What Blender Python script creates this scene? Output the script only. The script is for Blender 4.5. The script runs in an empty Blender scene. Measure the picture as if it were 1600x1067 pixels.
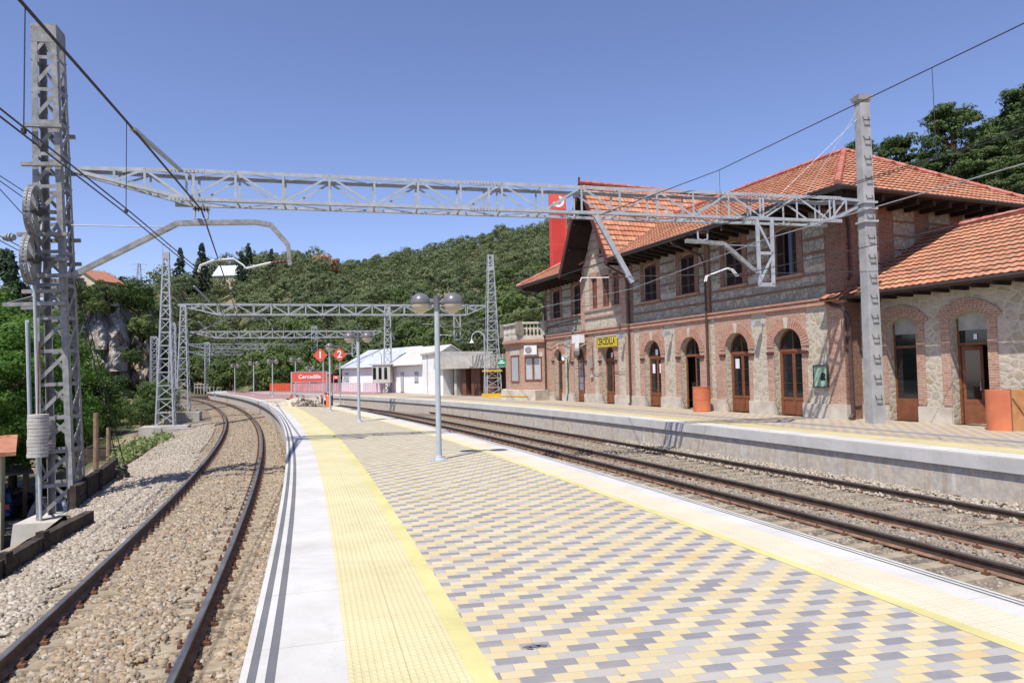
import bpy, bmesh, math, random
import numpy as np
from mathutils import Vector, Matrix
R = math.radians
scene = bpy.context.scene
COL = scene.collection
random.seed(7)

# ------------------------------------------------------------------ camera
F_PX, PITCH, ROLL, EYE = 1090.0, 0.045, -0.02, 1.8
cam_d = bpy.data.cameras.new("camera"); cam = bpy.data.objects.new("camera", cam_d); COL.objects.link(cam)
fwd = Vector((0, math.cos(PITCH), math.sin(PITCH))); rt = Vector((1, 0, 0)); up = rt.cross(fwd)
cr = math.cos(ROLL)*rt + math.sin(ROLL)*up; cu = -math.sin(ROLL)*rt + math.cos(ROLL)*up
cam.matrix_world = Matrix(((cr.x, cu.x, -fwd.x, 0), (cr.y, cu.y, -fwd.y, 0), (cr.z, cu.z, -fwd.z, EYE), (0, 0, 0, 1)))
cam_d.sensor_width = 36; cam_d.lens = 36*F_PX/1600; cam_d.clip_end = 4000; cam_d.clip_start = .05
scene.camera = cam

# ------------------------------------------------------------------ daylight
SUN_AZ, SUN_EL = 208.5, 61.0       # azimuth clockwise from +y
world = bpy.data.worlds.new("World"); scene.world = world; world.use_nodes = True
nt = world.node_tree; sky = nt.nodes.new('ShaderNodeTexSky'); sky.sky_type = 'NISHITA'; sky.sun_disc = False
sky.sun_elevation = R(SUN_EL); sky.sun_rotation = R(SUN_AZ); sky.altitude = 1200; sky.air_density = 1.0; sky.dust_density = 0.6; sky.ozone_density = 4.5
skm = nt.nodes.new('ShaderNodeMix'); skm.data_type = 'RGBA'; skm.blend_type = 'MULTIPLY'; skm.inputs[0].default_value = 1; skm.inputs[7].default_value = (1.13, .96, 1.05, 1)
nt.links.new(sky.outputs[0], skm.inputs[6]); nt.links.new(skm.outputs[2], nt.nodes['Background'].inputs[0]); nt.nodes['Background'].inputs[1].default_value = 0.136
sd = bpy.data.lights.new("sun", 'SUN'); sd.energy = 4.8; sd.angle = R(.53); sd.color = (1, .955, .89)
sun = bpy.data.objects.new("sun", sd); COL.objects.link(sun)
ldir = Vector((-math.sin(R(SUN_AZ))*math.cos(R(SUN_EL)), -math.cos(R(SUN_AZ))*math.cos(R(SUN_EL)), -math.sin(R(SUN_EL))))
sun.rotation_euler = ldir.to_track_quat('-Z', 'Y').to_euler(); sun.location = (-20, -30, 60)
scene.view_settings.view_transform = 'Standard'; scene.view_settings.look = 'None'; scene.view_settings.exposure = 0.33; scene.view_settings.gamma = 1
scene.render.engine = 'CYCLES'

# ------------------------------------------------------------------ measuring helpers (give world coordinates)
def ray(x, y): return (x-800)/F_PX*cr - (y-533.5)/F_PX*cu + fwd
def G(x, y, z=0.0):
    d = ray(x, y); t = (z-EYE)/d.z; return Vector((d.x*t, d.y*t, z))
def AT(x, y, Y):
    d = ray(x, y)*1.0; t = Y/d.y; return Vector((d.x*t, Y, EYE+d.z*t))

# ------------------------------------------------------------------ object helpers
def tag(o, label=None, cat=None, group=None, kind=None):
    if label: o['label'] = label
    if cat: o['category'] = cat
    if group: o['group'] = group
    if kind: o['kind'] = kind
    return o
def empty(name, loc=(0, 0, 0), rz=0, label=None, cat=None, group=None, kind=None):
    o = bpy.data.objects.new(name, None); COL.objects.link(o); o.location = loc; o.rotation_euler = (0, 0, rz); o.empty_display_size = .2
    return tag(o, label, cat, group, kind)
def copy_tree(o, parent=None):
    c = o.copy(); COL.objects.link(c); c.parent = parent
    for ch in [q for q in KIDS.get(o.name, [])]: copy_tree(ch, c)
    return c
KIDS = {}
def reg(o, parent):
    if parent is not None:
        o.parent = parent; KIDS.setdefault(parent.name, []).append(o)
    return o
def V(*a): return Vector(a)
SPLIT = dict(rail_clip='rail_clip', stone_panels='stone_panel', end_stone_panels='stone_panel', rafter_tails='rafter_tail', gable_purlins='purlin', cross_iron='cross_iron', splice_plate='splice_plate', plinth='plinth_block', window_sills='window_sill',
    bolt='bolt', impost='impost', posts='post', post='post', hands='dial_mark', groove='groove', brick_surround='brick_pier', platform_wall='platform_wall', yellow_line='yellow_line', stripe='stripe', leg='leg', clamp_band='clamp_band', seam='seam',
    end_walls='end_wall', brick_dressing='brick_band', gable_brick='brick_band', yellow_band='yellow_band', paper_notice='paper_notice', glazing_bar='glazing_bar', edge_frame='edge_frame', string_course='string_course', corner_pier='corner_pier', soffit='soffit', gutter='gutter',
    panel_joint='panel_joint', cornice='cornice', rails='rail_bar', rail_bars='rail_bar', support_post='support_post', border_line='border_line', guide_tube='guide_tube', barge_board='barge_board', rib='rib', cross_arm='cross_arm', dark_print='dark_print', white_mark='white_mark', frame='frame', bracket='bracket', trim='trim', fascia='fascia', end_wall='end_wall', cabinet_body='cabinet_body', lower_panel='lower_panel', pane='pane', dark_backing='dark_backing', roof='roof', wall='wall', parapet_base='parapet_base')
class MB:
    def __init__(s): s.v = []; s.f = []; s.m = []; s.uv = {}
    def add(s, vs, fs, m=0):
        b = len(s.v); s.v += [tuple(q) for q in vs]
        for f in fs: s.f.append(tuple(b+i for i in f)); s.m.append(m)
        return s
    def quad(s, a, b, c, d, m=0, uv=None):
        if uv: s.uv[len(s.f)] = uv
        return s.add([a, b, c, d], [(0, 1, 2, 3)], m)
    def poly(s, pts, m=0): return s.add(pts, [tuple(range(len(pts)))], m)
    def box(s, x0, x1, y0, y1, z0, z1, m=0):
        vs = [(x, y, z) for z in (z0, z1) for y in (y0, y1) for x in (x0, x1)]
        return s.add(vs, [(0, 2, 3, 1), (4, 5, 7, 6), (0, 1, 5, 4), (2, 6, 7, 3), (0, 4, 6, 2), (1, 3, 7, 5)], m)
    def hexa(s, p, m=0):   # 8 points: bottom 4 ccw, top 4 ccw
        return s.add(p, [(3, 2, 1, 0), (4, 5, 6, 7), (0, 1, 5, 4), (1, 2, 6, 5), (2, 3, 7, 6), (3, 0, 4, 7)], m)
    def prism(s, pts, z0, z1, m=0):
        n = len(pts); s.add([(p[0], p[1], z0) for p in pts]+[(p[0], p[1], z1) for p in pts],
            [tuple(range(n-1, -1, -1)), tuple(range(n, 2*n))]+[(i, (i+1) % n, n+(i+1) % n, n+i) for i in range(n)], m); return s
    def bar(s, a, b, w, h=None, upv=(0, 0, 1), m=0):
        a = Vector(a); b = Vector(b); h = h or w; d = (b-a)
        if d.length < 1e-6: return s
        d.normalize(); u = Vector(upv)
        if abs(d.dot(u)) > .98: u = Vector((1, 0, 0)) if abs(d.x) < .9 else Vector((0, 1, 0))
        x = d.cross(u).normalized(); y = x.cross(d).normalized()
        p = []
        for q in (a, b):
            for i, j in ((-1, -1), (1, -1), (1, 1), (-1, 1)): p.append(q+x*(i*w/2)+y*(j*h/2))
        return s.add(p, [(3, 2, 1, 0), (4, 5, 6, 7), (0, 1, 5, 4), (1, 2, 6, 5), (2, 3, 7, 6), (3, 0, 4, 7)], m)
    def angle(s, a, b, w, t=.012, upv=(0, 0, 1), m=0, flip=1):  # steel angle (L) section
        a = Vector(a); b = Vector(b); d = (b-a).normalized(); u = Vector(upv)
        if abs(d.dot(u)) > .98: u = Vector((1, 0, 0))
        x = d.cross(u).normalized()*flip; y = (x.cross(d)*flip).normalized()
        s.bar(a+y*(w/2), b+y*(w/2), t, w, y, m); s.bar(a+x*(w/2+t/2), b+x*(w/2+t/2), w, t, y, m); return s
    def tube(s, pts, r, n=8, m=0, caps=True, r2=None):
        pts = [Vector(p) for p in pts]; k = len(pts); rings = []; prev = None
        for i, p in enumerate(pts):
            d = (pts[min(i+1, k-1)]-pts[max(i-1, 0)]).normalized()
            if prev is None:
                u = Vector((0, 0, 1)) if abs(d.z) < .9 else Vector((1, 0, 0)); x = d.cross(u).normalized()
            else: x = (prev-d*prev.dot(d)).normalized()
            prev = x; y = d.cross(x); rr = r if r2 is None else r+(r2-r)*i/(k-1)
            rings.append([p+x*(rr*math.cos(2*math.pi*j/n))+y*(rr*math.sin(2*math.pi*j/n)) for j in range(n)])
        fs = [(i*n+j, i*n+(j+1) % n, (i+1)*n+(j+1) % n, (i+1)*n+j) for i in range(k-1) for j in range(n)]
        if caps: fs += [tuple(range(n-1, -1, -1)), tuple(range((k-1)*n, k*n))]
        return s.add([q for rg in rings for q in rg], fs, m)
    def lathe(s, prof, n=16, c=(0, 0, 0), axis='z', m=0, caps=True):
        vs = []; c = Vector(c)
        for r, h in prof:
            for j in range(n):
                a = 2*math.pi*j/n; x, y = r*math.cos(a), r*math.sin(a)
                vs.append(c+(Vector((x, y, h)) if axis == 'z' else Vector((x, h, y)) if axis == 'y' else Vector((h, x, y))))
        k = len(prof); fs = [(i*n+j, i*n+(j+1) % n, (i+1)*n+(j+1) % n, (i+1)*n+j) for i in range(k-1) for j in range(n)]
        if caps: fs += [tuple(range(n-1, -1, -1)), tuple(range((k-1)*n, k*n))]
        return s.add(vs, fs, m)
    def components(s):
        par = list(range(len(s.v)))
        def find(a):
            while par[a] != a: par[a] = par[par[a]]; a = par[a]
            return a
        for f in s.f:
            r = find(f[0])
            for q in f[1:]: par[find(q)] = r
        grp = {}
        for i, f in enumerate(s.f): grp.setdefault(find(f[0]), []).append(i)
        boxes = []
        for fs in grp.values():
            P = np.array([s.v[q] for i in fs for q in s.f[i]]); boxes.append([P.min(0)-.012, P.max(0)+.012, fs])
        ch = True
        while ch:      # merge touching pieces
            ch = False; out = []
            for b in boxes:
                for o in out:
                    if (b[0] <= o[1]).all() and (o[0] <= b[1]).all():
                        o[0] = np.minimum(o[0], b[0]); o[1] = np.maximum(o[1], b[1]); o[2] = o[2]+b[2]; ch = True; break
                else: out.append(b)
            boxes = out
        return [b[2] for b in boxes]
    def build(s, name, mats, parent=None, smooth=False, uvs=False):
        if name in SPLIT and parent is not None and len(s.f) > 1:
            cs = s.components()
            if 1 < len(cs) <= 100:
                o = None
                for fs in cs:
                    m = MB(); mp = {}
                    for i in fs:
                        for q in s.f[i]:
                            if q not in mp: mp[q] = len(m.v); m.v.append(s.v[q])
                        if i in s.uv: m.uv[len(m.f)] = s.uv[i]
                        m.f.append(tuple(mp[q] for q in s.f[i])); m.m.append(s.m[i])
                    o = m.build_(SPLIT[name], mats, parent, smooth)
                return o
        return s.build_(SPLIT.get(name, name), mats, parent, smooth)
    def build_(s, name, mats, parent=None, smooth=False):
        me = bpy.data.meshes.new(name); me.from_pydata(s.v, [], s.f)
        mats = mats if isinstance(mats, (list, tuple)) else [mats]
        for q in mats: me.materials.append(q)
        if len(mats) > 1: me.polygons.foreach_set('material_index', s.m)
        if s.uv:
            L = me.uv_layers.new(name='UVMap')
            for i, u in s.uv.items():
                p = me.polygons[i]
                for k, li in enumerate(p.loop_indices): L.data[li].uv = u[k]
        if smooth: me.polygons.foreach_set('use_smooth', [True]*len(s.f))
        me.update(); o = bpy.data.objects.new(name, me); COL.objects.link(o)
        if parent is not None: reg(o, parent)
        return o
def fastmesh(name, verts, faces_n, idx, mats, attr=None, smooth=False, matidx=None):
    me = bpy.data.meshes.new(name); nv = len(verts); nf = len(idx)//faces_n
    me.vertices.add(nv); me.vertices.foreach_set('co', np.asarray(verts, np.float32).ravel())
    me.loops.add(len(idx)); me.loops.foreach_set('vertex_index', np.asarray(idx, np.int32))
    me.polygons.add(nf); me.polygons.foreach_set('loop_start', np.arange(0, nf*faces_n, faces_n, dtype=np.int32))
    me.polygons.foreach_set('loop_total', np.full(nf, faces_n, np.int32))
    for q in mats: me.materials.append(q)
    if matidx is not None: me.polygons.foreach_set('material_index', np.asarray(matidx, np.int32))
    me.update(calc_edges=True)
    if smooth: me.polygons.foreach_set('use_smooth', [True]*nf)
    if attr is not None:
        a = me.attributes.new('rnd', 'FLOAT', 'FACE'); a.data.foreach_set('value', np.asarray(attr, np.float32))
    return me

# ------------------------------------------------------------------ materials
class NT:
    def __init__(s, name):
        s.mat = bpy.data.materials.new(name); s.mat.use_nodes = True; s.t = s.mat.node_tree; s.n = s.t.nodes
        s.b = s.n['Principled BSDF']; s.b.inputs['Specular IOR Level'].default_value = .3
    def N(s, typ, **kw):
        q = s.n.new(typ)
        for k, v in kw.items():
            if k.startswith('i_'): q.inputs[int(k[2:])].default_value = v
            else: setattr(q, k, v)
        return q
    def L(s, a, b): s.t.links.new(a, b)
    def val(s, x, y, op='MULTIPLY', clamp=False):
        q = s.N('ShaderNodeMath', operation=op); q.use_clamp = clamp
        for i, w in enumerate((x, y)):
            if w is None: continue
            if isinstance(w, (int, float)): q.inputs[i].default_value = w
            else: s.L(w, q.inputs[i])
        return q.outputs[0]
    def co(s, kind='Object'): return s.N('ShaderNodeTexCoord').outputs[kind]
    def noise(s, vec, scale, detail=4, rough=.55, dist=0):
        q = s.N('ShaderNodeTexNoise'); q.inputs['Scale'].default_value = scale; q.inputs['Detail'].default_value = detail
        q.inputs['Roughness'].default_value = rough; q.inputs['Distortion'].default_value = dist
        if vec is not None: s.L(vec, q.inputs['Vector'])
        return q
    def ramp(s, fac, stops, interp='LINEAR'):
        q = s.N('ShaderNodeValToRGB'); cr_ = q.color_ramp; cr_.interpolation = interp
        while len(cr_.elements) < len(stops): cr_.elements.new(.5)
        for e, (p, c) in zip(cr_.elements, stops):
            e.position = p; e.color = (*c, 1) if isinstance(c, (tuple, list)) else (c, c, c, 1)
        s.L(fac, q.inputs[0]); return q.outputs[0]
    def mix(s, f, a, b, mode='MIX'):
        q = s.N('ShaderNodeMix', data_type='RGBA', blend_type=mode)
        for w, i in ((f, 0), (a, 6), (b, 7)):
            if isinstance(w, (int, float)): q.inputs[i].default_value = w
            elif isinstance(w, (tuple, list)): q.inputs[i].default_value = (*w, 1)
            else: s.L(w, q.inputs[i])
        return q.outputs[2]
    def bump(s, h, dist=.02, strength=1.0, chain=None):
        q = s.N('ShaderNodeBump'); q.inputs['Distance'].default_value = dist; q.inputs['Strength'].default_value = strength
        s.L(h, q.inputs['Height'])
        if chain is not None: s.L(chain, q.inputs['Normal'])
        s.L(q.outputs[0], s.b.inputs['Normal']); return q.outputs[0]
    def out(s, col=None, rough=None):
        if col is not None:
            if isinstance(col, (tuple, list)): s.b.inputs['Base Color'].default_value = (*col, 1)
            else: s.L(col, s.b.inputs['Base Color'])
        if rough is not None:
            if isinstance(rough, (int, float)): s.b.inputs['Roughness'].default_value = rough
            else: s.L(rough, s.b.inputs['Roughness'])
        return s.mat
def simple(name, c1, c2=None, scale=3, rough=.6, bump=0, metallic=0, detail=5, spec=.3, lo=.35, hi=.65):
    t = NT(name); c2 = c2 or tuple(q*.75 for q in c1); o = t.co()
    nz = t.noise(o, scale, detail); col = t.ramp(nz.outputs[0], [(lo, c2), (hi, c1)])
    if bump:
        n2 = t.noise(o, scale*6, 4); t.bump(n2.outputs[0], bump)
    t.b.inputs['Metallic'].default_value = metallic; t.b.inputs['Specular IOR Level'].default_value = spec
    return t.out(col, rough)
M = {}
M['galv'] = simple('galvanised_steel', (.43, .45, .465), (.33, .35, .365), 5, .5, 0, 0)
M['galv_old'] = simple('weathered_zinc_steel', (.31, .31, .305), (.19, .19, .185), 6, .55, .003, 0)
M['steel_dark'] = simple('dark_steel', (.09, .085, .08), (.05, .048, .045), 8, .6)
M['rust'] = simple('rusty_steel', (.22, .10, .05), (.11, .055, .035), 7, .8, .004)
M['wire'] = simple('wire_cable', (.06, .06, .065), None, 5, .55, 0, .3)
M['wire_light'] = simple('bright_cable', (.42, .43, .44), None, 5, .5, 0, .4)
M['white_paint'] = simple('white_painted_wall', (.88, .885, .84), (.80, .80, .78), .8, .75, .004)
M['white_metal'] = simple('white_enamel', (.78, .78, .76), (.68, .68, .66), 3, .45)
M['conc'] = simple('concrete', (.47, .45, .41), (.31, .29, .26), 1.6, .9, .01)
M['conc_light'] = simple('pale_concrete', (.50, .47, .41), (.36, .335, .29), 1.2, .88, .006)
M['conc_pole'] = simple('grey_concrete_pole', (.40, .40, .39), (.29, .29, .285), 2.2, .85, .004)
M['lamp_post'] = simple('grey_lamp_paint', (.42, .46, .48), (.37, .41, .43), 4, .4)
M['lamp_top'] = simple('grey_lamp_shade', (.16, .155, .16), (.12, .115, .12), 3, .35, spec=.5)
M['lamp_glass'] = simple('frosted_cream_glass', (.58, .50, .36), (.50, .43, .30), 3, .35)
M['red_sign'] = simple('red_sign_enamel', (.74, .115, .075), (.66, .10, .065), 2, .45)
M['red_pylon'] = simple('red_pylon_cladding', (.58, .05, .035), (.46, .04, .03), .6, .5)
M['white_mark'] = simple('white_lettering', (.85, .85, .84), (.80, .80, .79), 2, .5)
M['yellow_sign'] = simple('yellow_enamel', (.72, .56, .05), (.62, .48, .05), 6, .45)
M['black'] = simple('black_paint', (.02, .02, .02), None, 5, .5)
M['orange'] = simple('orange_plastic', (.85, .20, .04), None, 5, .5)
M['yellow_paint'] = simple('yellow_safety_paint', (.80, .50, .03), (.72, .44, .03), 5, .5)
M['insul'] = simple('brown_insulator', (.10, .03, .02), None, 5, .25, spec=.6)
M['door'] = simple('red_brown_door_paint', (.235, .088, .042), (.18, .066, .032), 5, .45)
M['shutter'] = simple('dark_brown_shutter', (.075, .042, .034), (.05, .03, .025), 9, .65, .003)
M['shutter_sunlit'] = simple('sunlit_shutter', (.23, .095, .065), (.17, .07, .05), 9, .65, .003)  # lighter copy for the gable; its sunlit look is put into the colour
M['eave_wood'] = simple('dark_eave_timber', (.034, .02, .015), (.02, .012, .01), 6, .75, .004)  # dark timber, lowered further to put the eave shadow into the colour
M['barge'] = simple('maroon_barge_board', (.115, .036, .03), (.08, .028, .024), 4, .6)
M['gutter'] = simple('brown_gutter_metal', (.055, .04, .036), None, 5, .45)
M['pipe'] = simple('brown_downpipe', (.095, .06, .05), (.07, .045, .04), 6, .4)
M['paper'] = simple('white_paper', (.8, .8, .82), None, 2, .7)
M['cylinder_orange'] = simple('faded_orange_metal', (.62, .20, .09), (.47, .14, .07), 1.5, .5)
M['cylinder_wood'] = simple('tan_wood_panel', (.45, .22, .09), (.36, .16, .06), 4, .6)
M['green_board'] = simple('pale_green_board', (.20, .34, .20), (.36, .50, .38), 5, .5)
M['dark_room'] = simple('dark_interior', (.03, .026, .022), None, 2, .8)  # near-black colour standing in for unlit space
M['cream'] = simple('cream_render', (.62, .54, .36), (.5, .43, .28), 1.2, .85)
M['grey_roof'] = simple('grey_tile_roof', (.24, .22, .20), (.15, .14, .13), 3, .85, .02)
M['zinc_roof'] = simple('zinc_sheet_roof', (.50, .52, .55), (.42, .44, .47), .8, .5)
M['beige_roof'] = simple('beige_sheet_roof', (.56, .53, .47), (.46, .44, .39), .8, .6)
M['brown_panel'] = simple('brown_panel', (.17, .075, .05), (.12, .055, .035), 1.5, .6)
M['fence_red'] = simple('orange_red_fence', (.60, .12, .05), (.50, .09, .04), 2, .5)
M['fence_pink'] = simple('pale_pink_panel', (.74, .62, .65), (.68, .55, .58), 2, .5)
M['fence_rose'] = simple('faded_rose_panel', (.52, .24, .24), (.60, .36, .37), .8, .5)
M['red_paving'] = simple('dark_red_paving', (.36, .22, .20), (.28, .17, .155), 3, .85)
M['green_pipe'] = simple('green_conduit', (.07, .16, .07), None, 3, .5)
M['sign_green'] = simple('green_exit_enamel', (.02, .28, .14), None, 3, .5)
M['car_silver'] = simple('silver_car_paint', (.42, .43, .44), (.40, .41, .42), 1, .3, 0, .5, spec=.5)
M['car_blue'] = simple('blue_car_paint', (.03, .06, .18), None, 1, .3, 0, .3, spec=.5)
M['tyre'] = simple('tyre_rubber', (.02, .02, .02), None, 5, .8)
M['asphalt'] = simple('asphalt', (.10, .095, .09), (.06, .058, .055), 3, .9, .01)
M['timber'] = simple('old_timber_sleeper', (.075, .055, .04), (.03, .023, .018), 4, .9, .02)
M['pole_wood'] = simple('weathered_wooden_pole', (.30, .20, .13), (.20, .13, .085), 5, .85, .01)
M['bark'] = simple('tree_bark', (.11, .075, .05), (.06, .045, .03), 5, .95, .03)
M['bark_pine'] = simple('orange_pine_bark', (.17, .085, .05), (.07, .05, .035), 3, .95, .03)
M['ac_grille'] = simple('grey_fan_grille', (.30, .30, .30), None, 5, .5)
M['spoil'] = simple('pale_rubble', (.55, .48, .38), (.38, .32, .25), 3, .95, .05)

def glass_mat(name, base=(.012, .014, .016), rough=.06):
    t = NT(name); t.b.inputs['Specular IOR Level'].default_value = .8
    return t.out(base, rough)
M['glass'] = glass_mat('dark_window_glass')
M['glass_blue'] = glass_mat('blinded_window', (.20, .22, .30), .15)
M['glass_curtain'] = glass_mat('curtained_window', (.42, .45, .46), .2)
M['windscreen'] = glass_mat('car_glass', (.02, .022, .025), .08)

def brick_mat(name, c1, c2, mortar, stain=.35):
    t = NT(name); o = t.co(); sp = t.N('ShaderNodeSeparateXYZ'); t.L(o, sp.inputs[0])
    cb = t.N('ShaderNodeCombineXYZ'); t.L(t.val(sp.outputs[0], sp.outputs[1], 'ADD'), cb.inputs[0]); t.L(sp.outputs[2], cb.inputs[1])
    b = t.N('ShaderNodeTexBrick'); t.L(cb.outputs[0], b.inputs['Vector'])
    b.inputs['Color1'].default_value = (*c1, 1); b.inputs['Color2'].default_value = (*c2, 1); b.inputs['Mortar'].default_value = (*mortar, 1)
    for k, v in (('Scale', 1), ('Mortar Size', .009), ('Mortar Smooth', .2), ('Bias', 0), ('Brick Width', .26), ('Row Height', .075)): b.inputs[k].default_value = v
    n = t.noise(o, 1.3, 6, .6); n2 = t.noise(o, 14, 3)
    col = t.mix(t.ramp(n.outputs[0], [(.42, 0), (.72, stain)]), b.outputs[0], mortar)
    col = t.mix(t.ramp(n2.outputs[0], [(.3, .45), (.6, 0)]), col, tuple(q*.55 for q in c1))
    inv = t.val(1, b.outputs['Fac'], 'SUBTRACT'); t.bump(t.val(inv, n2.outputs[0], 'ADD'), .008)
    return t.out(col, .88)
M['brick'] = brick_mat('weathered_red_brick', (.37, .18, .115), (.50, .295, .21), (.58, .49, .40), .25)
M['brick_shaded'] = brick_mat('eave_shaded_brick', (.20, .09, .058), (.29, .145, .095), (.33, .26, .20), .12)  # darker copy of the brick; eave shade of the upper floor is in the colour
M['brick_band'] = brick_mat('pink_brick_moulding', (.46, .21, .14), (.54, .31, .22), (.50, .34, .27), .25)
def rubble_mat(name, cols, mortar, sx=2.6, sz=3.4, mw=.06, rough=.93):
    t = NT(name); o = t.co(); mp = t.N('ShaderNodeMapping'); t.L(o, mp.inputs[0]); mp.inputs['Scale'].default_value = (sx, sx, sz)
    nz = t.noise(mp.outputs[0], 1.2, 3); ad = t.N('ShaderNodeVectorMath', operation='MULTIPLY_ADD')
    t.L(nz.outputs[1], ad.inputs[0]); ad.inputs[1].default_value = (.35, .35, .35); t.L(mp.outputs[0], ad.inputs[2])
    v = t.N('ShaderNodeTexVoronoi', feature='DISTANCE_TO_EDGE'); t.L(ad.outputs[0], v.inputs['Vector']); v.inputs['Scale'].default_value = 1
    v2 = t.N('ShaderNodeTexVoronoi', feature='F1'); t.L(ad.outputs[0], v2.inputs['Vector']); v2.inputs['Scale'].default_value = 1
    sp = t.N('ShaderNodeSeparateColor'); t.L(v2.outputs['Color'], sp.inputs[0])
    stops = [(i/(len(cols)-1), c) for i, c in enumerate(cols)]
    col = t.ramp(sp.outputs[0], stops); n2 = t.noise(o, 9, 6, .65)
    col = t.mix(t.ramp(n2.outputs[0], [(.3, .5), (.65, 0)]), col, tuple(q*.5 for q in cols[0]))
    f = t.ramp(v.outputs[0], [(mw*.4, 1), (mw*1.4, 0)]); n3 = t.noise(o, 25, 3)
    mcol = t.mix(t.ramp(n3.outputs[0], [(.35, .35), (.6, 0)]), mortar, tuple(q*.6 for q in mortar))
    col = t.mix(f, col, mcol)
    h = t.ramp(v.outputs[0], [(0, 0), (mw*2.5, 1)]); t.bump(t.val(t.val(h, .6), n2.outputs[0], 'ADD'), .014)
    return t.out(col, rough)
M['rubble'] = rubble_mat('beige_rubble_stone', [(.42, .35, .24), (.52, .46, .36), (.45, .40, .32), (.57, .51, .41)], (.55, .49, .39), 3.4, 4.2, .09)
M['ashlar'] = rubble_mat('grey_granite_blocks', [(.36, .33, .27), (.50, .46, .38), (.33, .31, .27), (.54, .49, .39)], (.28, .24, .185), 3.4, 3.4, .08)  # grey granite, lowered in tone to carry some of the eave shade
M['plinth'] = simple('pale_granite_plinth', (.57, .52, .43), (.42, .37, .31), 2.2, .9, .008)
M['balustrade'] = simple('pale_cast_stone', (.55, .50, .42), (.38, .34, .28), 2.5, .9, .006)

def tile_mat(name, pal, dirt=.5):
    t = NT(name); uv = t.co('UV'); fl = t.N('ShaderNodeVectorMath', operation='FLOOR'); t.L(uv, fl.inputs[0])
    wn = t.N('ShaderNodeTexWhiteNoise', noise_dimensions='2D'); t.L(fl.outputs[0], wn.inputs['Vector'])
    col = t.ramp(wn.outputs[0], [(i/(len(pal)-1), c) for i, c in enumerate(pal)])
    o = t.co(); n = t.noise(o, .55, 6, .65, 1); n2 = t.noise(o, 9, 5, .7)
    col = t.mix(t.ramp(n.outputs[0], [(.44, 0), (.68, dirt)]), col, (.27, .15, .09))
    n9 = t.noise(o, 3.4, 5, .7); col = t.mix(t.ramp(n9.outputs[0], [(.56, 0), (.72, .3)]), col, (.60, .40, .27))
    col = t.mix(t.ramp(n2.outputs[0], [(.36, .35), (.60, 0)]), col, (.26, .11, .065))
    sp = t.N('ShaderNodeSeparateXYZ'); t.L(uv, sp.inputs[0]); fr = t.val(sp.outputs[1], None, 'FRACT')
    n4 = t.noise(o, 22, 2); e = t.val(fr, t.val(n4.outputs[0], .12), 'SUBTRACT')
    col = t.mix(t.ramp(e, [(.0, .85), (.09, 0)]), col, (.085, .05, .035))  # shadow line along each tile row's lower edge, painted into the colour
    return t.out(col, .85)
M['tile'] = tile_mat('orange_clay_tiles', [(.44, .165, .085), (.58, .25, .14), (.50, .19, .10), (.62, .32, .19), (.38, .14, .07)], .4)
M['tile_old'] = tile_mat('weathered_clay_tiles', [(.50, .20, .11), (.56, .28, .16), (.42, .21, .12), (.57, .24, .14), (.46, .17, .09)], .6)
M['ridge'] = simple('red_ridge_tiles', (.40, .09, .065), (.50, .24, .18), 3.5, .8, .01)

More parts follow.
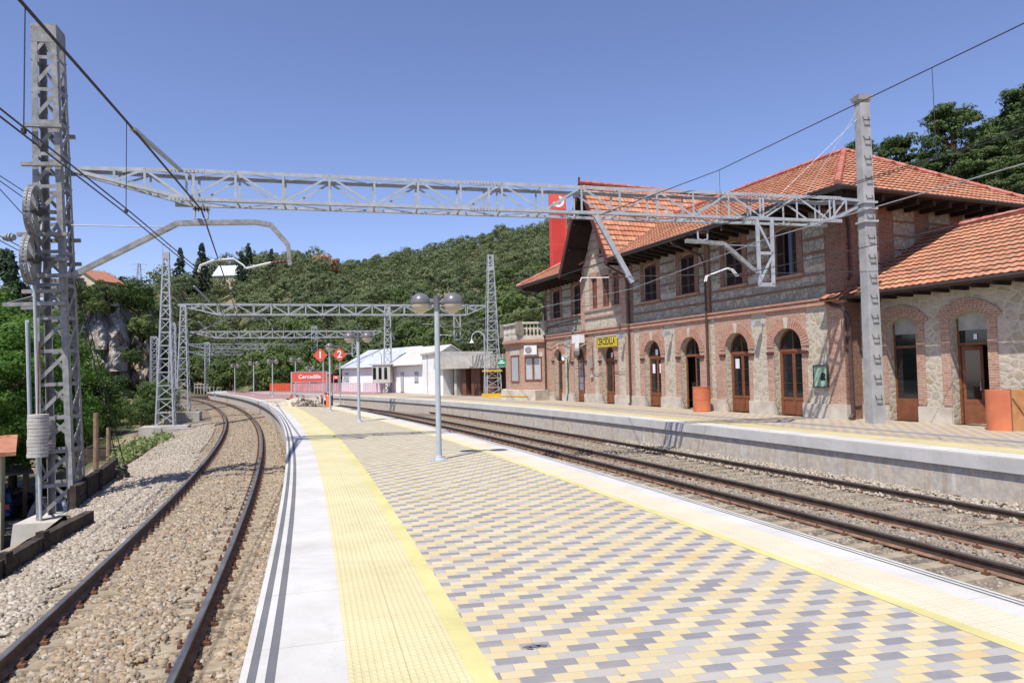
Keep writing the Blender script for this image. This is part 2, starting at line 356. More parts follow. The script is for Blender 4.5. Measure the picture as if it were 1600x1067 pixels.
# platform surfaces -------------------------------------------------
def paver_mat(name, ang, yel, dark, light, offs=(0, 0), wear=.35):
    t = NT(name); g = t.N('ShaderNodeNewGeometry').outputs['Position']; mp = t.N('ShaderNodeMapping', vector_type='TEXTURE')
    t.L(g, mp.inputs[0]); mp.inputs['Rotation'].default_value = (0, 0, ang); mp.inputs['Location'].default_value = (offs[0], offs[1], 0)
    sp = t.N('ShaderNodeSeparateXYZ'); t.L(mp.outputs[0], sp.inputs[0]); u, v = sp.outputs[0], sp.outputs[1]
    j = t.val(v, .1, 'DIVIDE'); jf = t.val(j, None, 'FLOOR'); uu = t.val(t.val(u, .2, 'DIVIDE'), t.val(jf, .5), 'SUBTRACT')
    i_ = t.val(uu, None, 'FLOOR'); half = t.val(i_, .5); k = t.val(half, None, 'FLOOR'); odd = t.val(t.val(half, k, 'SUBTRACT'), .2, 'GREATER_THAN')
    par = t.val(jf, k, 'ADD'); ph = t.val(par, .5); pf = t.val(t.val(ph, t.val(ph, None, 'FLOOR'), 'SUBTRACT'), .2, 'GREATER_THAN')
    cb = t.N('ShaderNodeCombineXYZ'); t.L(i_, cb.inputs[0]); t.L(jf, cb.inputs[1])
    wn = t.N('ShaderNodeTexWhiteNoise', noise_dimensions='2D'); t.L(cb.outputs[0], wn.inputs['Vector'])
    sc = t.N('ShaderNodeSeparateColor'); t.L(wn.outputs[1], sc.inputs[0])
    # a few tiles break the alternation of dark and light grey
    flip = t.val(sc.outputs[1], .94, 'GREATER_THAN'); pf2 = t.val(t.val(pf, flip, 'SUBTRACT'), None, 'ABSOLUTE')
    gcol = t.mix(pf2, dark, light); gcol = t.mix(t.val(sc.outputs[0], .35), gcol, tuple(min(1, q*1.35) for q in dark))
    ycol = t.ramp(sc.outputs[0], [(0, yel), (.45, tuple(q*1.07 for q in yel)), (.8, (yel[0]*1.1, yel[1]*1.16, yel[2]*1.35)), (1, (yel[0]*1.0, yel[1]*.90, yel[2]*.78))])
    # distance-safe joint: fract near 0 or 1
    fu = t.val(uu, i_, 'SUBTRACT'); fv = t.val(j, jf, 'SUBTRACT')
    du = t.val(t.val(fu, .5, 'SUBTRACT'), None, 'ABSOLUTE'); dv = t.val(t.val(fv, .5, 'SUBTRACT'), None, 'ABSOLUTE')
    ju = t.ramp(du, [(.482, 0), (.496, 1)]); jv = t.ramp(dv, [(.462, 0), (.49, 1)]); jt = t.val(ju, jv, 'MAXIMUM')
    col = t.mix(odd, gcol, ycol); n = t.noise(g, 2.0, 6, .6); n2 = t.noise(g, 40, 3); n3 = t.noise(g, .35, 4)
    col = t.mix(t.ramp(n2.outputs[0], [(.35, .16), (.6, 0)]), col, (.35, .28, .18))
    col = t.mix(t.ramp(n.outputs[0], [(.47, 0), (.75, wear)]), col, (.50, .43, .31))
    col = t.mix(t.ramp(n3.outputs[0], [(.45, 0), (.75, .22)]), col, (.40, .33, .22))
    n5 = t.noise(g, 3.3, 2); sp5 = t.N('ShaderNodeTexVoronoi', feature='F1'); t.L(g, sp5.inputs['Vector']); sp5.inputs['Scale'].default_value = 2.2
    col = t.mix(t.val(t.ramp(sp5.outputs['Distance'], [(.035, .7), (.055, 0)]), t.ramp(n5.outputs[0], [(.5, 0), (.55, 1)])), col, (.07, .065, .06))
    col = t.mix(t.val(jt, .5), col, (.56, .49, .36))
    t.bump(t.val(1, jt, 'SUBTRACT'), .003)
    return t.out(col, .8)
PAX = R(11.2)
M['paver'] = paver_mat('yellow_grey_pavers', PAX, (.505, .42, .232), (.195, .195, .215), (.395, .375, .34), (.4934, 4.92-.098))
M['paver_far'] = paver_mat('far_platform_pavers', R(22), (.40, .315, .205), (.27, .25, .235), (.345, .295, .235), (0, 0))
def strip_mat(name, base, base2, mode):
    t = NT(name); uv = t.co('UV'); sp = t.N('ShaderNodeSeparateXYZ'); t.L(uv, sp.inputs[0]); u, v = sp.outputs[0], sp.outputs[1]
    g = t.N('ShaderNodeNewGeometry').outputs['Position']; n = t.noise(g, 1.1, 6, .6); n2 = t.noise(g, 60, 2); n3 = t.noise(g, 7, 5, .6)
    col = t.ramp(n.outputs[0], [(.3, base2), (.62, base)])
    col = t.mix(t.ramp(n2.outputs[0], [(.3, .25), (.55, 0)]), col, tuple(q*.7 for q in base))
    col = t.mix(t.ramp(t.noise(g, 2.6, 7, .7, .6).outputs[0], [(.52, 0), (.74, .32)]), col, tuple(q*.66 for q in base2))
    if mode == 'tactile':
        du = t.val(t.val(t.val(v, 22), None, 'FRACT'), .5, 'SUBTRACT'); rib = t.ramp(t.val(du, None, 'ABSOLUTE'), [(.18, 1), (.3, 0)])
        w = t.val(t.val(t.val(u, 16), None, 'FRACT'), .5, 'SUBTRACT'); rib2 = t.ramp(t.val(w, None, 'ABSOLUTE'), [(.30, 1), (.42, 0)])
        r = t.val(rib, rib2); a = t.val(t.val(t.val(u, 1/.8), None, 'FRACT'), .5, 'SUBTRACT'); ja = t.ramp(t.val(a, None, 'ABSOLUTE'), [(.485, 0), (.497, 1)])
        b = t.val(t.val(t.val(v, 1/.36), None, 'FRACT'), .5, 'SUBTRACT'); jb = t.ramp(t.val(b, None, 'ABSOLUTE'), [(.475, 0), (.492, 1)])
        jt = t.val(ja, jb, 'MAXIMUM'); col = t.mix(t.val(r, .22), col, tuple(min(.95, q*1.2) for q in base))
        col = t.mix(t.val(jt, .28), col, (.45, .38, .22)); col = t.mix(t.ramp(n3.outputs[0], [(.55, 0), (.8, .3)]), col, (.56, .45, .24))
        t.bump(t.val(r, t.val(jt, .6), 'SUBTRACT'), .003)
    elif mode == 'slab':
        a = t.val(t.val(t.val(u, 1/1.2), None, 'FRACT'), .5, 'SUBTRACT'); ja = t.ramp(t.val(a, None, 'ABSOLUTE'), [(.493, 0), (.498, 1)])
        col = t.mix(t.val(ja, .6), col, (.30, .28, .24)); col = t.mix(t.ramp(n3.outputs[0], [(.6, 0), (.85, .35)]), col, (.50, .46, .38)); t.bump(n2.outputs[0], .002)
    else: t.bump(n2.outputs[0], .002)
    return t.out(col, .82)
M['coping'] = strip_mat('white_granite_coping', (.56, .545, .51), (.46, .44, .405), 'slab')
M['tactile'] = strip_mat('cream_tactile_tiles', (.57, .515, .30), (.49, .435, .235), 'tactile')
M['tactile_pale'] = strip_mat('pale_tactile_tiles', (.60, .54, .41), (.53, .465, .34), 'tactile')
M['line_yellow'] = strip_mat('bright_yellow_line', (.58, .53, .24), (.48, .43, .18), 'line')
M['line_pale'] = strip_mat('faded_yellow_band', (.52, .455, .25), (.44, .375, .20), 'line')
M['groove'] = strip_mat('dark_grit_groove', (.16, .16, .165), (.12, .12, .125), 'line')

def stain_conc():
    t = NT('stained_platform_wall'); o = t.N('ShaderNodeNewGeometry').outputs['Position']
    mp = t.N('ShaderNodeMapping'); t.L(o, mp.inputs[0]); mp.inputs['Scale'].default_value = (2.4, 2.4, .25)
    n = t.noise(mp.outputs[0], 1.5, 6, .65); n2 = t.noise(o, 6, 5, .6)
    col = t.ramp(n.outputs[0], [(.3, (.36, .29, .21)), (.45, (.58, .49, .38)), (.55, (.50, .45, .38)), (.72, (.70, .66, .58))])
    col = t.mix(t.ramp(n2.outputs[0], [(.35, .5), (.6, 0)]), col, (.28, .26, .23)); t.bump(n2.outputs[0], .01)
    return t.out(col, .9)
M['stain'] = stain_conc()
def gravel_mat(name, cols, scale=26, bumpd=.03):
    t = NT(name); g = t.N('ShaderNodeNewGeometry').outputs['Position']
    v = t.N('ShaderNodeTexVoronoi', feature='F1'); t.L(g, v.inputs['Vector']); v.inputs['Scale'].default_value = scale; v.inputs['Randomness'].default_value = 1
    sp = t.N('ShaderNodeSeparateColor'); t.L(v.outputs['Color'], sp.inputs[0])
    col = t.ramp(sp.outputs[0], [(i/(len(cols)-1), c) for i, c in enumerate(cols)])
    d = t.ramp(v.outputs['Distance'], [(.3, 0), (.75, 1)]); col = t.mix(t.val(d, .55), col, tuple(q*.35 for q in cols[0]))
    n = t.noise(g, .5, 5, .6); col = t.mix(t.ramp(n.outputs[0], [(.45, 0), (.7, .35)]), col, (.42, .33, .23))
    t.bump(t.val(1, v.outputs['Distance'], 'SUBTRACT'), bumpd)
    return t.out(col, .92)
GC = [(.13, .10, .065), (.34, .265, .175), (.24, .175, .11), (.47, .40, .31), (.19, .175, .15), (.37, .29, .19), (.29, .20, .125), (.40, .36, .30)]
GG = [(.19, .16, .12), (.29, .25, .20), (.25, .19, .125), (.36, .32, .27), (.20, .185, .165), (.28, .225, .155)]
M['gravel'] = gravel_mat('warm_ballast', [tuple(v*.72 for v in q) for q in GC])  # bed colours darkened so gaps between the loose stones look shaded
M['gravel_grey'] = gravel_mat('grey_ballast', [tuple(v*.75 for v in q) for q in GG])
def stone_mat(name, cols):
    t = NT(name); a = t.N('ShaderNodeAttribute', attribute_name='rnd'); col = t.ramp(a.outputs['Fac'], [(i/(len(cols)-1), c) for i, c in enumerate(cols)])
    n = t.noise(t.co(), 30, 2); col = t.mix(t.ramp(n.outputs[0], [(.3, .3), (.6, 0)]), col, (.25, .18, .12)); return t.out(col, .9)
M['stone'] = stone_mat('warm_ballast_stones', GC)
M['stone_pale'] = stone_mat('pale_ballast_stones', [(.32, .27, .21), (.42, .37, .30), (.26, .225, .175), (.50, .45, .38), (.36, .30, .225), (.19, .165, .13)])
M['stone_grey'] = stone_mat('grey_ballast_stones', GG)
def rail_mats():
    t = NT('rail_web_steel'); o = t.N('ShaderNodeNewGeometry').outputs['Position']; n = t.noise(o, 5, 5)
    a = t.out(t.ramp(n.outputs[0], [(.35, (.06, .042, .032)), (.65, (.115, .077, .054))]), .75)
    t = NT('rail_foot_rust'); o = t.N('ShaderNodeNewGeometry').outputs['Position']; n = t.noise(o, 6, 5)
    b = t.out(t.ramp(n.outputs[0], [(.35, (.15, .085, .055)), (.65, (.25, .15, .10))]), .85)
    t = NT('rail_head_steel'); o = t.N('ShaderNodeNewGeometry').outputs['Position']; n = t.noise(o, 3, 4)
    t.b.inputs['Metallic'].default_value = .6
    c = t.out(t.ramp(n.outputs[0], [(.35, (.16, .145, .135)), (.65, (.26, .245, .235))]), .42)
    return [a, b, c]
RM = rail_mats()
def terrain_mat():
    t = NT('hillside_soil'); g = t.N('ShaderNodeNewGeometry').outputs['Position']
    n = t.noise(g, .12, 8, .6); n2 = t.noise(g, 1.6, 6, .65); n3 = t.noise(g, 14, 3)
    col = t.ramp(n.outputs[0], [(.36, (.06, .08, .028)), (.48, (.11, .125, .05)), (.57, (.27, .22, .13)), (.68, (.40, .32, .22))])
    col = t.mix(t.ramp(n2.outputs[0], [(.4, .6), (.62, 0)]), col, (.05, .055, .025))
    col = t.mix(t.ramp(n3.outputs[0], [(.4, .3), (.6, 0)]), col, (.12, .09, .06)); t.bump(n2.outputs[0], .25); return t.out(col, .95)
M['terrain'] = terrain_mat()
def soil_mat():
    t = NT('dry_verge_soil'); g = t.N('ShaderNodeNewGeometry').outputs['Position']
    n = t.noise(g, .45, 7, .62); n3 = t.noise(g, 12, 4, .7)
    col = t.ramp(n.outputs[0], [(.35, (.16, .14, .075)), (.5, (.36, .29, .20)), (.65, (.50, .42, .32))])
    col = t.mix(t.ramp(n3.outputs[0], [(.42, .55), (.6, 0)]), col, (.20, .16, .11)); t.bump(n3.outputs[0], .06); return t.out(col, .95)
M['soil'] = soil_mat()
def rock_mat():
    t = NT('granite_crag'); g = t.N('ShaderNodeNewGeometry').outputs['Position']
    n = t.noise(g, .25, 8, .65, .5); n2 = t.noise(g, 1.2, 8, .7); v = t.N('ShaderNodeTexVoronoi', feature='DISTANCE_TO_EDGE'); t.L(g, v.inputs['Vector']); v.inputs['Scale'].default_value = .28
    col = t.ramp(n.outputs[0], [(.35, (.27, .25, .22)), (.5, (.44, .41, .36)), (.68, (.55, .48, .38))])
    col = t.mix(t.ramp(v.outputs[0], [(.0, .7), (.05, 0)]), col, (.07, .06, .05)); col = t.mix(t.ramp(n2.outputs[0], [(.35, .6), (.6, 0)]), col, (.10, .09, .075))
    t.bump(n2.outputs[0], .6); return t.out(col, .95)
M['rock'] = rock_mat()
def leaf_mat(name, cols, rough=.65, trans=.0):
    t = NT(name); a = t.N('ShaderNodeAttribute', attribute_name='rnd'); oi = t.N('ShaderNodeObjectInfo')
    f = t.val(t.val(a.outputs['Fac'], .5), t.val(oi.outputs['Random'], .5), 'ADD')
    col = t.ramp(f, [(i/(len(cols)-1), c) for i, c in enumerate(cols)])
    t.b.inputs['Specular IOR Level'].default_value = .15
    m = t.out(col, rough)
    if trans:
        tr = t.N('ShaderNodeBsdfTranslucent'); t.L(col, tr.inputs[0]); mx = t.N('ShaderNodeMixShader'); mx.inputs[0].default_value = trans
        o = t.n['Material Output']; t.L(t.b.outputs[0], mx.inputs[1]); t.L(tr.outputs[0], mx.inputs[2]); t.L(mx.outputs[0], o.inputs[0])
    return m
M['leaf_dark'] = leaf_mat('oak_foliage', [(.085, .108, .058), (.110, .142, .070), (.14, .175, .078), (.185, .215, .095)], trans=.3)  # hillside leaves lightened and greyed in place of distance haze
M['leaf_mid'] = leaf_mat('green_foliage', [(.050, .082, .025), (.078, .118, .034), (.11, .155, .046), (.16, .205, .062)], trans=.3)
M['leaf_bright'] = leaf_mat('bright_foliage', [(.035, .085, .014), (.06, .13, .020), (.09, .175, .028), (.13, .225, .04)], trans=.3)
M['leaf_conifer'] = leaf_mat('conifer_needles', [(.030, .052, .032), (.045, .072, .042), (.065, .095, .055)], trans=.1)
M['leaf_pine'] = leaf_mat('pine_needles', [(.040, .068, .024), (.065, .10, .032), (.092, .135, .042), (.12, .165, .055)], trans=.15)
M['leaf_brown'] = leaf_mat('dead_brown_foliage', [(.28, .16, .085), (.38, .23, .13), (.45, .29, .17)], trans=.1)
M['grass'] = leaf_mat('green_grass', [(.11, .16, .05), (.18, .23, .08), (.32, .32, .15)], trans=.2)

# ------------------------------------------------------------------ line work of the station (world metres)
def path(P, smax, kc, length, back=10, ds=1.0):
    x, y, a, k, k2, k3 = P; pts = []
    for i in range(back, 0, -1): pts.append((x-math.sin(a)*i*ds, y-math.cos(a)*i*ds, a, -i*ds))
    X, Y, s, th = x, y, 0.0, a
    while s <= length:
        pts.append((X, Y, th, s)); X += math.sin(th)*ds; Y += math.cos(th)*ds; s += ds
        th = a+k*s+k2*s*s+k3*s**3 if s <= smax else th+kc*ds
    return pts
def off(P, o): return [Vector((x+math.cos(t)*o, y-math.sin(t)*o, 0)) for x, y, t, s in P]
PL = path((-1.257, 4.0, -0.275229, -0.00268831, -6.14622e-06, 7.07604e-08), 100, -.0045, 260)
PR = path((7.76445, 6.0, -0.314756, -0.00347255, 6.85439e-05, -1.1701e-06), 45, -.0045, 130)
PF = path((8.69375, 6.0, -0.353255, .00288649, -.000239654, 2.24692e-06), 45, -.0048, 110, back=14)
PI = path((1.54504, 4.0, -0.300223, -.00241953, -.000166387, 4.26078e-06), 30, -.0030, 60)
ZB, ZT = -.95, -.78     # rail foot / rail top
def ribbon(mb, A, B, z, m=0, i0=0, i1=None, uvw=1.0, za=None):
    i1 = i1 or min(len(A), len(B))-1; u = 0
    for i in range(i0, i1):
        a, b, c, d = A[i], B[i], B[i+1], A[i+1]; du = (d-a).length; w = (b-a).length
        mb.quad((a.x, a.y, z), (b.x, b.y, z), (c.x, c.y, z), (d.x, d.y, z), m, uv=[(u, 0), (u, w), (u+du, w), (u+du, 0)]); u += du
    return mb
def sidewall(mb, A, z0, z1, m=0, i0=0, i1=None, flip=False):
    i1 = i1 or len(A)-1
    for i in range(i0, i1):
        a, b = A[i], A[i+1]; q = [(a.x, a.y, z0), (b.x, b.y, z0), (b.x, b.y, z1), (a.x, a.y, z1)]
        mb.add(q if not flip else q[::-1], [(0, 1, 2, 3)], m)
    return mb
def xat(poly, Y):
    for a, b in zip(poly[:-1], poly[1:]):
        if a.y <= Y <= b.y: f = (Y-a.y)/(b.y-a.y+1e-9); return a.x+(b.x-a.x)*f
    return poly[0].x if Y < poly[0].y else poly[-1].x

# island platform: coping, tactile tiles, yellow line and pavers on both sides
EL = -.33
cop = MB(); nL = 112
ribbon(cop, off(PL, EL), off(PL, EL+.045), 0, 0, 0, nL); ribbon(cop, off(PL, EL+.097), off(PL, EL+.15), 0, 0, 0, nL); ribbon(cop, off(PL, EL+.207), off(PL, .30), 0, 0, 0, nL)
gro = MB()
ribbon(gro, off(PL, EL+.045), off(PL, EL+.097), -.003, 0, 0, nL); ribbon(gro, off(PL, EL+.15), off(PL, EL+.207), -.003, 0, 0, nL)
nI = 58
ribbon(cop, off(PI, 2.603), off(PI, 2.565), 0, 0, 0, nI); ribbon(cop, off(PI, 2.54), off(PI, 2.505), 0, 0, 0, nI); ribbon(cop, off(PI, 2.475), off(PI, 2.245), 0, 0, 0, nI)
ribbon(gro, off(PI, 2.565), off(PI, 2.54), -.003, 0, 0, nI); ribbon(gro, off(PI, 2.505), off(PI, 2.475), -.003, 0, 0, nI)
# coping fascia
sidewall(cop, off(PL, EL), -.2, 0, 0, 0, nL, True); ribbon(cop, off(PL, EL), off(PL, EL+.14), -.2, 0, 0, nL)
sidewall(cop, off(PI, 2.603), -.2, 0, 0, 0, nI); ribbon(cop, off(PI, 2.603), off(PI, 2.46), -.2, 0, 0, nI)
ip = empty('island_platform', kind='structure')
cop.build('coping', M['coping'], ip); gro.build('groove', M['groove'], ip)
w = MB(); sidewall(w, off(PL, EL+.14), -1.6, -.2, 0, 0, nL, True); sidewall(w, off(PI, 2.46), -1.6, -.2, 0, 0, nI); w.build('platform_wall', M['stain'], ip)
nT = 55
tac = MB(); ribbon(tac, off(PL, .30), off(PL, 1.0), .001, 0, 0, nT); tac.build('tactile_strip', M['tactile'], ip)
tac = MB(); ribbon(tac, off(PI, 2.245), off(PI, 1.76), .001, 0, 0, 50); tac.build('tactile_strip', M['tactile_pale'], ip)
yl = MB(); ribbon(yl, off(PL, 1.0), off(PL, 1.145), .002, 0, 0, nT); ribbon(yl, off(PI, 1.76), off(PI, 1.638), .002, 0, 0, 50); yl.build('yellow_line', M['line_yellow'], ip)
A = off(PL, 1.145); B = off(PI, 1.638); pv = MB(); Y = -4
while Y < 45.5:
    a0, a1, b0, b1 = xat(A, Y), xat(A, Y+.5), xat(B, Y), xat(B, Y+.5)
    pv.quad((a0, Y, 0), (b0, Y, 0), (b1, Y+.5, 0), (a1, Y+.5, 0)); Y += .5
pv.build('paving', M['paver'], ip)
# the unfinished far end: bare sand, then dark red paving
A = off(PL, .30); B = off(PI, 2.245); sp_ = MB(); rp = MB()
pts = [G(438, 631), G(470, 634), G(520, 640.5)]
Y = 45.5
while Y < 60:
    a0, a1, b0, b1 = xat(A, Y)+(.9 if Y < 48.5 else 0), xat(A, Y+.5)+(.9 if Y < 48 else 0), xat(B, Y), xat(B, Y+.5); zz = -.01
    sp_.quad((a0, Y, zz), (b0, Y, zz), (b1, Y+.5, zz), (a1, Y+.5, zz)); Y += .5
Bf = off(PI, 2.603)
while Y < 100:
    a0, a1 = xat(A, Y), xat(A, Y+.5); wdt = 5.2 if Y < 76 else 3.5
    rp.quad((a0, Y, 0), (a0+wdt, Y, 0), (a1+wdt, Y+.5, 0), (a1, Y+.5, 0)); rp.quad((a0+wdt, Y, -1.3), (a1+wdt, Y+.5, -1.3), (a1+wdt, Y+.5, 0), (a0+wdt, Y, 0)); Y += .5
sp_.build('bare_sand', M['spoil'], ip); rp.build('red_paving', M['red_paving'], ip)

# far platform in front of the station building
fp = empty('far_platform', kind='structure'); nF = 112
c = MB(); ribbon(c, off(PF, 3.06), off(PF, 3.10), 0, 0, 0, nF); ribbon(c, off(PF, 3.13), off(PF, 3.17), 0, 0, 0, nF); ribbon(c, off(PF, 3.20), off(PF, 3.88), 0, 0, 0, nF)
sidewall(c, off(PF, 3.06), -.27, 0, 0, 0, nF, True); ribbon(c, off(PF, 3.06), off(PF, 3.26), -.27, 0, 0, nF); c.build('coping', M['coping'], fp)
c = MB(); ribbon(c, off(PF, 3.10), off(PF, 3.13), -.003, 0, 0, nF); ribbon(c, off(PF, 3.17), off(PF, 3.20), -.003, 0, 0, nF); c.build('groove', M['groove'], fp)
c = MB(); sidewall(c, off(PF, 3.13), -1.6, -.27, 0, 0, nF, True); c.build('platform_wall', M['stain'], fp)
c = MB(); ribbon(c, off(PF, 3.88), off(PF, 4.75), .001, 0, 0, 85); c.build('yellow_line', M['line_pale'], fp)
c = MB(); ribbon(c, off(PF, 4.75), off(PF, 30), 0, 0, 0, 78); c.build('paving', M['paver_far'], fp)
c = MB(); ribbon(c, off(PF, 5.9), off(PF, 6.25), .003, 0, 0, 70); c.build('dark_line', simple('dark_grey_pavers', (.20, .20, .22), (.28, .27, .27), 3, .8), fp)
c = MB(); ribbon(c, off(PF, 4.75), off(PF, 30), 0, 0, 78, nF); ribbon(c, off(PF, 3.88), off(PF, 4.75), .0, 0, 85, nF); c.build('red_paving', M['red_paving'], fp)

# ------------------------------------------------------------------ tracks
def rail(P, o, n0, n1, label, name='rail'):
    prof = [(-.068, 0), (.068, 0), (.068, .012), (.012, .035), (.010, .12), (.034, .134), (.036, .165), (.026, .172), (-.026, .172), (-.036, .165), (-.034, .134), (-.010, .12), (-.012, .035), (-.068, .012)]
    mb = MB(); n = len(prof); L = []
    for i in range(n0, n1):
        x, y, t, s = P[i]
        for px, pz in prof: L.append((x+math.cos(t)*(o+px), y-math.sin(t)*(o+px), ZB+pz))
    fs = []; ms = []
    mi = [1, 1, 1, 0, 0, 0, 2, 2, 2, 0, 0, 0, 1, 1]
    k = n1-n0
    for i in range(k-1):
        for j in range(n):
            fs.append((i*n+j, (i+1)*n+j, (i+1)*n+(j+1) % n, i*n+(j+1) % n)); ms.append(mi[j])
    mb.v = L; mb.f = fs; mb.m = ms; mb.f.append(tuple(range(n))); mb.m.append(0)
    return tag(mb.build(name, RM), label, 'rail')
rail(PL, -2.7476, 0, 215, 'left rail of the curved track beside the timber retaining wall')
rail(PL, -1.0926, 0, 215, 'rail of the curved track closest to the white platform edge')
rail(PR, 2.862, 0, 130, 'rail closest to the concrete wall of the station side platform')
rail(PR, .735, 0, 130, 'thin middle rail between the two outer rails on the station side')
rail(PR, -.412, 0, 130, 'dark rail with brown foot nearest the island platform on the station side')
rail(PR, -2.08, 0, 130, 'rail tucked under the station side edge of the island platform')
# concrete sleepers
def sleeper_proto(offs, half, label, group, tone):
    root = empty('sleeper', label=label, cat='sleeper', group=group)
    mb = MB(); prof = [(-half, 0), (half, 0)]
    mb.hexa([(-half, -.15, -.2), (half, -.15, -.2), (half, .15, -.2), (-half, .15, -.2), (-half+.03, -.11, 0), (half-.03, -.11, 0), (half-.03, .11, 0), (-half+.03, .11, 0)])
    mb.build('beam', tone, root)
    for o in offs:
        c = MB()
        for s in (-1, 1):
            c.box(o+s*.12-.035, o+s*.12+.035, -.045, .045, -.005, .035); c.tube([(o+s*.125, 0, .03), (o+s*.125, 0, .085)], .016, 6)
        c.build('rail_clip', M['rust'], root)
    return root
M['sleeper'] = simple('sandy_concrete_sleeper', (.35, .29, .21), (.23, .185, .125), 3, .9, .012)
def lay(P, oc, offs, half, s0, s1, label, group):
    proto = sleeper_proto(offs, half, label, group, M['sleeper']); first = True; s = s0
    while s < s1:
        i = int(math.floor(s))+10; f = s-math.floor(s); x0, y0, t0, _ = P[i]; x1, y1, t1, _ = P[i+1]
        x, y, t = x0+(x1-x0)*f, y0+(y1-y0)*f, t0+(t1-t0)*f
        o = proto if first else copy_tree(proto); first = False
        o.location = (x+math.cos(t)*oc, y-math.sin(t)*oc, ZB-.004+random.uniform(-.006, .004)); o.rotation_euler = (0, 0, -t+random.uniform(-.008, .008)); s += .6
lay(PL, -1.92, [-.828, .828], 1.28, -1.0, 75, 'sandy concrete sleeper half buried in the warm ballast of the curved track', 'sleepers of the curved track by the retaining wall')
lay(PR, -1.25, [-.83, .838], 1.3, -3, 42, 'concrete sleeper under the dark rail closest to the island platform', 'sleepers of the middle track')
lay(PR, 1.8, [-1.065, 1.062], 1.48, -5, 42, 'concrete sleeper lying below the rail nearest the station platform wall', 'sleepers of the station side track')

# ballast sheets
def gz(x, y): return 0
def wallx(Y):
    W_ = [(-9.2, 4.0), (-8.1, 9.0), (-7.75, 10.4), (-8.1, 12.2), (-8.72, 14.3), (-9.9, 15.4), (-10.4, 16.9), (-11.4, 19.0), (-12.1, 21.0), (-13.5, 23.5)]
    if Y > 23.5: return -1e9
    for (xa, ya), (xb, yb) in zip(W_[:-1], W_[1:]):
        if ya <= Y <= yb: return xa+(xb-xa)*(Y-ya)/(yb-ya)
    return -9.2
bl = MB(); Aw = [Vector((max(p.x, wallx(p.y)), p.y, 0)) for p in off(PL, -5.6)]; Bw = off(PL, EL+.2)
def grid_ribbon(mb, A, B, nseg, zf, i0, i1, m=0):
    n = nseg+1; base = len(mb.v)
    for i in range(i0, i1+1):
        for j in range(n):
            f = j/nseg; p = A[i]+(B[i]-A[i])*f; mb.v.append((p.x, p.y, zf(f, i)))
    for i in range(i1-i0):
        for j in range(nseg):
            a = base+i*n+j; mb.f.append((a, a+1, a+n+1, a+n)); mb.m.append(m)
def zl(f, i):   # shoulder on the left side falls away a little
    d = f*5.4; return -.985+(-.22*max(0, (1.9-d)/1.9)) + .02*math.sin(i*1.3+f*9)
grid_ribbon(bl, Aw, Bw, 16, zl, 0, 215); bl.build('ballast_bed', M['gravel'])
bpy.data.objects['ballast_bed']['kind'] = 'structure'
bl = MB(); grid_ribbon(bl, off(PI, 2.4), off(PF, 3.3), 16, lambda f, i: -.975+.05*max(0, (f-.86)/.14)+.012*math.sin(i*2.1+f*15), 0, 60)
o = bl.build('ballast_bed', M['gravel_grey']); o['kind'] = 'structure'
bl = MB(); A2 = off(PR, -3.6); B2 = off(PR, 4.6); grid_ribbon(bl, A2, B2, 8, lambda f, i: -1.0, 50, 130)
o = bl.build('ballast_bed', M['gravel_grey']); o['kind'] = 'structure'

# loose ballast stones as real geometry near the camera
rng = np.random.default_rng(3)
def stones(name, pts, size, mat, zfun=None):
    n = len(pts); base = np.array([[-1, -1, -.6], [1, -1, -.7], [1, 1, -.6], [-1, 1, -.7], [-.8, -.7, .7], [.7, -.8, .6], [.8, .7, .7], [-.7, .8, .6]])*.5
    v = base[None]+rng.uniform(-.27, .27, (n, 8, 3)); sc = rng.uniform(.6, 1.25, (n, 1, 3))*size*rng.uniform(.6, 1.5, (n, 1, 1)); v = v*sc
    a = rng.uniform(0, 2*np.pi, n); b = rng.uniform(-.7, .7, n); ca, sa, cb, sb = np.cos(a), np.sin(a), np.cos(b), np.sin(b)
    x = v[..., 0]*ca[:, None]-v[..., 1]*sa[:, None]; y = v[..., 0]*sa[:, None]+v[..., 1]*ca[:, None]; z = v[..., 2]
    y2 = y*cb[:, None]-z*sb[:, None]; z2 = y*sb[:, None]+z*cb[:, None]
    v = np.stack([x, y2, z2], -1)+np.asarray(pts)[:, None, :]
    q = np.array([0, 3, 2, 1, 4, 5, 6, 7, 0, 1, 5, 4, 1, 2, 6, 5, 2, 3, 7, 6, 3, 0, 4, 7])
    idx = (np.arange(n)[:, None]*8+q[None]).ravel()
    me = fastmesh(name, v.reshape(-1, 3), 4, idx, [mat], attr=np.repeat(rng.uniform(0, 1, n), 6))
    o = bpy.data.objects.new(name, me); COL.objects.link(o); o['kind'] = 'stuff'; return o
def scatter(P, o0, o1, s0, s1, dens, zf, skip=()):
    n = int((s1-s0)*(o1-o0)*dens); s = rng.uniform(s0, s1, n); o = rng.uniform(o0, o1, n)
    arr = np.array([(p[0], p[1], p[2]) for p in P]); i = np.floor(s).astype(int)+10; f = (s-np.floor(s))[:, None]
    q = arr[i]*(1-f)+arr[i+1]*f; x = q[:, 0]+np.cos(q[:, 2])*o; y = q[:, 1]-np.sin(q[:, 2])*o
    keep = np.ones(n, bool)
    for a, b in skip: keep &= ~((o > a) & (o < b))
    z = zf(o, s)+rng.uniform(-.012, .022, n); keep &= x > np.array([wallx(v) for v in y])+.05
    return np.stack([x, y, z], -1)[keep]
def zleft(o, s):
    d = o+5.6; return -.975-.22*np.clip((1.9-d)/1.9, 0, 1)
rs = [(-2.75-.085, -2.75+.085), (-1.09-.085, -1.09+.085)]
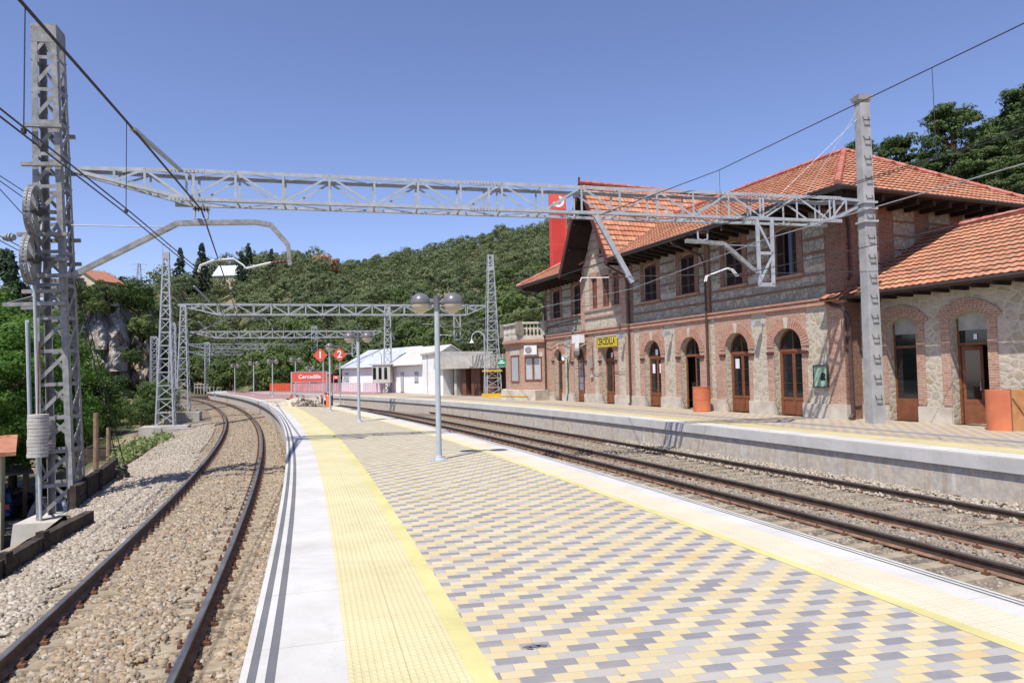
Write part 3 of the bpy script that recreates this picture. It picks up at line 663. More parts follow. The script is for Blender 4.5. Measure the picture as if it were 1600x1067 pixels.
def zmid(o, s): # stones lie lower over the sleeper heads by the rails
    near = np.minimum(np.abs(o+2.75), np.abs(o+1.09)); return zleft(o, s)+np.where(near < .34+.11*np.sin(s*3.1+o*2)+.07*np.sin(s*9.7), -.034, np.clip((near-.30)*.35-.022, -.03, .014))
a = np.concatenate([scatter(PL, -2.95, -.2, 1, 9, 1900, zmid, rs), scatter(PL, -2.95, -.2, 9, 20, 900, zmid, rs), scatter(PL, -3.2, -.2, 20, 38, 420, zmid, rs), scatter(PL, -3.6, -.2, 38, 62, 200, zmid, rs)])
stones('ballast_stones', a, .050, M['stone'])
a = np.concatenate([scatter(PL, -5.5, -2.86, 1, 12, 1400, zmid), scatter(PL, -5.5, -2.86, 12, 24, 800, zmid), scatter(PL, -5.5, -3.3, 24, 45, 260, zleft)])
stones('ballast_stones', a, .05, M['stone_pale'])
zr = lambda o, s: -.972-.032*(((o > -1.5) & (o < -.45)) | ((o > 2.2) & (o < 2.75)) | ((o > .85) & (o < 1.3)))
rr = [(2.862-.08, 2.862+.08), (.735-.08, .735+.08), (-.412-.08, -.412+.08)]
a = np.concatenate([scatter(PR, -1.2, 3.9, 0, 12, 520, zr, rr), scatter(PR, -1.2, 3.9, 12, 30, 230, zr, rr)])
stones('ballast_stones', a, .048, M['stone_grey'])
a = scatter(PF, 2.0, 3.2, -2, 25, 330, lambda o, s: -.945+.06*(o-2.0)); stones('ballast_stones', a, .05, M['stone_pale'])

# ------------------------------------------------------------------ terrain sheet
# ridge elevation (tangent above eye level), ridge distance, foot distance, by picture azimuth
def az_of(px): return math.atan2(px-800, F_PX)
TAB = [(-900, .10, 190, 70), (-200, .105, 200, 80), (60, .115, 190, 120), (110, .122, 176, 148), (150, .124, 178, 150), (215, .13, 196, 152), (262, .138, 240, 160), (330, .154, 320, 165), (420, .166, 340, 120), (480, .171, 330, 105), (530, .150, 330, 100), (570, .149, 330, 98), (640, .169, 340, 98), (720, .177, 340, 95), (790, .190, 330, 95), (860, .203, 320, 95), (950, .215, 300, 90), (1060, .205, 240, 80), (1200, .18, 190, 70), (1330, .19, 150, 58), (1480, .24, 120, 48), (1640, .33, 110, 42), (2000, .34, 110, 38), (2600, .34, 120, 38)]
TAZ = [az_of(t[0]) for t in TAB]
def lerp_tab(az, k):
    if az <= TAZ[0]: return TAB[0][k]
    for i in range(len(TAZ)-1):
        if az <= TAZ[i+1]:
            f = (az-TAZ[i])/(TAZ[i+1]-TAZ[i]); f = f*f*(3-2*f); return TAB[i][k]*(1-f)+TAB[i+1][k]*f
    return TAB[-1][k]
def sm(x): x = min(1, max(0, x)); return x*x*(3-2*x)
EDGE = [(p.x, p.y) for p in off(PL, -5.3)]
EA = np.array(EDGE)
def left_dist(x, y):
    d = EA-np.array([x, y]); i = int((d**2).sum(1).argmin()); t = PL[i][2]
    return -((x-EA[i][0])*math.cos(t)-(y-EA[i][1])*math.sin(t)), PL[i][3]
def hnoise(x, y):
    return math.sin(x*.043+1.3)*math.cos(y*.037)+.5*math.sin(x*.11+y*.07)+.35*math.cos(x*.19-y*.16)+.2*math.sin(x*.37+y*.31)
def height(x, y):
    r = math.hypot(x, y); az = math.atan2(x, max(y, .01)) if y > 0 else math.copysign(math.pi/2, x)
    d, s = left_dist(x, y); base = -1.35
    if d > 0:
        deep = 4.3*(1-sm((s-50)/45)); bn = sm((math.degrees(az)+34)/3.0); base -= deep*sm((d-.3-4.5*sm((s-18)/30)*bn)/(2.6+4.4*sm((s-15)/20)*bn))+.45*sm((s-8)/8)*(1-sm((s-45)/30))
        if s > 85: base -= 1.0*sm(d/10)
    te, rd, fd = lerp_tab(az, 1), lerp_tab(az, 2), lerp_tab(az, 3)
    top = te*math.cos(az)*rd+1.8
    f = (r-fd)/(rd-fd)
    if f > 0:
        f2 = min(f, 1); h = (top-base)*(f2**1.05 if f2 < 1 else 1); h += hnoise(x, y)*2.2*sm(f*2)*sm((1.25-f)*2) if r > 60 else 0
        if f > 1: h -= (f-1)*rd*.10
        base = base+h
    return base
me_v = []; AZN = 300; radii = list(np.concatenate([np.arange(1, 60, 1.2), np.arange(60, 180, 3), np.arange(180, 460, 8), [520, 700, 1000, 1800]]))
azs = np.linspace(R(-75), R(75), AZN)
for r in radii:
    for a in azs: x, y = r*math.sin(a), r*math.cos(a); me_v.append((x, y, height(x, y)))
idx = []
for i in range(len(radii)-1):
    for j in range(AZN-1): q = i*AZN+j; idx += [q, q+1, q+AZN+1, q+AZN]
me = fastmesh('ground', me_v, 4, idx, [M['terrain']], smooth=True)
o = bpy.data.objects.new('ground', me); COL.objects.link(o); o['kind'] = 'structure'
gb = MB(); gb.quad((-1500, -300, -6.5), (1500, -300, -6.5), (1500, 2, -6.5), (-1500, 2, -6.5)); o = gb.build('ground', M['terrain']); o['kind'] = 'structure'
vg = MB(); grid_ribbon(vg, off(PL, -14.5), off(PL, -5.2), 18, lambda f, i: 0, 0, 40); vg.v = [(x, y, height(x, y)+.06+.05*math.sin(x*2.3)*math.cos(y*1.9)) for x, y, z in vg.v]
o = vg.build('embankment', M['soil']); o['kind'] = 'structure'
# sandy verge between the curved track and the slope
q0 = off(PL, -5.9); q1 = off(PL, -9.0); vA = [a.lerp(b, sm((i-40)/14)) for i, (a, b) in enumerate(zip(q0, q1))]
vg = MB(); grid_ribbon(vg, vA, off(PL, -5.5), 6, lambda f, i: -1.27-.50*(1-f)*sm((i-25)/10)-.03*math.sin(i*.9)*f if f < .99 else -1.21, 33, 100)
o = vg.build('verge', M['soil']); o['kind'] = 'structure'
# lower road with parked cars
rd_ = MB(); a = G(-60, 840, -5.52); rd_.quad((-60, 14, -5.50), (-13.5, 14, -5.50), (-19, 60, -5.50), (-60, 60, -5.50)); o = rd_.build('lower_road', M['asphalt']); o['kind'] = 'structure'

# ------------------------------------------------------------------ overhead line: masts, gantries, cantilevers, wires
def proj(P):
    q = Vector(P)-Vector((0, 0, EYE)); w = q.dot(fwd); return (800+F_PX*q.dot(cr)/w, 533.5-F_PX*q.dot(cu)/w)
def zfind(P, y):
    lo, hi = -5, 40
    for _ in range(50):
        m = (lo+hi)/2
        if proj((P[0], P[1], m))[1] > y: lo = m
        else: hi = m
    return lo
def lattice_mast(loc, top, w0, w1, rot, panel, label, leg=.07, mat='galv', group=None, cap=.18, detail=True, name='lattice_mast'):
    root = empty(name, loc, rot, label, 'mast', group); H = top-loc[2]; mt = M[mat]
    def hw(z): return (w0+(w1-w0)*z/H)/2
    cs = [(-1, -1), (1, -1), (1, 1), (-1, 1)]
    for a, b in cs:
        mb = MB(); t = .014 if detail else leg*.5
        p0 = V(a*hw(0), b*hw(0), 0); p1 = V(a*hw(H), b*hw(H), H)
        if detail:
            mb.bar(p0-V(a*leg/2, 0, 0), p1-V(a*leg/2, 0, 0), leg, t, (0, 1, 0)); mb.bar(p0-V(0, b*(leg/2+t/2), 0), p1-V(0, b*(leg/2+t/2), 0), t, leg, (0, 1, 0))
        else: mb.bar(p0, p1, leg, leg)
        mb.build('leg', mt, root)
    br = MB(); n = max(2, int(round(H/panel))); zs = [H*i/n for i in range(n+1)]
    bw = min(.085, leg*.75)
    for i, z in enumerate(zs):
        h = hw(z)
        for k in range(4):
            a, b = cs[k], cs[(k+1) % 4]
            if i: br.bar(V(a[0]*h, a[1]*h, z), V(b[0]*h, b[1]*h, z), .012 if detail else bw, bw, (0, 0, 1)) if True else None
            if i < n:
                h2 = hw(zs[i+1]); br.bar(V(a[0]*h*.98, a[1]*h*.98, z+.04), V(b[0]*h2*.98, b[1]*h2*.98, zs[i+1]-.04), .012 if detail else bw*.8, bw, (0, 0, 1))
            if detail and i:   # gusset plates
                br.bar(V(a[0]*(h+.008), a[1]*(h+.008), z-.09), V(a[0]*(h+.008), a[1]*(h+.008), z+.09), .11, .11) if False else None
    br.build('bracing', mt, root)
    if cap:
        c = MB(); h = hw(H)+.008
        for k in range(4):
            a, b = cs[k], cs[(k+1) % 4]; c.bar(V(a[0]*h, a[1]*h, H-cap/2), V(b[0]*h, b[1]*h, H-cap/2), .014, cap, (0, 0, 1))
        c.build('cap_plate', mt, root)
    return root
def gantry(A, B, z, label, lo0=2.6, lo1=1.5, dep=.72, wid=.70, panel=1.17, ch=.085, mat='galv', group=None, detail=True):
    A = Vector(A); B = Vector(B); d = (B-A); L = d.length; rot = math.atan2(d.y, d.x); root = empty('gantry', (A.x, A.y, 0), rot, label, 'gantry', group); mt = M[mat]
    lo1 = L-lo1; e = .22
    def yb(x, s):  # chord spread narrows at the ends
        f = min(1, x/lo0, (L-x)/(L-lo1)); c = wid/2; return c+s*(wid/2)*(.42+.58*max(0, f))
    def zl_(x): 
        if x < lo0: return z-.06-(dep-.06)*x/lo0
        if x > lo1: return z-.06-(dep-.06)*(L-x)/(L-lo1)
        return z-dep
    for s in (-1, 1):
        for pts in ([(0, z), (lo0, z), (lo1, z), (L, z)], [(0, z-.06), (lo0, z-dep), (lo1, z-dep), (L, z-.06)]):
            mb = MB()
            for (xa, za), (xb, zb) in zip(pts[:-1], pts[1:]):
                if detail: mb.bar(V(xa, yb(xa, s), za), V(xb, yb(xb, s), zb), .014, ch, (0, 0, 1)); mb.bar(V(xa, yb(xa, s)-s*ch/2, za+(ch/2 if za >= z-.01 else -ch/2)), V(xb, yb(xb, s)-s*ch/2, zb+(ch/2 if zb >= z-.01 else -ch/2)), ch, .014, (0, 0, 1))
                else: mb.bar(V(xa, yb(xa, s), za), V(xb, yb(xb, s), zb), ch, ch, (0, 0, 1))
            mb.build('chord', mt, root)
    br = MB(); n = int(round((lo1-lo0)/panel)); xs = [.9]+[lo0*.62]+[lo0+(lo1-lo0)*i/n for i in range(n+1)]+[L-(L-lo1)*.55]
    t = .010 if detail else .035; bw = .055
    for i, x in enumerate(xs):
        for s in (-1, 1): br.bar(V(x, yb(x, s), z), V(x, yb(x, s), zl_(x)), bw, t, (0, 1, 0))
        br.bar(V(x, yb(x, -1), z), V(x, yb(x, 1), z), .04, .012); br.bar(V(x, yb(x, -1), zl_(x)), V(x, yb(x, 1), zl_(x)), .05, .012)
        if i < len(xs)-1:
            x2 = xs[i+1]; up_ = i % 2 == 0
            for s in (-1, 1):
                zz = (zl_(x), z) if up_ else (z, zl_(x2))
                if up_: br.bar(V(x, yb(x, s), zl_(x)), V(x2, yb(x2, s), z), bw, t, (0, 1, 0))
                else: br.bar(V(x, yb(x, s), z), V(x2, yb(x2, s), zl_(x2)), bw, t, (0, 1, 0))
            for zf, q in ((lambda u: z+.02, 0), (lambda u: zl_(u)-.03, 1)):
                s = -1 if (i+q) % 2 else 1; br.bar(V(x, yb(x, s), zf(x)), V(x2, yb(x2, -s), zf(x2)), .045, .01)
    br.build('lacing', mt, root)
    if detail:
        sp = MB()
        for x in (lo0, (lo0+lo1)/2-1.7, lo1-2.6, lo1):
            for s in (-1, 1):
                for zz in (z, z-dep): sp.box(x-.42, x+.42, yb(x, s)-.016, yb(x, s)+.016, zz-.05, zz+.05)
                sp.bar(V(x+.16, yb(x, s), z), V(x+.16, yb(x, s), z-dep), bw*1.2, .012, (0, 1, 0))
        sp.build('splice_plate', mt, root)
        bt = MB()
        for x in (lo0, (lo0+lo1)/2-1.7, lo1-2.6, lo1):
            for k in range(-4, 5):
                for zz in (z, z-dep): bt.tube([(x+k*.09, yb(x, -1)-.035, zz), (x+k*.09, yb(x, -1)+.0, zz)], .011, 6)
        bt.build('bolt', M['galv_old'], root)
    return root
GA, GB = G(112, 259, 7.07), G(1360, 312, 7.07); gd = (GB-GA).normalized(); gn = Vector((-gd.y, gd.x, 0)); GROT = math.atan2(gd.y, gd.x)
def g1(x, z, o=0): p = GA+gd*x+gn*o; return Vector((p.x, p.y, z))
gantry(GA, GB, 7.07, 'long grey lattice gantry spanning all tracks in the foreground from lattice tower to concrete pole')
m1 = g1(-.40, 0, .35); q_ = AT(97, 800, m1.y); m1 = Vector((q_.x, m1.y, 0))
MTOP = zfind((m1.x, m1.y), 50)
big = lattice_mast((m1.x, m1.y, -1.45), MTOP, .80, .54, GROT, .82, 'tall weathered lattice tower with tension wheels and counterweights at far left', .13, 'galv_old', cap=.42)
big.rotation_euler = (0, -.034, GROT)      # the old tower leans a little away from the tracks
# platforms and channel irons bolted on the tower
e = MB()
for z in (11.15-1.45+.0,): pass
def lz(zw): return zw+1.45
for zw, x0, x1 in ((7.05, -.50, .42), (5.35, -.62, .45), (4.75, -.45, .45), (4.35, -.5, .5), (3.68, -.95, .35), (3.98, -.55, .30), (8.0, -.42, .40)):
    e.bar(V(x0, -.42, lz(zw)), V(x1, -.42, lz(zw)), .10, .09); e.bar(V(x0+.05, .40, lz(zw)), V(x1, .40, lz(zw)), .09, .09)
e.bar(V(-.95, -.42, lz(3.68)), V(-.55, .42, lz(3.98)), .08, .06)
e.build('cross_iron', M['galv_old'], big)
e = MB(); e.tube([(-.46, -.46, lz(3.25)), (-.46, -.46, lz(1.0))], .035, 8); e.tube([(-.28, -.47, lz(5.4)), (-.28, -.47, lz(-1.4))], .035, 8)
e.bar(V(-.47, -.40, lz(3.3)), V(-.47, -.40, lz(.9)), .08, .05, (0, 1, 0)); e.build('guide_tube', M['lamp_post'], big)
# tension wheels, each with toothed rim, spokes and hub
def wheel(px, py, label):
    P = g1(-1.02, 0, -.35); P = AT(px, py, P.y-.05)
    root = empty('tension_wheel', P, R(-70), label, 'wheel', None)
    r = .56; mb = MB()
    for yy in (-.045, .045):
        N = 36
        mb.lathe([(r, yy-.03), (r+.035, yy-.03), (r+.035, yy+.03), (r, yy+.03), (r-.05, yy+.02), (r-.05, yy-.02), (r, yy-.03)], N, axis='y', caps=False)
    for k in range(40):
        a = 2*math.pi*k/40; mb.bar(V(math.cos(a)*(r+.02), -.06, math.sin(a)*(r+.02)), V(math.cos(a)*(r+.02), .06, math.sin(a)*(r+.02)), .035, .05)
    mb.build('rim', M['galv_old'], root)
    for k in range(5):
        s = MB(); a = 2*math.pi*k/5+.3; s.bar(V(math.cos(a)*.08, 0, math.sin(a)*.08), V(math.cos(a)*(r-.02), 0, math.sin(a)*(r-.02)), .07, .10, (0, 1, 0)); s.build('spoke', M['galv_old'], root)
    h = MB(); h.lathe([(.0, -.2), (.09, -.2), (.11, -.12), (.11, .12), (.09, .2), (0, .2)], 14, axis='y'); h.bar(V(0, .15, 0), V(.0, .45, 0), .08, .08); h.build('hub', M['steel_dark'], root)
    return root
wheel(53, 330, 'upper spoked tension wheel hanging on the left side of the lattice tower')
wheel(48, 405, 'lower spoked tension wheel hanging on the left side of the lattice tower')
def weights(px, y0, y1, r, Yd, label):
    P = AT(px, y1, Yd); top = AT(px, y0, Yd).z; n = 12; hgt = (top-P.z)/n
    root = empty('counterweight', P, random.uniform(0, 1), label, 'counterweight')
    for i in range(n):
        mb = MB(); z = i*hgt; mb.lathe([(0, z+.004), (r-.004, z+.004), (r, z+.007), (r, z+hgt-.007), (r-.004, z+hgt-.004), (0, z+hgt-.004)], 24, c=(random.uniform(-.006, .006), random.uniform(-.006, .006), 0)); 
        mb.build('weight_disc', M['weights'], root)
    rd = MB(); rd.tube([(0, 0, n*hgt), (0, 0, n*hgt+1.7)], .018, 6); rd.build('hanger_rod', M['rust'], root)
M['weights'] = simple('grey_stained_cast_weights', (.52, .51, .47), (.40, .37, .31), 4, .8, .004)
weights(59, 647, 714, .215, m1.y-.72, 'front stack of round grey counterweight discs on the lattice tower')
weights(74, 656, 708, .17, m1.y+.25, 'rear stack of round counterweight discs half hidden behind the front stack')
# footing
f = MB(); fz = -1.45; c0 = g1(-.4, 0, .3); root = empty('tower_footing', (c0.x, c0.y, 0), GROT, 'sloping concrete footing under the big lattice tower', 'footing')
f.hexa([(-.66, -.80, -2.4), (.75, -.80, -2.4), (.75, .8, -2.4), (-.66, .8, -2.4), (-.60, -.72, fz), (.62, -.72, fz), (.62, .7, fz), (-.60, .7, fz)]); f.build('footing_block', M['conc_light'], root)

# square concrete pole on the station platform with rung stirrups
cp = G(1368, 661, 0); cp = empty('concrete_pole', cp, R(8), 'grey concrete catenary pole with step irons in front of the station building', 'pole')
mb = MB(); mb.hexa([(-.22, -.19, -.3), (.22, -.19, -.3), (.22, .19, -.3), (-.22, .19, -.3), (-.165, -.15, 10.3), (.165, -.15, 10.3), (.165, .15, 10.3), (-.165, .15, 10.3)])
for s in (-1, 1): mb.box(-.245*1, -.225, s*.16-.045, s*.16+.045, 0, 10) if False else None
mb.build('shaft', M['conc_pole'], cp)
mb = MB(); mb.hexa([(-.22, -.19, 10.25), (.22, -.19, 10.25), (.22, .19, 10.25), (-.22, .19, 10.25), (-.26, -.22, 10.40), (.26, -.22, 10.40), (.26, .22, 10.40), (-.26, .22, 10.40)]); mb.build('cap', M['conc'], cp)
for k in range(15):
    z = .75+.63*k; h = .188-.037*z/10.3; mb = MB(); mb.bar(V(-.10, -h+.01, z+.15), V(-.09, -h-.07, z), .014, .014, (1, 0, 0)); mb.bar(V(.10, -h+.01, z+.15), V(.09, -h-.07, z), .014, .014, (1, 0, 0)); mb.bar(V(-.10, -h-.07, z), V(.10, -h-.07, z), .022, .034); mb.build('step_iron', M['steel_dark'], cp)
mb = MB()
for z in (6.95, 6.75, 6.35): mb.box(-.25, .25, -.23, .23, z-.03, z+.03)
mb.build('clamp_band', M['galv'], cp)

def strut(name, pts, w, mat, label, cat, n=8, group=None):
    mb = MB(); mb.tube(pts, w, n); o = mb.build(name, mat); return tag(o, label, cat, group)
# left cantilever
root = empty('cantilever_arm', g1(0, 4.35, .0), GROT, 'bent steel cantilever arm reaching out from the big tower over the curved track', 'cantilever')
def lc(x, z, y=0): return V(x, y, z-4.35)
mb = MB()
P_ = [(0.0, 4.35), (2.40, 5.72), (4.26, 5.80), (4.62, 5.74), (5.04, 5.23), (5.09, 4.70)]
for y_ in (-.05, .05):
    for a, b in zip(P_[:-1], P_[1:]): mb.bar(lc(*a, y=y_), lc(*b, y=y_), .035, .12 if a[0] < 5 else .10, (0, 0, 1))
mb.build('arm', M['galv_old'], root)
mb = MB(); mb.tube([lc(0, 5.60), lc(2.35, 5.62)], .014, 6); mb.build('tie_rod', M['galv'], root)
def cradle(root, x, z, f):
    mb = MB(); mb.tube([f(x-.16, z+.30), f(x-.15, z+.06), f(x, z+.02), f(x+.15, z+.06), f(x+.16, z+.30)], .03, 8); mb.build('cradle', M['galv'], root)
    mb = MB(); mb.tube([f(x-.2, z+.30), f(x+.2, z+.30)], .03, 8)
    for k in range(5): q = f(x-.14+.07*k, z+.30); mb.lathe([(0, -.012), (.07, -.012), (.07, .012), (0, .012)], 12, c=q, axis='x')
    mb.build('insulator', M['insul'], root)
cradle(root, 2.95, 5.80, lc)
def steady(root, f, pts, ins):
    mb = MB()
    for dy in (-.05, .05): mb.tube([f(x, z, dy) for x, z in pts], .02, 8)
    mb.build('registration_arm', M['white_metal'], root)
    mb = MB(); a, b = ins; mb.tube([f(*a), f(*b)], .03, 8); dx = (b[0]-a[0]); dz = (b[1]-a[1])
    for k in range(4): t_ = .2+.2*k; mb.lathe([(0, -.015), (.065, -.015), (.065, .015), (0, .015)], 10, c=f(a[0]+dx*t_, a[1]+dz*t_), axis='x')
    mb.build('insulator', M['insul'], root)
steady(root, lc, [(2.88, 4.50), (2.93, 4.66), (3.26, 4.80), (3.72, 4.84), (3.95, 4.68), (4.02, 4.60), (4.62, 4.76)], ((4.60, 4.75), (5.05, 4.82)))
# right drop post and cantilever
root = empty('drop_post', g1(18.9, 6.3, 0), GROT, 'short lattice drop post below the right part of the big gantry carrying a cantilever', 'drop post')
def rc(x, z, y=0): return V(x-18.9, y, z-6.3)
mb = MB(); mb.bar(rc(18.68, 6.33), rc(18.70, 4.30), .10, .06, (0, 1, 0)); mb.bar(rc(19.18, 6.33), rc(19.16, 4.30), .10, .06, (0, 1, 0)); mb.bar(rc(18.66, 4.32), rc(19.2, 4.32), .06, .12, (0, 0, 1)); mb.bar(rc(18.68, 5.28), rc(19.18, 5.28), .06, .09, (0, 0, 1))
mb.bar(rc(18.70, 6.2), rc(19.16, 5.35), .07, .03, (0, 1, 0)); mb.bar(rc(18.72, 4.42), rc(19.16, 5.2), .07, .03, (0, 1, 0)); mb.build('frame', M['galv'], root)
root = empty('cantilever_arm', g1(18.66, 4.65, 0), GROT, 'bent cantilever arm hanging from the drop post in front of the station upper windows', 'cantilever')
def rcc(x, z, y=0): return V(x-18.66, y, z-4.65)
mb = MB()
for y_ in (-.05, .05):
    for a, b in (((18.62, 4.66), (17.52, 5.54)), ((17.52, 5.54), (16.30, 5.60))): mb.bar(rcc(*a, y=y_), rcc(*b, y=y_), .035, .11, (0, 0, 1))
mb.build('arm', M['galv_old'], root)
mb = MB(); mb.tube([rcc(17.6, 5.5), rcc(18.66, 5.5)], .012, 6); mb.build('tie_rod', M['galv'], root)
cradle(root, 16.85, 5.60, rcc)
steady(root, rcc, [(16.89, 4.39), (16.93, 4.55), (17.12, 4.62), (17.62, 4.80), (17.78, 4.76), (17.95, 4.57)], ((17.95, 4.58), (18.55, 4.66)))
# slanting hanger over the middle track with its steady arm
root = empty('slanting_hanger', g1(13.6, 6.3, 0), GROT, 'slanting bright channel hanging below the gantry in front of the station gable', 'hanger')
mb = MB(); a, b = V(-.1, 0, -.02), V(.98, 0, -1.95); mb.bar(a, b, .03, .14, (0, 0, 1)); mb.bar(a+V(0, .06, 0), b+V(0, .06, 0), .03, .14, (0, 0, 1)); mb.build('channel', M['galv'], root)
mb = MB(); mb.tube([V(-.62, 0, -1.95), V(-.58, 0, -1.84), V(.0, 0, -1.83), V(.9, 0, -1.78)], .016, 6); mb.build('steady_arm', M['white_metal'], root)
mb = MB(); mb.tube([V(.25, 0, -1.81), V(.75, 0, -1.79)], .03, 8); mb.build('insulator', M['insul'], root)

# wires ------------------------------------------------------------
def wire(pts, r, label, mat='wire', droppers=(), sag=0.0, name='overhead_wire'):
    P = [Vector(p) for p in pts]
    if sag:
        Q = []
        for a, b in zip(P[:-1], P[1:]):
            for k in range(10): t = k/10; q = a.lerp(b, t); q.z -= sag*4*t*(1-t)*min(1, (b-a).length/30); Q.append(q)
        Q.append(P[-1]); P = Q
    mb = MB(); mb.tube(P, r, 6); o = mb.build(name, M[mat]); tag(o, label, 'wire')
    for a, b in droppers:
        m2 = MB(); m2.tube([a, b], .007, 5); m2.box(b[0]-.02, b[0]+.02, b[1]-.02, b[1]+.02, b[2]-.03, b[2]+.03); q = m2.build('dropper', M[mat], o)
    return o
def xy(P): return Vector((P.x, P.y, 0))
# curved track: messenger above, twin contact wires below
c1 = g1(2.90, 4.50); m1_ = g1(2.95, 6.08)
d1, d2 = G(197, 330, 4.60), G(37, 205, 4.62); u1, u2 = Vector((d1.x, d1.y, zfind(d1, 190))), Vector((d2.x, d2.y, zfind(d2, 10)))
bdir = (d2-d1); cb = d2+bdir*1.5; ub = u2+(u2-u1)*2.2
def centre(off_, Yt):
    q = off(PL, off_); 
    for p in q:
        if p.y >= Yt: return p.copy()
nx = centre(-1.8, 49.2)
wire([ub, u2, u1, m1_, Vector((nx.x, nx.y, 5.9))], .022, 'thick messenger cable passing the top of the lattice tower towards the curved track', droppers=[(u1, d1), (u2, d2)])
for k, nm in ((-.05, 'left'), (.05, 'right')):
    s = gd*k; wire([cb+s, d2+s, d1+s, c1+s, Vector((nx.x+k, nx.y, 4.5))], .011, '%s strand of the twin contact wires over the curved track' % nm)
# rod between messenger and gantry end
f_ = .5
best = min((abs(proj(m1_.lerp(u1, t/50))[0]-205), t) for t in range(0, 51)); 
pr_ = min(((abs(proj(a.lerp(b, t/40))[0]-206), a.lerp(b, t/40)) for a, b in ((m1_, u1), (u1, u2)) for t in range(41)), key=lambda q: q[0])[1]
mb = MB(); pe = g1(2.45, 7.08, .0); mb.bar(pr_, pe, .09, .05); tag(mb.build('strain_rod', M['lamp_post']), 'bright flat strain rod running from the messenger cable down to the gantry left end', 'rod')
prev_m, prev_c = Vector((nx.x, nx.y, 5.9)), Vector((nx.x, nx.y, 4.5))
for Yt, w1_ in ((78, 'second'), (104, 'third'), (134, 'fourth')):
    q = centre(-1.8, Yt); a = Vector((q.x, q.y, 5.9)); b = Vector((q.x, q.y, 4.5))
    wire([prev_m, a], .014, 'messenger cable of the curved track in the %s distant span' % w1_, sag=.5); wire([prev_c, b], .012, 'contact wire of the curved track in the %s distant span' % w1_); prev_m, prev_c = a, b
# station side track
ci = g1(16.85, 5.92); cd1, cd2 = G(1127, 359, 5.93), G(1463, 247, 6.0); cu1, cu2 = Vector((cd1.x, cd1.y, zfind(cd1, 266))), Vector((cd2.x, cd2.y, zfind(cd2, 106)))
back = cd2+(cd2-cd1)*2.5; fx = AT(470, 560, 100)
far_m = AT(712, 488, 54.2); far_c = AT(760, 560, 54.2); 
wire([cu2+(cu2-cu1)*2.5, cu2, cu1, g1(13.65, 6.30)], .012, 'thin upper wire sloping across the sky above the station roof', droppers=[(cu1, cd1), (cu2, cd2)])
for k in (-.09, .09): wire([back+gd*k, cd2+gd*k*.9, ci+gd*k*.4, AT(690, 490, 54)+Vector((k, 0, 0))], .0095, ('left' if k < 0 else 'right')+' cable of the dark pair running past the concrete pole over the station side track')
wire([G(1600, 328, 4.7)+(G(1600, 328, 4.7)-G(1310, 396, 4.5))*2, G(1310, 396, 4.5), g1(16.89, 4.39), AT(712, 520, 54)], .011, 'contact wire held by the curved registration arm in front of the upper windows')
q1, q2 = G(1600, 256, 5.6), G(1199, 373, 5.2); wire([q1+(q1-q2)*2, q1, q2, AT(985, 452, 30), AT(690, 512, 54)], .013, 'bright steel wire crossing behind the concrete pole and the drop post', 'wire_light')
q1, q2 = G(1199, 470, 4.1), G(940, 500, 4.2); wire([g1(14.4, 4.55), AT(860, 478, 40), AT(640, 530, 70)], .010, 'contact wire of the middle track leaving the slanting hanger towards the far masts')
q1 = G(1600, 420, 4.4); wire([q1+(q1-g1(14.4, 4.5))*1.5, g1(14.4, 4.52)], .010, 'contact wire of the middle track passing low across the station front')
wire([g1(20.4, 7.12), Vector((cp.location.x, cp.location.y, 10.2))], .008, 'guy wire from the gantry up to the top of the concrete pole', 'wire_light')
wire([g1(19.7, 7.12, .5), Vector((cp.location.x-.15, cp.location.y, 9.7))], .008, 'second thinner guy wire from the gantry to just below the pole cap', 'wire_light')
# wires leaving the tension wheels to the left
for i, (x0, y0, x1, y1) in enumerate(((0, 275, 48, 306), (0, 283, 52, 320), (0, 296, 45, 345), (0, 369, 45, 392), (0, 376, 45, 400))):
    a = AT(x1, y1, m1.y-.5); b = AT(x0, y0, m1.y-2.3); wire([a, b+(b-a)*3], .010, ['topmost', 'second', 'third', 'fourth', 'lowest'][i]+' wire leaving the tension wheels towards the left picture edge')
a = AT(8, 371, m1.y-2); 
mb = MB()
for k in range(4): mb.lathe([(0, -.02), (.10-.02*abs(k-1.5), -.02), (.10-.02*abs(k-1.5), .02), (0, .02)], 14, c=(k*.06, 0, 0), axis='x')
o = mb.build('glass_insulator', M['ac_grille']); o.location = a; tag(o, 'round glass insulator on the lowest wires at the left picture edge', 'insulator')
# guy ropes of the tower down to ground anchors
for px, py, lab in ((190, 752, 'left'), (200, 748, 'right')):
    b = G(px, py, -1.10); a = AT(118 if lab == 'left' else 122, 440, m1.y+.3); wire([a, b], .013, '%s guy rope running from the big tower down to the gravel' % lab)
    root = empty('ground_anchor', b, 0, '%s dark turnbuckle anchor of the tower guy ropes in the gravel' % lab, 'anchor'); u_ = (a-b).normalized()
    mb = MB(); mb.tube([V(0, 0, -.1), u_*.55], .05, 8); mb.tube([u_*.12, u_*.2], .085, 8); mb.tube([u_*.4, u_*.47], .085, 8); mb.build('turnbuckle', M['steel_dark'], root); mb = MB(); mb.box(-.12, .12, -.09, .09, -.12, .05); mb.build('anchor_plate', M['rust'], root)

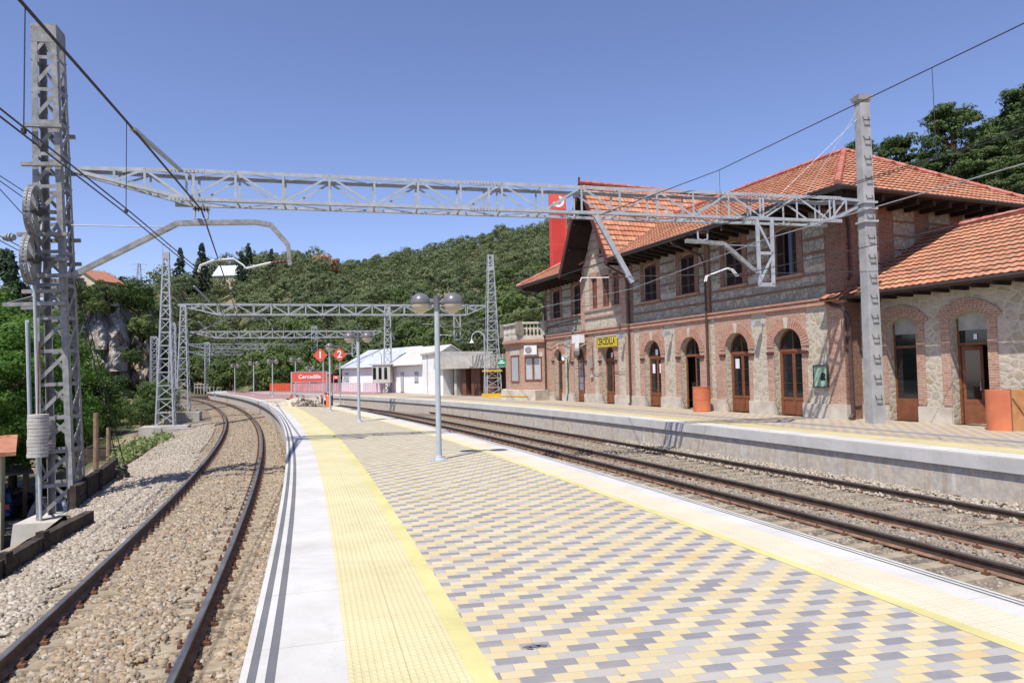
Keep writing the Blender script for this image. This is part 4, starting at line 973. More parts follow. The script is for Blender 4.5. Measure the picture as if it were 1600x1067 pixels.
# second lattice tower, and the further gantries -----------------------
p = G(259, 665, -.85); lattice_mast((p.x, p.y, -.85), 9.2, 1.0, .34, R(18), .8, 'tall tapering lattice mast standing alone on a concrete block left of the curve', .075, cap=.35)
t_ = empty('wire_fork', (p.x, p.y, 9.2), R(18), 'small fork frame on top of the lone tapering mast', 'fork'); mb = MB()
for s in (-1, 1): mb.tube([(s*.17, 0, 0), (s*.2, 0, .55)], .02, 6)
mb.tube([(-.2, 0, .55), (.2, 0, .55)], .02, 6); mb.build('frame', M['galv'], t_)
fb = MB(); q = empty('mast_footing', (p.x, p.y, 0), R(18), 'wide cracked concrete block under the lone tapering mast', 'footing'); fb.box(-1.25, 1.25, -.85, .85, -2.2, -.85); fb.build('footing_block', M['conc_light'], q)
fb = MB(); fb.box(.2, 1.6, -1.15, -.85, -1.6, -.95); fb.box(-.5, -.1, -1.0, -.85, -1.7, -.9); fb.build('broken_step', M['conc'], q)
A2, B2 = G(277, 475, 7.05), G(760, 477, 7.05)
gantry(A2, B2, 7.05, 'second lattice gantry crossing the tracks behind the pair of round lamps', detail=False, ch=.075)
p = G(287, 530, 3); q2_ = A2+(B2-A2).normalized()*.4; lattice_mast((q2_.x, q2_.y, -.45), 7.0, .85, .36, R(14), .75, 'lattice leg under the left end of the second gantry', .07, cap=.2)
fb = MB(); q = empty('mast_footing', (q2_.x, q2_.y, 0), R(18), 'low concrete block under the second gantry left leg', 'footing'); fb.box(-1.1, 1.1, -.8, .8, -1.6, -.45); fb.build('footing_block', M['conc_light'], q)
p = G(770, 620, 0); rr_ = lattice_mast((p.x, p.y, 0), 10.9, 1.22, .42, R(14), .72, 'tall lattice mast with yellow base on the station platform beside the long canopy', .07, cap=0)
mb = MB(); mb.box(-.72, .72, -.72, .72, 0, .25); mb.build('yellow_base', M['yellow_paint'], rr_); mb = MB()
for s in (-1, 1): mb.bar(V(-.64, s*.64, 2.0), V(.64, s*.64, 2.0), .05, .12); mb.bar(V(s*.64, -.64, 2.0), V(s*.64, .64, 2.0), .05, .12)
mb.build('yellow_band', M['yellow_paint'], rr_)
mb = MB(); mb.box(-.24, .24, -.26, .26, 9.7, 10.0); mb.build('plate', M['galv'], rr_)
far = 'lattice masts along the distant curve'
G3A, G3B = G(297, 518, 7.05), G(596, 517, 7.05); gantry(G3A, G3B, 7.05, 'third lattice gantry, seen just above the numbered diamond signs', detail=False, ch=.08)
G4A, G4B = G(290, 537, 7.05), G(484, 538, 7.05); gantry(G4A, G4B, 7.05, 'fourth small lattice gantry above the far bend', detail=False, ch=.09)
G5A, G5B = G(293, 549, 7.05), G(388, 549, 7.05); gantry(G5A, G5B, 7.05, 'fifth and smallest lattice gantry at the far bend', detail=False, ch=.10)
def farmast(px, ytop, Y, w, label, zb=-.6, w1=None):
    t = AT(px, ytop, Y); lattice_mast((t.x, t.y, zb), t.z, w, w1 or w*.7, R(15), 1.0, label, .09, cap=.2, detail=False)
farmast(605, 479, 73.6, .9, 'lattice mast behind the grey shelter at the end of the third gantry', 0, .5)
farmast(491, 510, 112, 1.1, 'distant lattice mast standing above the diamond sign number one', 0, .8)
farmast(396, 538, 137, 1.1, 'distant lattice mast between two small lamps over the bend', -.6, .8)
farmast(324, 535, 131, .9, 'distant twin post mast by the wooden railing at the bend', -.6, .8)
farmast(270, 505, 76, .8, 'lattice mast partly hidden by the lone tapering mast', -.8, .5)
farmast(241, 526, 112, 1.0, 'leftmost tall mast of the group by the rock cutting', -.8, .9)
farmast(234, 560, 150, 1.0, 'small bluish mast by the rock cutting', -.8, .9)
farmast(224, 578, 180, 1.1, 'tiny leftmost mast before the sandy scar', -.8, 1.0)
# drop structures and arms on the further gantries
def droparm(px, py, Y, w, label, flip=1):
    P = AT(px, py, Y); root = empty('drop_post', P, R(14), label, 'drop post'); s = Y/20.6
    mb = MB(); k = 1.0
    for x in (0, .5): mb.bar(V(x, 0, 0), V(x, 0, -2.0), .09, .09)
    for z in (-1.0, -1.97): mb.bar(V(0, 0, z), V(.5, 0, z), .08, .08)
    mb.bar(V(0, 0, -.1), V(.5, 0, -1), .06, .06); mb.bar(V(.5, 0, -1), V(0, 0, -1.95), .06, .06); mb.build('frame', M['galv'], root)
    mb = MB(); mb.bar(V(0, 0, -1.65), V(-1.2, 0, -.8), .07, .07); mb.bar(V(-1.2, 0, -.8), V(-2.4, 0, -.76), .07, .07); mb.build('arm', M['galv_old'], root)
    mb = MB(); mb.tube([V(0, 0, -1.7), V(-.9, 0, -1.6), V(-1.5, 0, -1.72), V(-1.6, 0, -1.95)], .025, 6); mb.build('registration_arm', M['white_metal'], root)
droparm(709, 491, 54.5, 1, 'drop post hanging from the second gantry beside the near lamp globes')
droparm(550, 530, 80.5, 1, 'drop post hanging from the third gantry behind the second pair of lamps')
for (px, py, Y, lab) in ((296, 525, 49.5, 'second'), (330, 555, 77.5, 'third')):
    a = AT(px, py, Y); root = empty('cantilever_arm', a, R(14), 'thin cantilever arm on the left leg of the %s gantry' % lab, 'cantilever')
    mb = MB(); mb.bar(V(0, 0, 0), V(2.6, 0, 1.35), .09, .09); mb.bar(V(2.6, 0, 1.35), V(4.9, 0, 1.4), .09, .09); mb.bar(V(4.9, 0, 1.4), V(5.6, 0, .75), .08, .08); mb.bar(V(5.6, 0, .75), V(5.6, 0, .2), .08, .08); mb.build('arm', M['galv_old'], root)
for (xa, ya, xb, yb_, Y, lab) in ((303, 447, 328, 472, 48, 'left end of the second gantry'), (311, 503, 325, 518, 77, 'left end of the third gantry'), (600, 488, 616, 530, 54, 'right part of the second gantry'), (652, 479, 690, 462, 54, 'top of the second gantry behind the near lamp')):
    mb = MB(); mb.bar(AT(xa, ya, Y-1.2), AT(xb, yb_, Y), .10, .10); tag(mb.build('strain_rod', M['galv']), 'bright slanting strain rod at the %s' % lab, 'rod')

# ------------------------------------------------------------------ station building (local x = -s along the facade, y = inward, z up)
SA = R(-22.0); S0 = G(1258, 651, 0); SR = math.atan2(-math.cos(SA), -math.sin(SA))
su = Vector((math.sin(SA), math.cos(SA), 0)); sn = Vector((math.cos(SA), -math.sin(SA), 0))
def W(s, o, z=0): p = S0+su*s+sn*o; return Vector((p.x, p.y, z))
st = empty('station_building', S0, SR, 'two storey stone and brick station building with orange tiled roof and pointed cross gable', 'station')
def L_(s, o, z): return (-s, o, z)
def arch_pts(a, b, zs, rise, n=14):
    c = (a+b)/2; w = (b-a)/2; R_ = (w*w+rise*rise)/(2*rise) if rise < w-1e-6 else w; cz = zs+rise-R_
    out = []
    t0 = math.asin(min(1, w/R_)) if rise < w-1e-6 else math.pi/2
    for i in range(n+1):
        t = -t0+2*t0*i/n; out.append((c+R_*math.sin(t), cz+R_*math.cos(t)))
    return out
def holed(mb, s0, s1, z0, z1, ops, o0, depth, m=0, top=None):
    """wall panel at inward offset o0 with openings (a, b, za, zspring, rise); reveals of given depth"""
    ops = sorted(ops); cur = s0
    def Q(a, b, za, zb):
        if b-a > 1e-4 and zb-za > 1e-4: mb.quad(L_(a, o0, za), L_(a, o0, zb), L_(b, o0, zb), L_(b, o0, za), m)
    for a, b, za, zs, rise in ops:
        Q(cur, a, z0, z1); Q(a, b, z0, za); A = arch_pts(a, b, zs, rise) if rise > 0 else [(a, zs), (b, zs)]
        for (xa, ya), (xb, yb) in zip(A[:-1], A[1:]):
            mb.add([L_(xa, o0, ya), L_(xa, o0, z1), L_(xb, o0, z1), L_(xb, o0, yb)], [(0, 1, 2, 3)], m)
            if depth: mb.quad(L_(xa, o0, ya), L_(xb, o0, yb), L_(xb, o0+depth, yb), L_(xa, o0+depth, ya), m)
        if depth:
            mb.quad(L_(a, o0, za), L_(a, o0, zs), L_(a, o0+depth, zs), L_(a, o0+depth, za), m); mb.quad(L_(b, o0, za), L_(b, o0+depth, za), L_(b, o0+depth, zs), L_(b, o0, zs), m)
            mb.quad(L_(a, o0, za), L_(a, o0+depth, za), L_(b, o0+depth, za), L_(b, o0, za), m)
        cur = b
    Q(cur, s1, z0, z1); return mb
DOORS = [(.03, 1.43), (2.85, 4.25), (6.0, 7.4), (9.04, 10.44), (13.42, 14.82), (16.9, 18.25), (19.87, 20.98)]
dops = [(a, b, 0, 3.27-(b-a)/2, (b-a)/2) for a, b in DOORS]
END = 22.25; COR = -1.9; HT = 7.75; DEP = 8.2
UW = [(.1, 1.2), (3.05, 4.12), (6.2, 7.3), (9.22, 10.35), (17.05, 18.15), (20.0, 21.15)]
GW = [(12.55, 13.25), (13.62, 14.45), (14.95, 15.65)]
uops = [(a, b, 5.22, 6.93, .12) for a, b in UW]
# stone carcass, ground floor and upper floor
w = MB(); holed(w, COR, END, 0, 4.1, dops, 0, .32)
holed(w, COR, 11.9, 4.1, HT, [q for q in uops if q[0] < 11], 0, .18); holed(w, 16.95, END, 4.1, HT, [q for q in uops if q[0] > 16], 0, .18)
w.build('facade_wall', M['rubble'], st)
# upper panels are grey blocks set 2 cm proud of the carcass
up_ = MB()
def uppanel(s0, s1, z0, z1, o=-.02): up_.box(-s1, -s0, o, o+.018, z0, z1)
segs = [(-1.2, -.25), (1.55, 2.7), (4.5, 5.05), (5.45, 5.85), (7.7, 8.85), (10.75, 11.35), (18.5, 19.65), (21.5, 22.0), (16.97, 17.0)]
for a, b in segs[:-1]:
    for z0, z1 in ((5.42, 5.80), (5.92, 6.32), (6.44, 6.84), (6.96, 7.35)): uppanel(a, b, z0, z1)
for a, b in ((-1.2, 5.05), (5.45, 11.4), (17.0, 21.95)): uppanel(a, b, 4.74, 5.06); uppanel(a, b, 4.24, 4.64)
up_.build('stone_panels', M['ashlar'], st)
# brick dress: ground floor surrounds
bk = MB(); ST = [(-1.2, -.21), (1.79, 2.65), (4.91, 5.21), (7.83, 8.72), (10.91, 11.39), (12.27, 12.99), (15.16, 15.68), (18.81, 19.47)]
cur = COR
for a, b in ST+[(END, END)]:
    if a > cur: holed(bk, cur, a, .42, 3.96, [(p, q, .42, zs, r) for (p, q, _, zs, r) in dops if p > cur and q < a], -.022, .03)
    for e in ((cur, a)): bk.quad(L_(e, -.022, .42), L_(e, 0, .42), L_(e, 0, 3.96), L_(e, -.022, 3.96))
    cur = b
bk.build('brick_surround', M['brick'], st)
for a, b, _, zs, r in dops:      # radiating brick arch and keystone
    ar = MB(); c = (a+b)/2; n = 26
    for i in range(n):
        t0 = -math.pi/2+math.pi*i/n+.012; t1 = -math.pi/2+math.pi*(i+1)/n-.012
        p = [L_(c+rr*math.sin(t), -.045, zs+rr*math.cos(t)) for rr in (r+.005, r+.37) for t in (t0, t1)]; q = [(x, -.021, z) for x, _, z in p]
        ar.add(p+q, [(0, 2, 3, 1), (0, 4, 6, 2), (1, 3, 7, 5), (2, 6, 7, 3), (0, 1, 5, 4)])
    ar.build('brick_arch', M['brick_band'], st)
    k = MB(); k.hexa([L_(c+.07, -.07, zs+r-.01), L_(c-.07, -.07, zs+r-.01), L_(c-.07, -.02, zs+r-.01), L_(c+.07, -.02, zs+r-.01), L_(c+.13, -.07, zs+r+.4), L_(c-.13, -.07, zs+r+.4), L_(c-.13, -.02, zs+r+.4), L_(c+.13, -.02, zs+r+.4)]); k.build('keystone', M['plinth'], st)
    im = MB()
    for e, s_ in ((a, -1), (b, 1)): x0, x1 = sorted((e, e+s_*.34)); im.box(-x1, -x0, -.09, -.02, zs-.28, zs-.17)
    im.build('impost', M['barge'], st)
# plinth between the doors
pl = MB(); cur = COR
for a, b in DOORS+[(END, END)]:
    if a-cur > .1: pl.box(-(a-.02), -(cur+.02 if cur > COR else cur-.06), -.09, .1, -.02, .50)
    cur = b
pl.build('plinth', M['plinth'], st)
# string course of moulded brick
sc_ = MB(); sc_.box(-END, -COR+.1, -.10, .05, 3.96, 4.06); sc_.box(-END, -COR+.06, -.06, .05, 4.06, 4.14); sc_.box(-END, -COR+.12, -.13, .05, 4.14, 4.22); sc_.build('string_course', M['brick_band'], st)
# upper brick dress
ub = MB()
def ubox(s0, s1, z0, z1, o=-.035): ub.box(-s1, -s0, o, .0, z0, z1)
for a, b, z0, zs, r in uops:
    ubox(a-.30, a-.01, 5.12, 7.35); ubox(b+.01, b+.30, 5.12, 7.35)
    A = arch_pts(a, b, zs, r); 
    for (xa, ya), (xb, yb) in zip(A[:-1], A[1:]): ub.hexa([L_(xb, -.045, yb), L_(xa, -.045, ya), L_(xa, 0, ya), L_(xb, 0, yb), L_(xb, -.045, 7.22), L_(xa, -.045, 7.22), L_(xa, 0, 7.22), L_(xb, 0, 7.22)])
for a, b in ((COR, -1.22), (5.05, 5.45), (11.38, 11.9), (21.98, END)): ubox(a, b, 4.22, HT-.3)
for a, b in ((COR, 11.9), (16.95, END)):
    ubox(a, b, 4.65, 4.73, -.05); ubox(a, b, 5.06, 5.14, -.05); ubox(a, b, 7.36, HT, -.03)
    for z in (5.82, 6.34, 6.86): ubox(a, b, z, z+.08, -.028) if False else None
for a, b in segs[:-1]:
    for z in (5.81, 6.33, 6.85): ubox(a, b, z, z+.10, -.03)
ubox(5.07, 5.24, 4.24, 7.2, -.13)
ub.build('brick_dressing', M['brick_shaded'], st)
sl = MB()
for a, b, *_ in uops: sl.box(-(b+.35), -(a-.35), -.12, -.0, 5.13, 5.22)
sl.build('window_sills', M['brick_band'], st)
# ground floor doors
def leafdoor(a, b, zs, r, idx):
    o = .26; f = MB(); c = (a+b)/2; zt = 2.38; w_ = .075
    def bx(s0, s1, z0, z1, oo=o, d=.06): f.box(-s1, -s0, oo, oo+d, z0, z1)
    op_leaf = idx in (2, 6)
    bx(a, a+w_, 0, zs); bx(b-w_, b, 0, zs); bx(a+w_, b-w_, zt, zt+.11, o-.015)
    A = arch_pts(a, b, zs, r, 16)
    for (xa, ya), (xb, yb) in zip(A[:-1], A[1:]):
        ca = (c+(xa-c)*.89, zs+(ya-zs)*.89); cb_ = (c+(xb-c)*.89, zs+(yb-zs)*.89)
        f.hexa([L_(*(xb, o, yb)), L_(xa, o, ya), L_(xa, o+.06, ya), L_(xb, o+.06, yb), L_(cb_[0], o, cb_[1]), L_(ca[0], o, ca[1]), L_(ca[0], o+.06, ca[1]), L_(cb_[0], o+.06, cb_[1])])
    d = f.build('door', M['door'], st)
    g = MB(); n = len(A)
    g.poly([L_(x, o+.03, z) for x, z in A]+[L_(b-.01, o+.03, zt), L_(a+.01, o+.03, zt)]); g.build('fanlight', M['glass'], d)
    tr = MB(); tr.box(-c-.02, -c+.02, o+.005, o+.03, zt+.1, zs+r-.04)
    tr.build('glazing_bar', M['door'], d)
    for (x0, x1) in ((a+w_, c-.012), (c+.012, b-w_)):
        if op_leaf and x0 > c-.1 and idx == 2:
            continue
        if idx == 5: 
            lf = MB(); lf.box(-x1, -x0, o+.02, o+.05, 0.02, .68); q = lf.build('door_leaf', M['door'], d); g = MB(); g.box(-x1, -x0, o+.03, o+.04, .7, zt-.02); g.build('pane', M['glass_blue'], q)
            b2 = MB(); 
            for z in (.68, 1.1, 1.52, 1.95, 2.34): b2.box(-x1, -x0, o+.015, o+.045, z, z+.03)
            b2.box(-x0-.03, -x0, o+.01, o+.05, .68, zt); b2.box(-x1, -x1+.03, o+.01, o+.05, .68, zt); b2.build('rail_bars', M['door'], q); continue
        lf = MB()
        def lb(s0, s1, z0, z1, dd=.045): lf.box(-s1, -s0, o+.005, o+.005+dd, z0, z1)
        lb(x0, x0+.05, .02, zt-.01); lb(x1-.05, x1, .02, zt-.01); lb(x0+.05, x1-.05, .02, .14); lb(x0+.05, x1-.05, .58, .68); lb(x0+.05, x1-.05, zt-.07, zt-.01)
        q = lf.build('door_leaf', M['door'], d)
        pn = MB(); pn.box(-(x1-.07), -(x0+.07), o+.025, o+.04, .13, .58); pn.build('lower_panel', M['door'], q)
        g = MB(); g.box(-(x1-.07), -(x0+.07), o+.028, o+.036, .67, zt-.09); g.build('pane', M['glass'], q)
        bb = MB()
        for z in (1.2, 1.75): bb.box(-(x1-.075), -(x0+.075), o+.012, o+.027, z, z+.022)
        bb.build('glazing_bar', M['shutter'], q)
    if idx in (3, 4, 1):
        p = MB(); p.box(-(c+.13), -(c-.08), o-.004, o-.001, zt+.16, zt+.44) 
        if idx == 3: p.box(-(c-.18), -(c-.40), o-.004, o-.001, 1.65, 2.1); p.box(-(c+.42), -(c+.2), o-.004, o-.001, 1.65, 2.1)
        if idx == 1: p = MB(); p.box(-(c+.42), -(c+.18), o-.006, o-.003, 1.8, 2.2)
        p.build('paper_notice', M['paper'], d)
for i, (a, b, _, zs, r) in enumerate(dops): leafdoor(a, b, zs, r, i)
bk_ = MB(); bk_.box(-END+.3, -COR-.3, .75, .8, 0, 3.9); bk_.build('dark_backing', M['dark_room'], st)  # near-black sheet behind the doors, painted to stand for the unlit inside
# upper windows with louvred shutters
def shutter(s0, s1, z0, z1, o, mat, parent, ajar=0):
    f = MB(); hh = MB(); f.box(-s1, -s0, o, o+.05, z0, z0+.08); f.box(-s1, -s0, o, o+.05, z1-.08, z1); f.box(-s1, -s1+.07, o, o+.05, z0+.08, z1-.08); f.box(-s0-.07, -s0, o, o+.05, z0+.08, z1-.08)
    f.box(-s1+.07, -s0-.07, o, o+.05, (z0+z1)/2-.04, (z0+z1)/2+.04)
    k = z0+.1
    while k < z1-.1:
        f.add([(-s1+.07, o+.005, k), (-s0-.07, o+.005, k), (-s0-.07, o+.04, k+.05), (-s1+.07, o+.04, k+.05)], [(0, 1, 2, 3)]); k += .055
    return f.build('shutter', mat, parent)
def upwin(a, b, z0, zs, r, o, mat, dark=False):
    fr = MB(); fr.box(-b, -a, o+.12, o+.16, z0, z0+.05); fr.box(-a-.05, -a, o+.12, o+.16, z0+.05, zs); fr.box(-b, -b+.05, o+.12, o+.16, z0+.05, zs); fr.box(-b, -a, o+.12, o+.16, zs, zs+r)
    w_ = fr.build('window', M['door'], st); g = MB(); g.box(-b+.04, -a-.04, o+.165, o+.17, z0+.04, zs+.04); g.build('pane', M['glass'], w_)
    c = (a+b)/2
    if dark:   # right leaf folded open, the dark gap shows
        shutter(c+.12, b-.02, z0+.03, zs+.02, o+.06, mat, w_); shutter(a+.02, a+.3, z0+.03, zs+.02, o+.06, mat, w_)
    else: shutter(a+.02, c-.005, z0+.03, zs+.02, o+.06, mat, w_); shutter(c+.005, b-.02, z0+.03, zs+.02, o+.06, mat, w_)
for i, (a, b, z0, zs, r) in enumerate(uops): upwin(a, b, z0, zs, r, 0, M['shutter'], dark=(i == 0))
# projecting gable bay
GB0, GB1, GO = 11.9, 16.95, -.12; GC_ = 14.2; GZ = 12.15
bay = MB(); gops = [(a, b, 5.35, 7.1, .0) for a, b in GW]
holed(bay, GB0, GB1, 4.22, 7.6, gops, GO, .2)
sl_ = (GZ-7.6-.25)/(GC_-GB0+1.15)
bay.poly([L_(GB0, GO, 7.6), L_(GB0, GO, 8.35), L_(GC_, GO, 11.4), L_(GB1, GO, 8.35), L_(GB1, GO, 7.6)])
bay.quad(L_(GB0, GO, 4.22), L_(GB0, 0, 4.22), L_(GB0, 0, 8.3), L_(GB0, GO, 8.3)); bay.quad(L_(GB1, GO, 4.22), L_(GB1, 0, 4.22), L_(GB1, 0, 8.3), L_(GB1, GO, 8.3))
bay.build('gable_wall', M['rubble'], st)
gb_ = MB()
def gbox(s0, s1, z0, z1, o=.03): gb_.box(-s1, -s0, GO-o, GO, z0, z1)
gbox(GB0, 12.35, 4.22, 8.3); gbox(16.45, GB1, 4.22, 8.3); gbox(12.35, 16.45, 5.22, 5.34, .07); gbox(12.35, 16.45, 4.82, 4.92, .07)
for a, b in ((12.35, 12.54), (13.26, 13.61), (14.46, 14.94), (15.66, 15.85)): gbox(a, b, 5.34, 7.35)
gbox(12.35, 15.85, 7.1, 7.42); 
for i in range(9):     # brick steps rising with the gable
    z = 8.3+i*.34; h = (z-8.35)*((GC_-GB0)/(11.4-8.35)); 
    if h < 2.1: gbox(GB0+h+.02, GB0+h+.42, z-.0, z+.17); gbox(GB1-h-.42, GB1-h-.02, z, z+.17)
for z in (7.8, 8.25, 8.7, 9.15, 9.6, 10.05):
    h = max(0, (z-8.35)*((GC_-GB0)/(3.05)))+.45; gbox(GB0+h, GB1-h, z, z+.09)
gbox(13.6, 13.82, 8.1, 9.5); gbox(14.6, 14.82, 8.1, 9.5); gbox(13.82, 14.6, 9.35, 9.5)
gb_.build('gable_brick', M['brick'], st)
for a, b, z0, zs, r in gops: upwin(a, b, z0, zs, .02, GO, M['shutter_sunlit'])
gw = MB(); gw.box(-14.58, -13.84, GO-.01, GO+.02, 8.15, 9.3); gw.build('attic_shutter', M['shutter'], st)
# south end wall
sw = MB(); sw.box(-COR, -COR+.0, 0, DEP, 0, HT) if False else None
sw.quad((-COR, 0, 0), (-COR, DEP, 0), (-COR, DEP, HT), (-COR, 0, HT)); sw.quad((-END, DEP, 0), (-END, 0, 0), (-END, 0, HT), (-END, DEP, HT)); sw.quad((-COR, DEP, 0), (-END, DEP, 0), (-END, DEP, HT), (-COR, DEP, HT))
sw.build('end_walls', M['brick_shaded'], st)
sp2 = MB(); x = -COR
for y0, y1 in ((.75, 1.75), (2.5, 3.55), (4.3, 5.4), (6.1, 7.3)):
    for z0 in (4.3, 4.9, 5.42, 5.92, 6.44, 6.96): sp2.box(x, x+.03, y0, y1, z0, z0+.42)
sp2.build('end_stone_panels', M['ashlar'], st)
sb_ = MB(); sb_.box(x, x+.05, -.03, .6, .45, HT-.02); sb_.box(x, x+.06, .6, DEP, 5.36, 5.41); sb_.box(x, x+.06, .6, DEP, 7.42, HT-.02); sb_.build('corner_pier', M['brick_shaded'], st)
# roofs ------------------------------------------------------------
def tiled(parent, name, O, e, upv, poly, mat, tw=.24, tl=.36, amp=.013, step=.042):
    """clay tile slope: O eave origin, e unit vector along the eave, upv unit vector up the slope, poly = outline in (a, b)"""
    O, e, upv = Vector(O), Vector(e).normalized(), Vector(upv).normalized(); nrm = e.cross(upv).normalized()
    if nrm.z < 0: nrm = -nrm
    def inside(a, b):
        c = False; n = len(poly)
        for i in range(n):
            (x1, y1), (x2, y2) = poly[i], poly[(i+1) % n]
            if (y1 > b) != (y2 > b) and a < (x2-x1)*(b-y1)/(y2-y1)+x1: c = not c
        return c
    def span(b):
        xs = []; n = len(poly)
        for i in range(n):
            (x1, y1), (x2, y2) = poly[i], poly[(i+1) % n]
            if (y1 > b) != (y2 > b): xs.append((x2-x1)*(b-y1)/(y2-y1)+x1)
        return sorted(xs)
    b0 = min(q[1] for q in poly); b1 = max(q[1] for q in poly); mb = MB(); nb = int(math.ceil((b1-b0)/tl)); q4 = 4
    for j in range(nb):
        lo, hi = b0+j*tl, min(b0+(j+1)*tl+.03, b1+.0); mid = (lo+min(hi, b0+(j+1)*tl))/2; xs = span(mid)
        for k in range(0, len(xs)-1, 2):
            a0, a1 = xs[k], xs[k+1]; i0, i1 = int(math.floor(a0/tw)), int(math.ceil(a1/tw))
            for i in range(i0, i1):
                jit = random.uniform(-.006, .006); jl = random.uniform(-.012, .012)
                for c in range(q4):
                    x0, x1 = (i+c/q4)*tw, (i+(c+1)/q4)*tw
                    if x1 <= a0 or x0 >= a1: continue
                    x0c, x1c = max(x0, a0), min(x1, a1)
                    h0 = amp*math.cos(2*math.pi*(c/q4)); h1 = amp*math.cos(2*math.pi*((c+1)/q4))
                    def P(a, b, h): return O+e*a+upv*b+nrm*h
                    lo_ = lo+jl
                    A_, B_, C_, D_ = P(x0c, lo_, h0+step+jit), P(x1c, lo_, h1+step+jit), P(x1c, hi, h1+.004), P(x0c, hi, h0+.004)
                    uvq = [(i+.1+.8*c/q4, j+.02), (i+.1+.8*(c+1)/q4, j+.02), (i+.1+.8*(c+1)/q4, j+.97), (i+.1+.8*c/q4, j+.97)]
                    mb.quad(A_, B_, C_, D_, uv=uvq)
                    mb.quad(P(x0c, lo_, h0), P(x1c, lo_, h1), B_, A_, uv=[(i+.5, j+.0)]*4)
    # solid underside
    base = len(mb.v); pts = [O+e*a+upv*b-nrm*.03 for a, b in poly]; pts2 = [O+e*a+upv*b-nrm*.09 for a, b in poly]; n = len(poly)
    mb.add(pts+pts2, [tuple(range(n)), tuple(range(2*n-1, n-1, -1))]+[(i, (i+1) % n, n+(i+1) % n, n+i) for i in range(n)])
    return mb.build(name, mat, parent)
def ridge(parent, a, b, r=.11, n=None):
    a, b = Vector(a), Vector(b); L = (b-a).length; n = n or int(L/.38); mb = MB(); d = (b-a)/n
    for i in range(n): p = a+d*i; mb.tube([p-d*.04, p+d*1.02], r*1.08, 8, r2=r*.93)
    return mb.build('ridge_tiles', M['ridge'], parent, smooth=False)
OV = 1.4; EZ = 7.58; RZ = 10.62; RY = 4.1; sx0, sx1 = COR-1.25, END+1.45      # eave line s range
k1 = 4.65; A1 = sx0+k1; A2_ = sx1-k1
run = RY+OV; sl_len = math.hypot(run, RZ-EZ)
# front slope (local x = -s)
tiled(st, 'roof_slope', (-sx0, -OV, EZ), (-1, 0, 0), (0, run, RZ-EZ), [(0, 0), (GB0-.3-sx0, 0), (GB0+.95-sx0, 1.55), (GC_-.25-sx0, sl_len), (A1-sx0, sl_len)], M['tile'])
tiled(st, 'roof_slope', (-sx0, -OV, EZ), (-1, 0, 0), (0, run, RZ-EZ), [(GB1+.25-sx0, 0), (sx1-sx0, 0), (A2_-sx0, sl_len), (GC_+.3-sx0, sl_len), (GB1-.8-sx0, 1.55)], M['tile'])
# back slope, plain
tiled(st, 'roof_slope', (-sx0, DEP+OV, EZ), (-1, 0, 0), (0, -run, RZ-EZ), [(0, 0), (sx1-sx0, 0), (A2_-sx0, sl_len), (A1-sx0, sl_len)], M['tile'], tl=.7, tw=.48)
hipl = math.hypot(k1, RZ-EZ); wd = DEP+2*OV
tiled(st, 'roof_hip', (-sx0, -OV, EZ), (0, 1, 0), (-k1, 0, RZ-EZ), [(0, 0), (wd, 0), (wd/2, hipl)], M['tile'])
tiled(st, 'roof_hip', (-sx1, -OV, EZ), (0, 1, 0), (k1, 0, RZ-EZ), [(0, 0), (wd, 0), (wd/2, hipl)], M['tile'])
AP, AQ = V(-A1, RY, RZ+.06), V(-A2_, RY, RZ+.06)
ridge(st, AP, AQ); ridge(st, V(-sx0, -OV, EZ+.06), AP); ridge(st, V(-sx0, DEP+OV, EZ+.06), AP); ridge(st, V(-sx1, -OV, EZ+.06), AQ); ridge(st, V(-sx1, DEP+OV, EZ+.06), AQ)
# cross gable roof
gh = GZ-7.42; ghw = 2.78+.0; gl = math.hypot(gh, ghw); y0, y1 = -1.45, DEP+1.3
tiled(st, 'gable_roof', (-(GC_-ghw), y0, 7.42), (0, 1, 0), (-ghw, 0, gh), [(0, 0), (y1-y0, 0), (y1-y0, gl), (0, gl)], M['tile'])
tiled(st, 'gable_roof', (-(GC_+ghw), y0, 7.42), (0, 1, 0), (ghw, 0, gh), [(0, 0), (y1-y0, 0), (y1-y0, gl), (0, gl)], M['tile'])
ridge(st, V(-GC_, y0-.02, GZ+.07), V(-GC_, y1, GZ+.07), .12)
bb = MB()
for s_ in (-1, 1): bb.bar(V(-(GC_+s_*(ghw+.05)), y0-.04, 7.30), V(-GC_, y0-.04, GZ-.05), .06, .26, (0, 0, 1)); bb.bar(V(-(GC_+s_*(ghw+.05)), GO-.02, 7.25), V(-GC_, GO-.02, GZ-.12), .05, .12, (0, 0, 1)) if False else None
bb.bar(V(-GC_, y0-.05, GZ-.3), V(-GC_, y0-.05, GZ+.34), .07, .09, (0, 1, 0))
bb.build('barge_board', M['barge'], st)
rf = MB()
for s_ in (-1, 1):
    for t in (.08, .36, .64, .9): x = GC_+s_*ghw*(1-t); z = 7.42+gh*t-.34; rf.box(-x-.06, -x+.06, y0+.05, GO, z-.09, z+.06)
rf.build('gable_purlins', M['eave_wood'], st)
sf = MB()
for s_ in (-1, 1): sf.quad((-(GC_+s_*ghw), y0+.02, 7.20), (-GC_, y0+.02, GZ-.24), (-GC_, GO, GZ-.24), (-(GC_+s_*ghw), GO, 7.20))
sf.build('gable_soffit', M['eave_wood'], st)
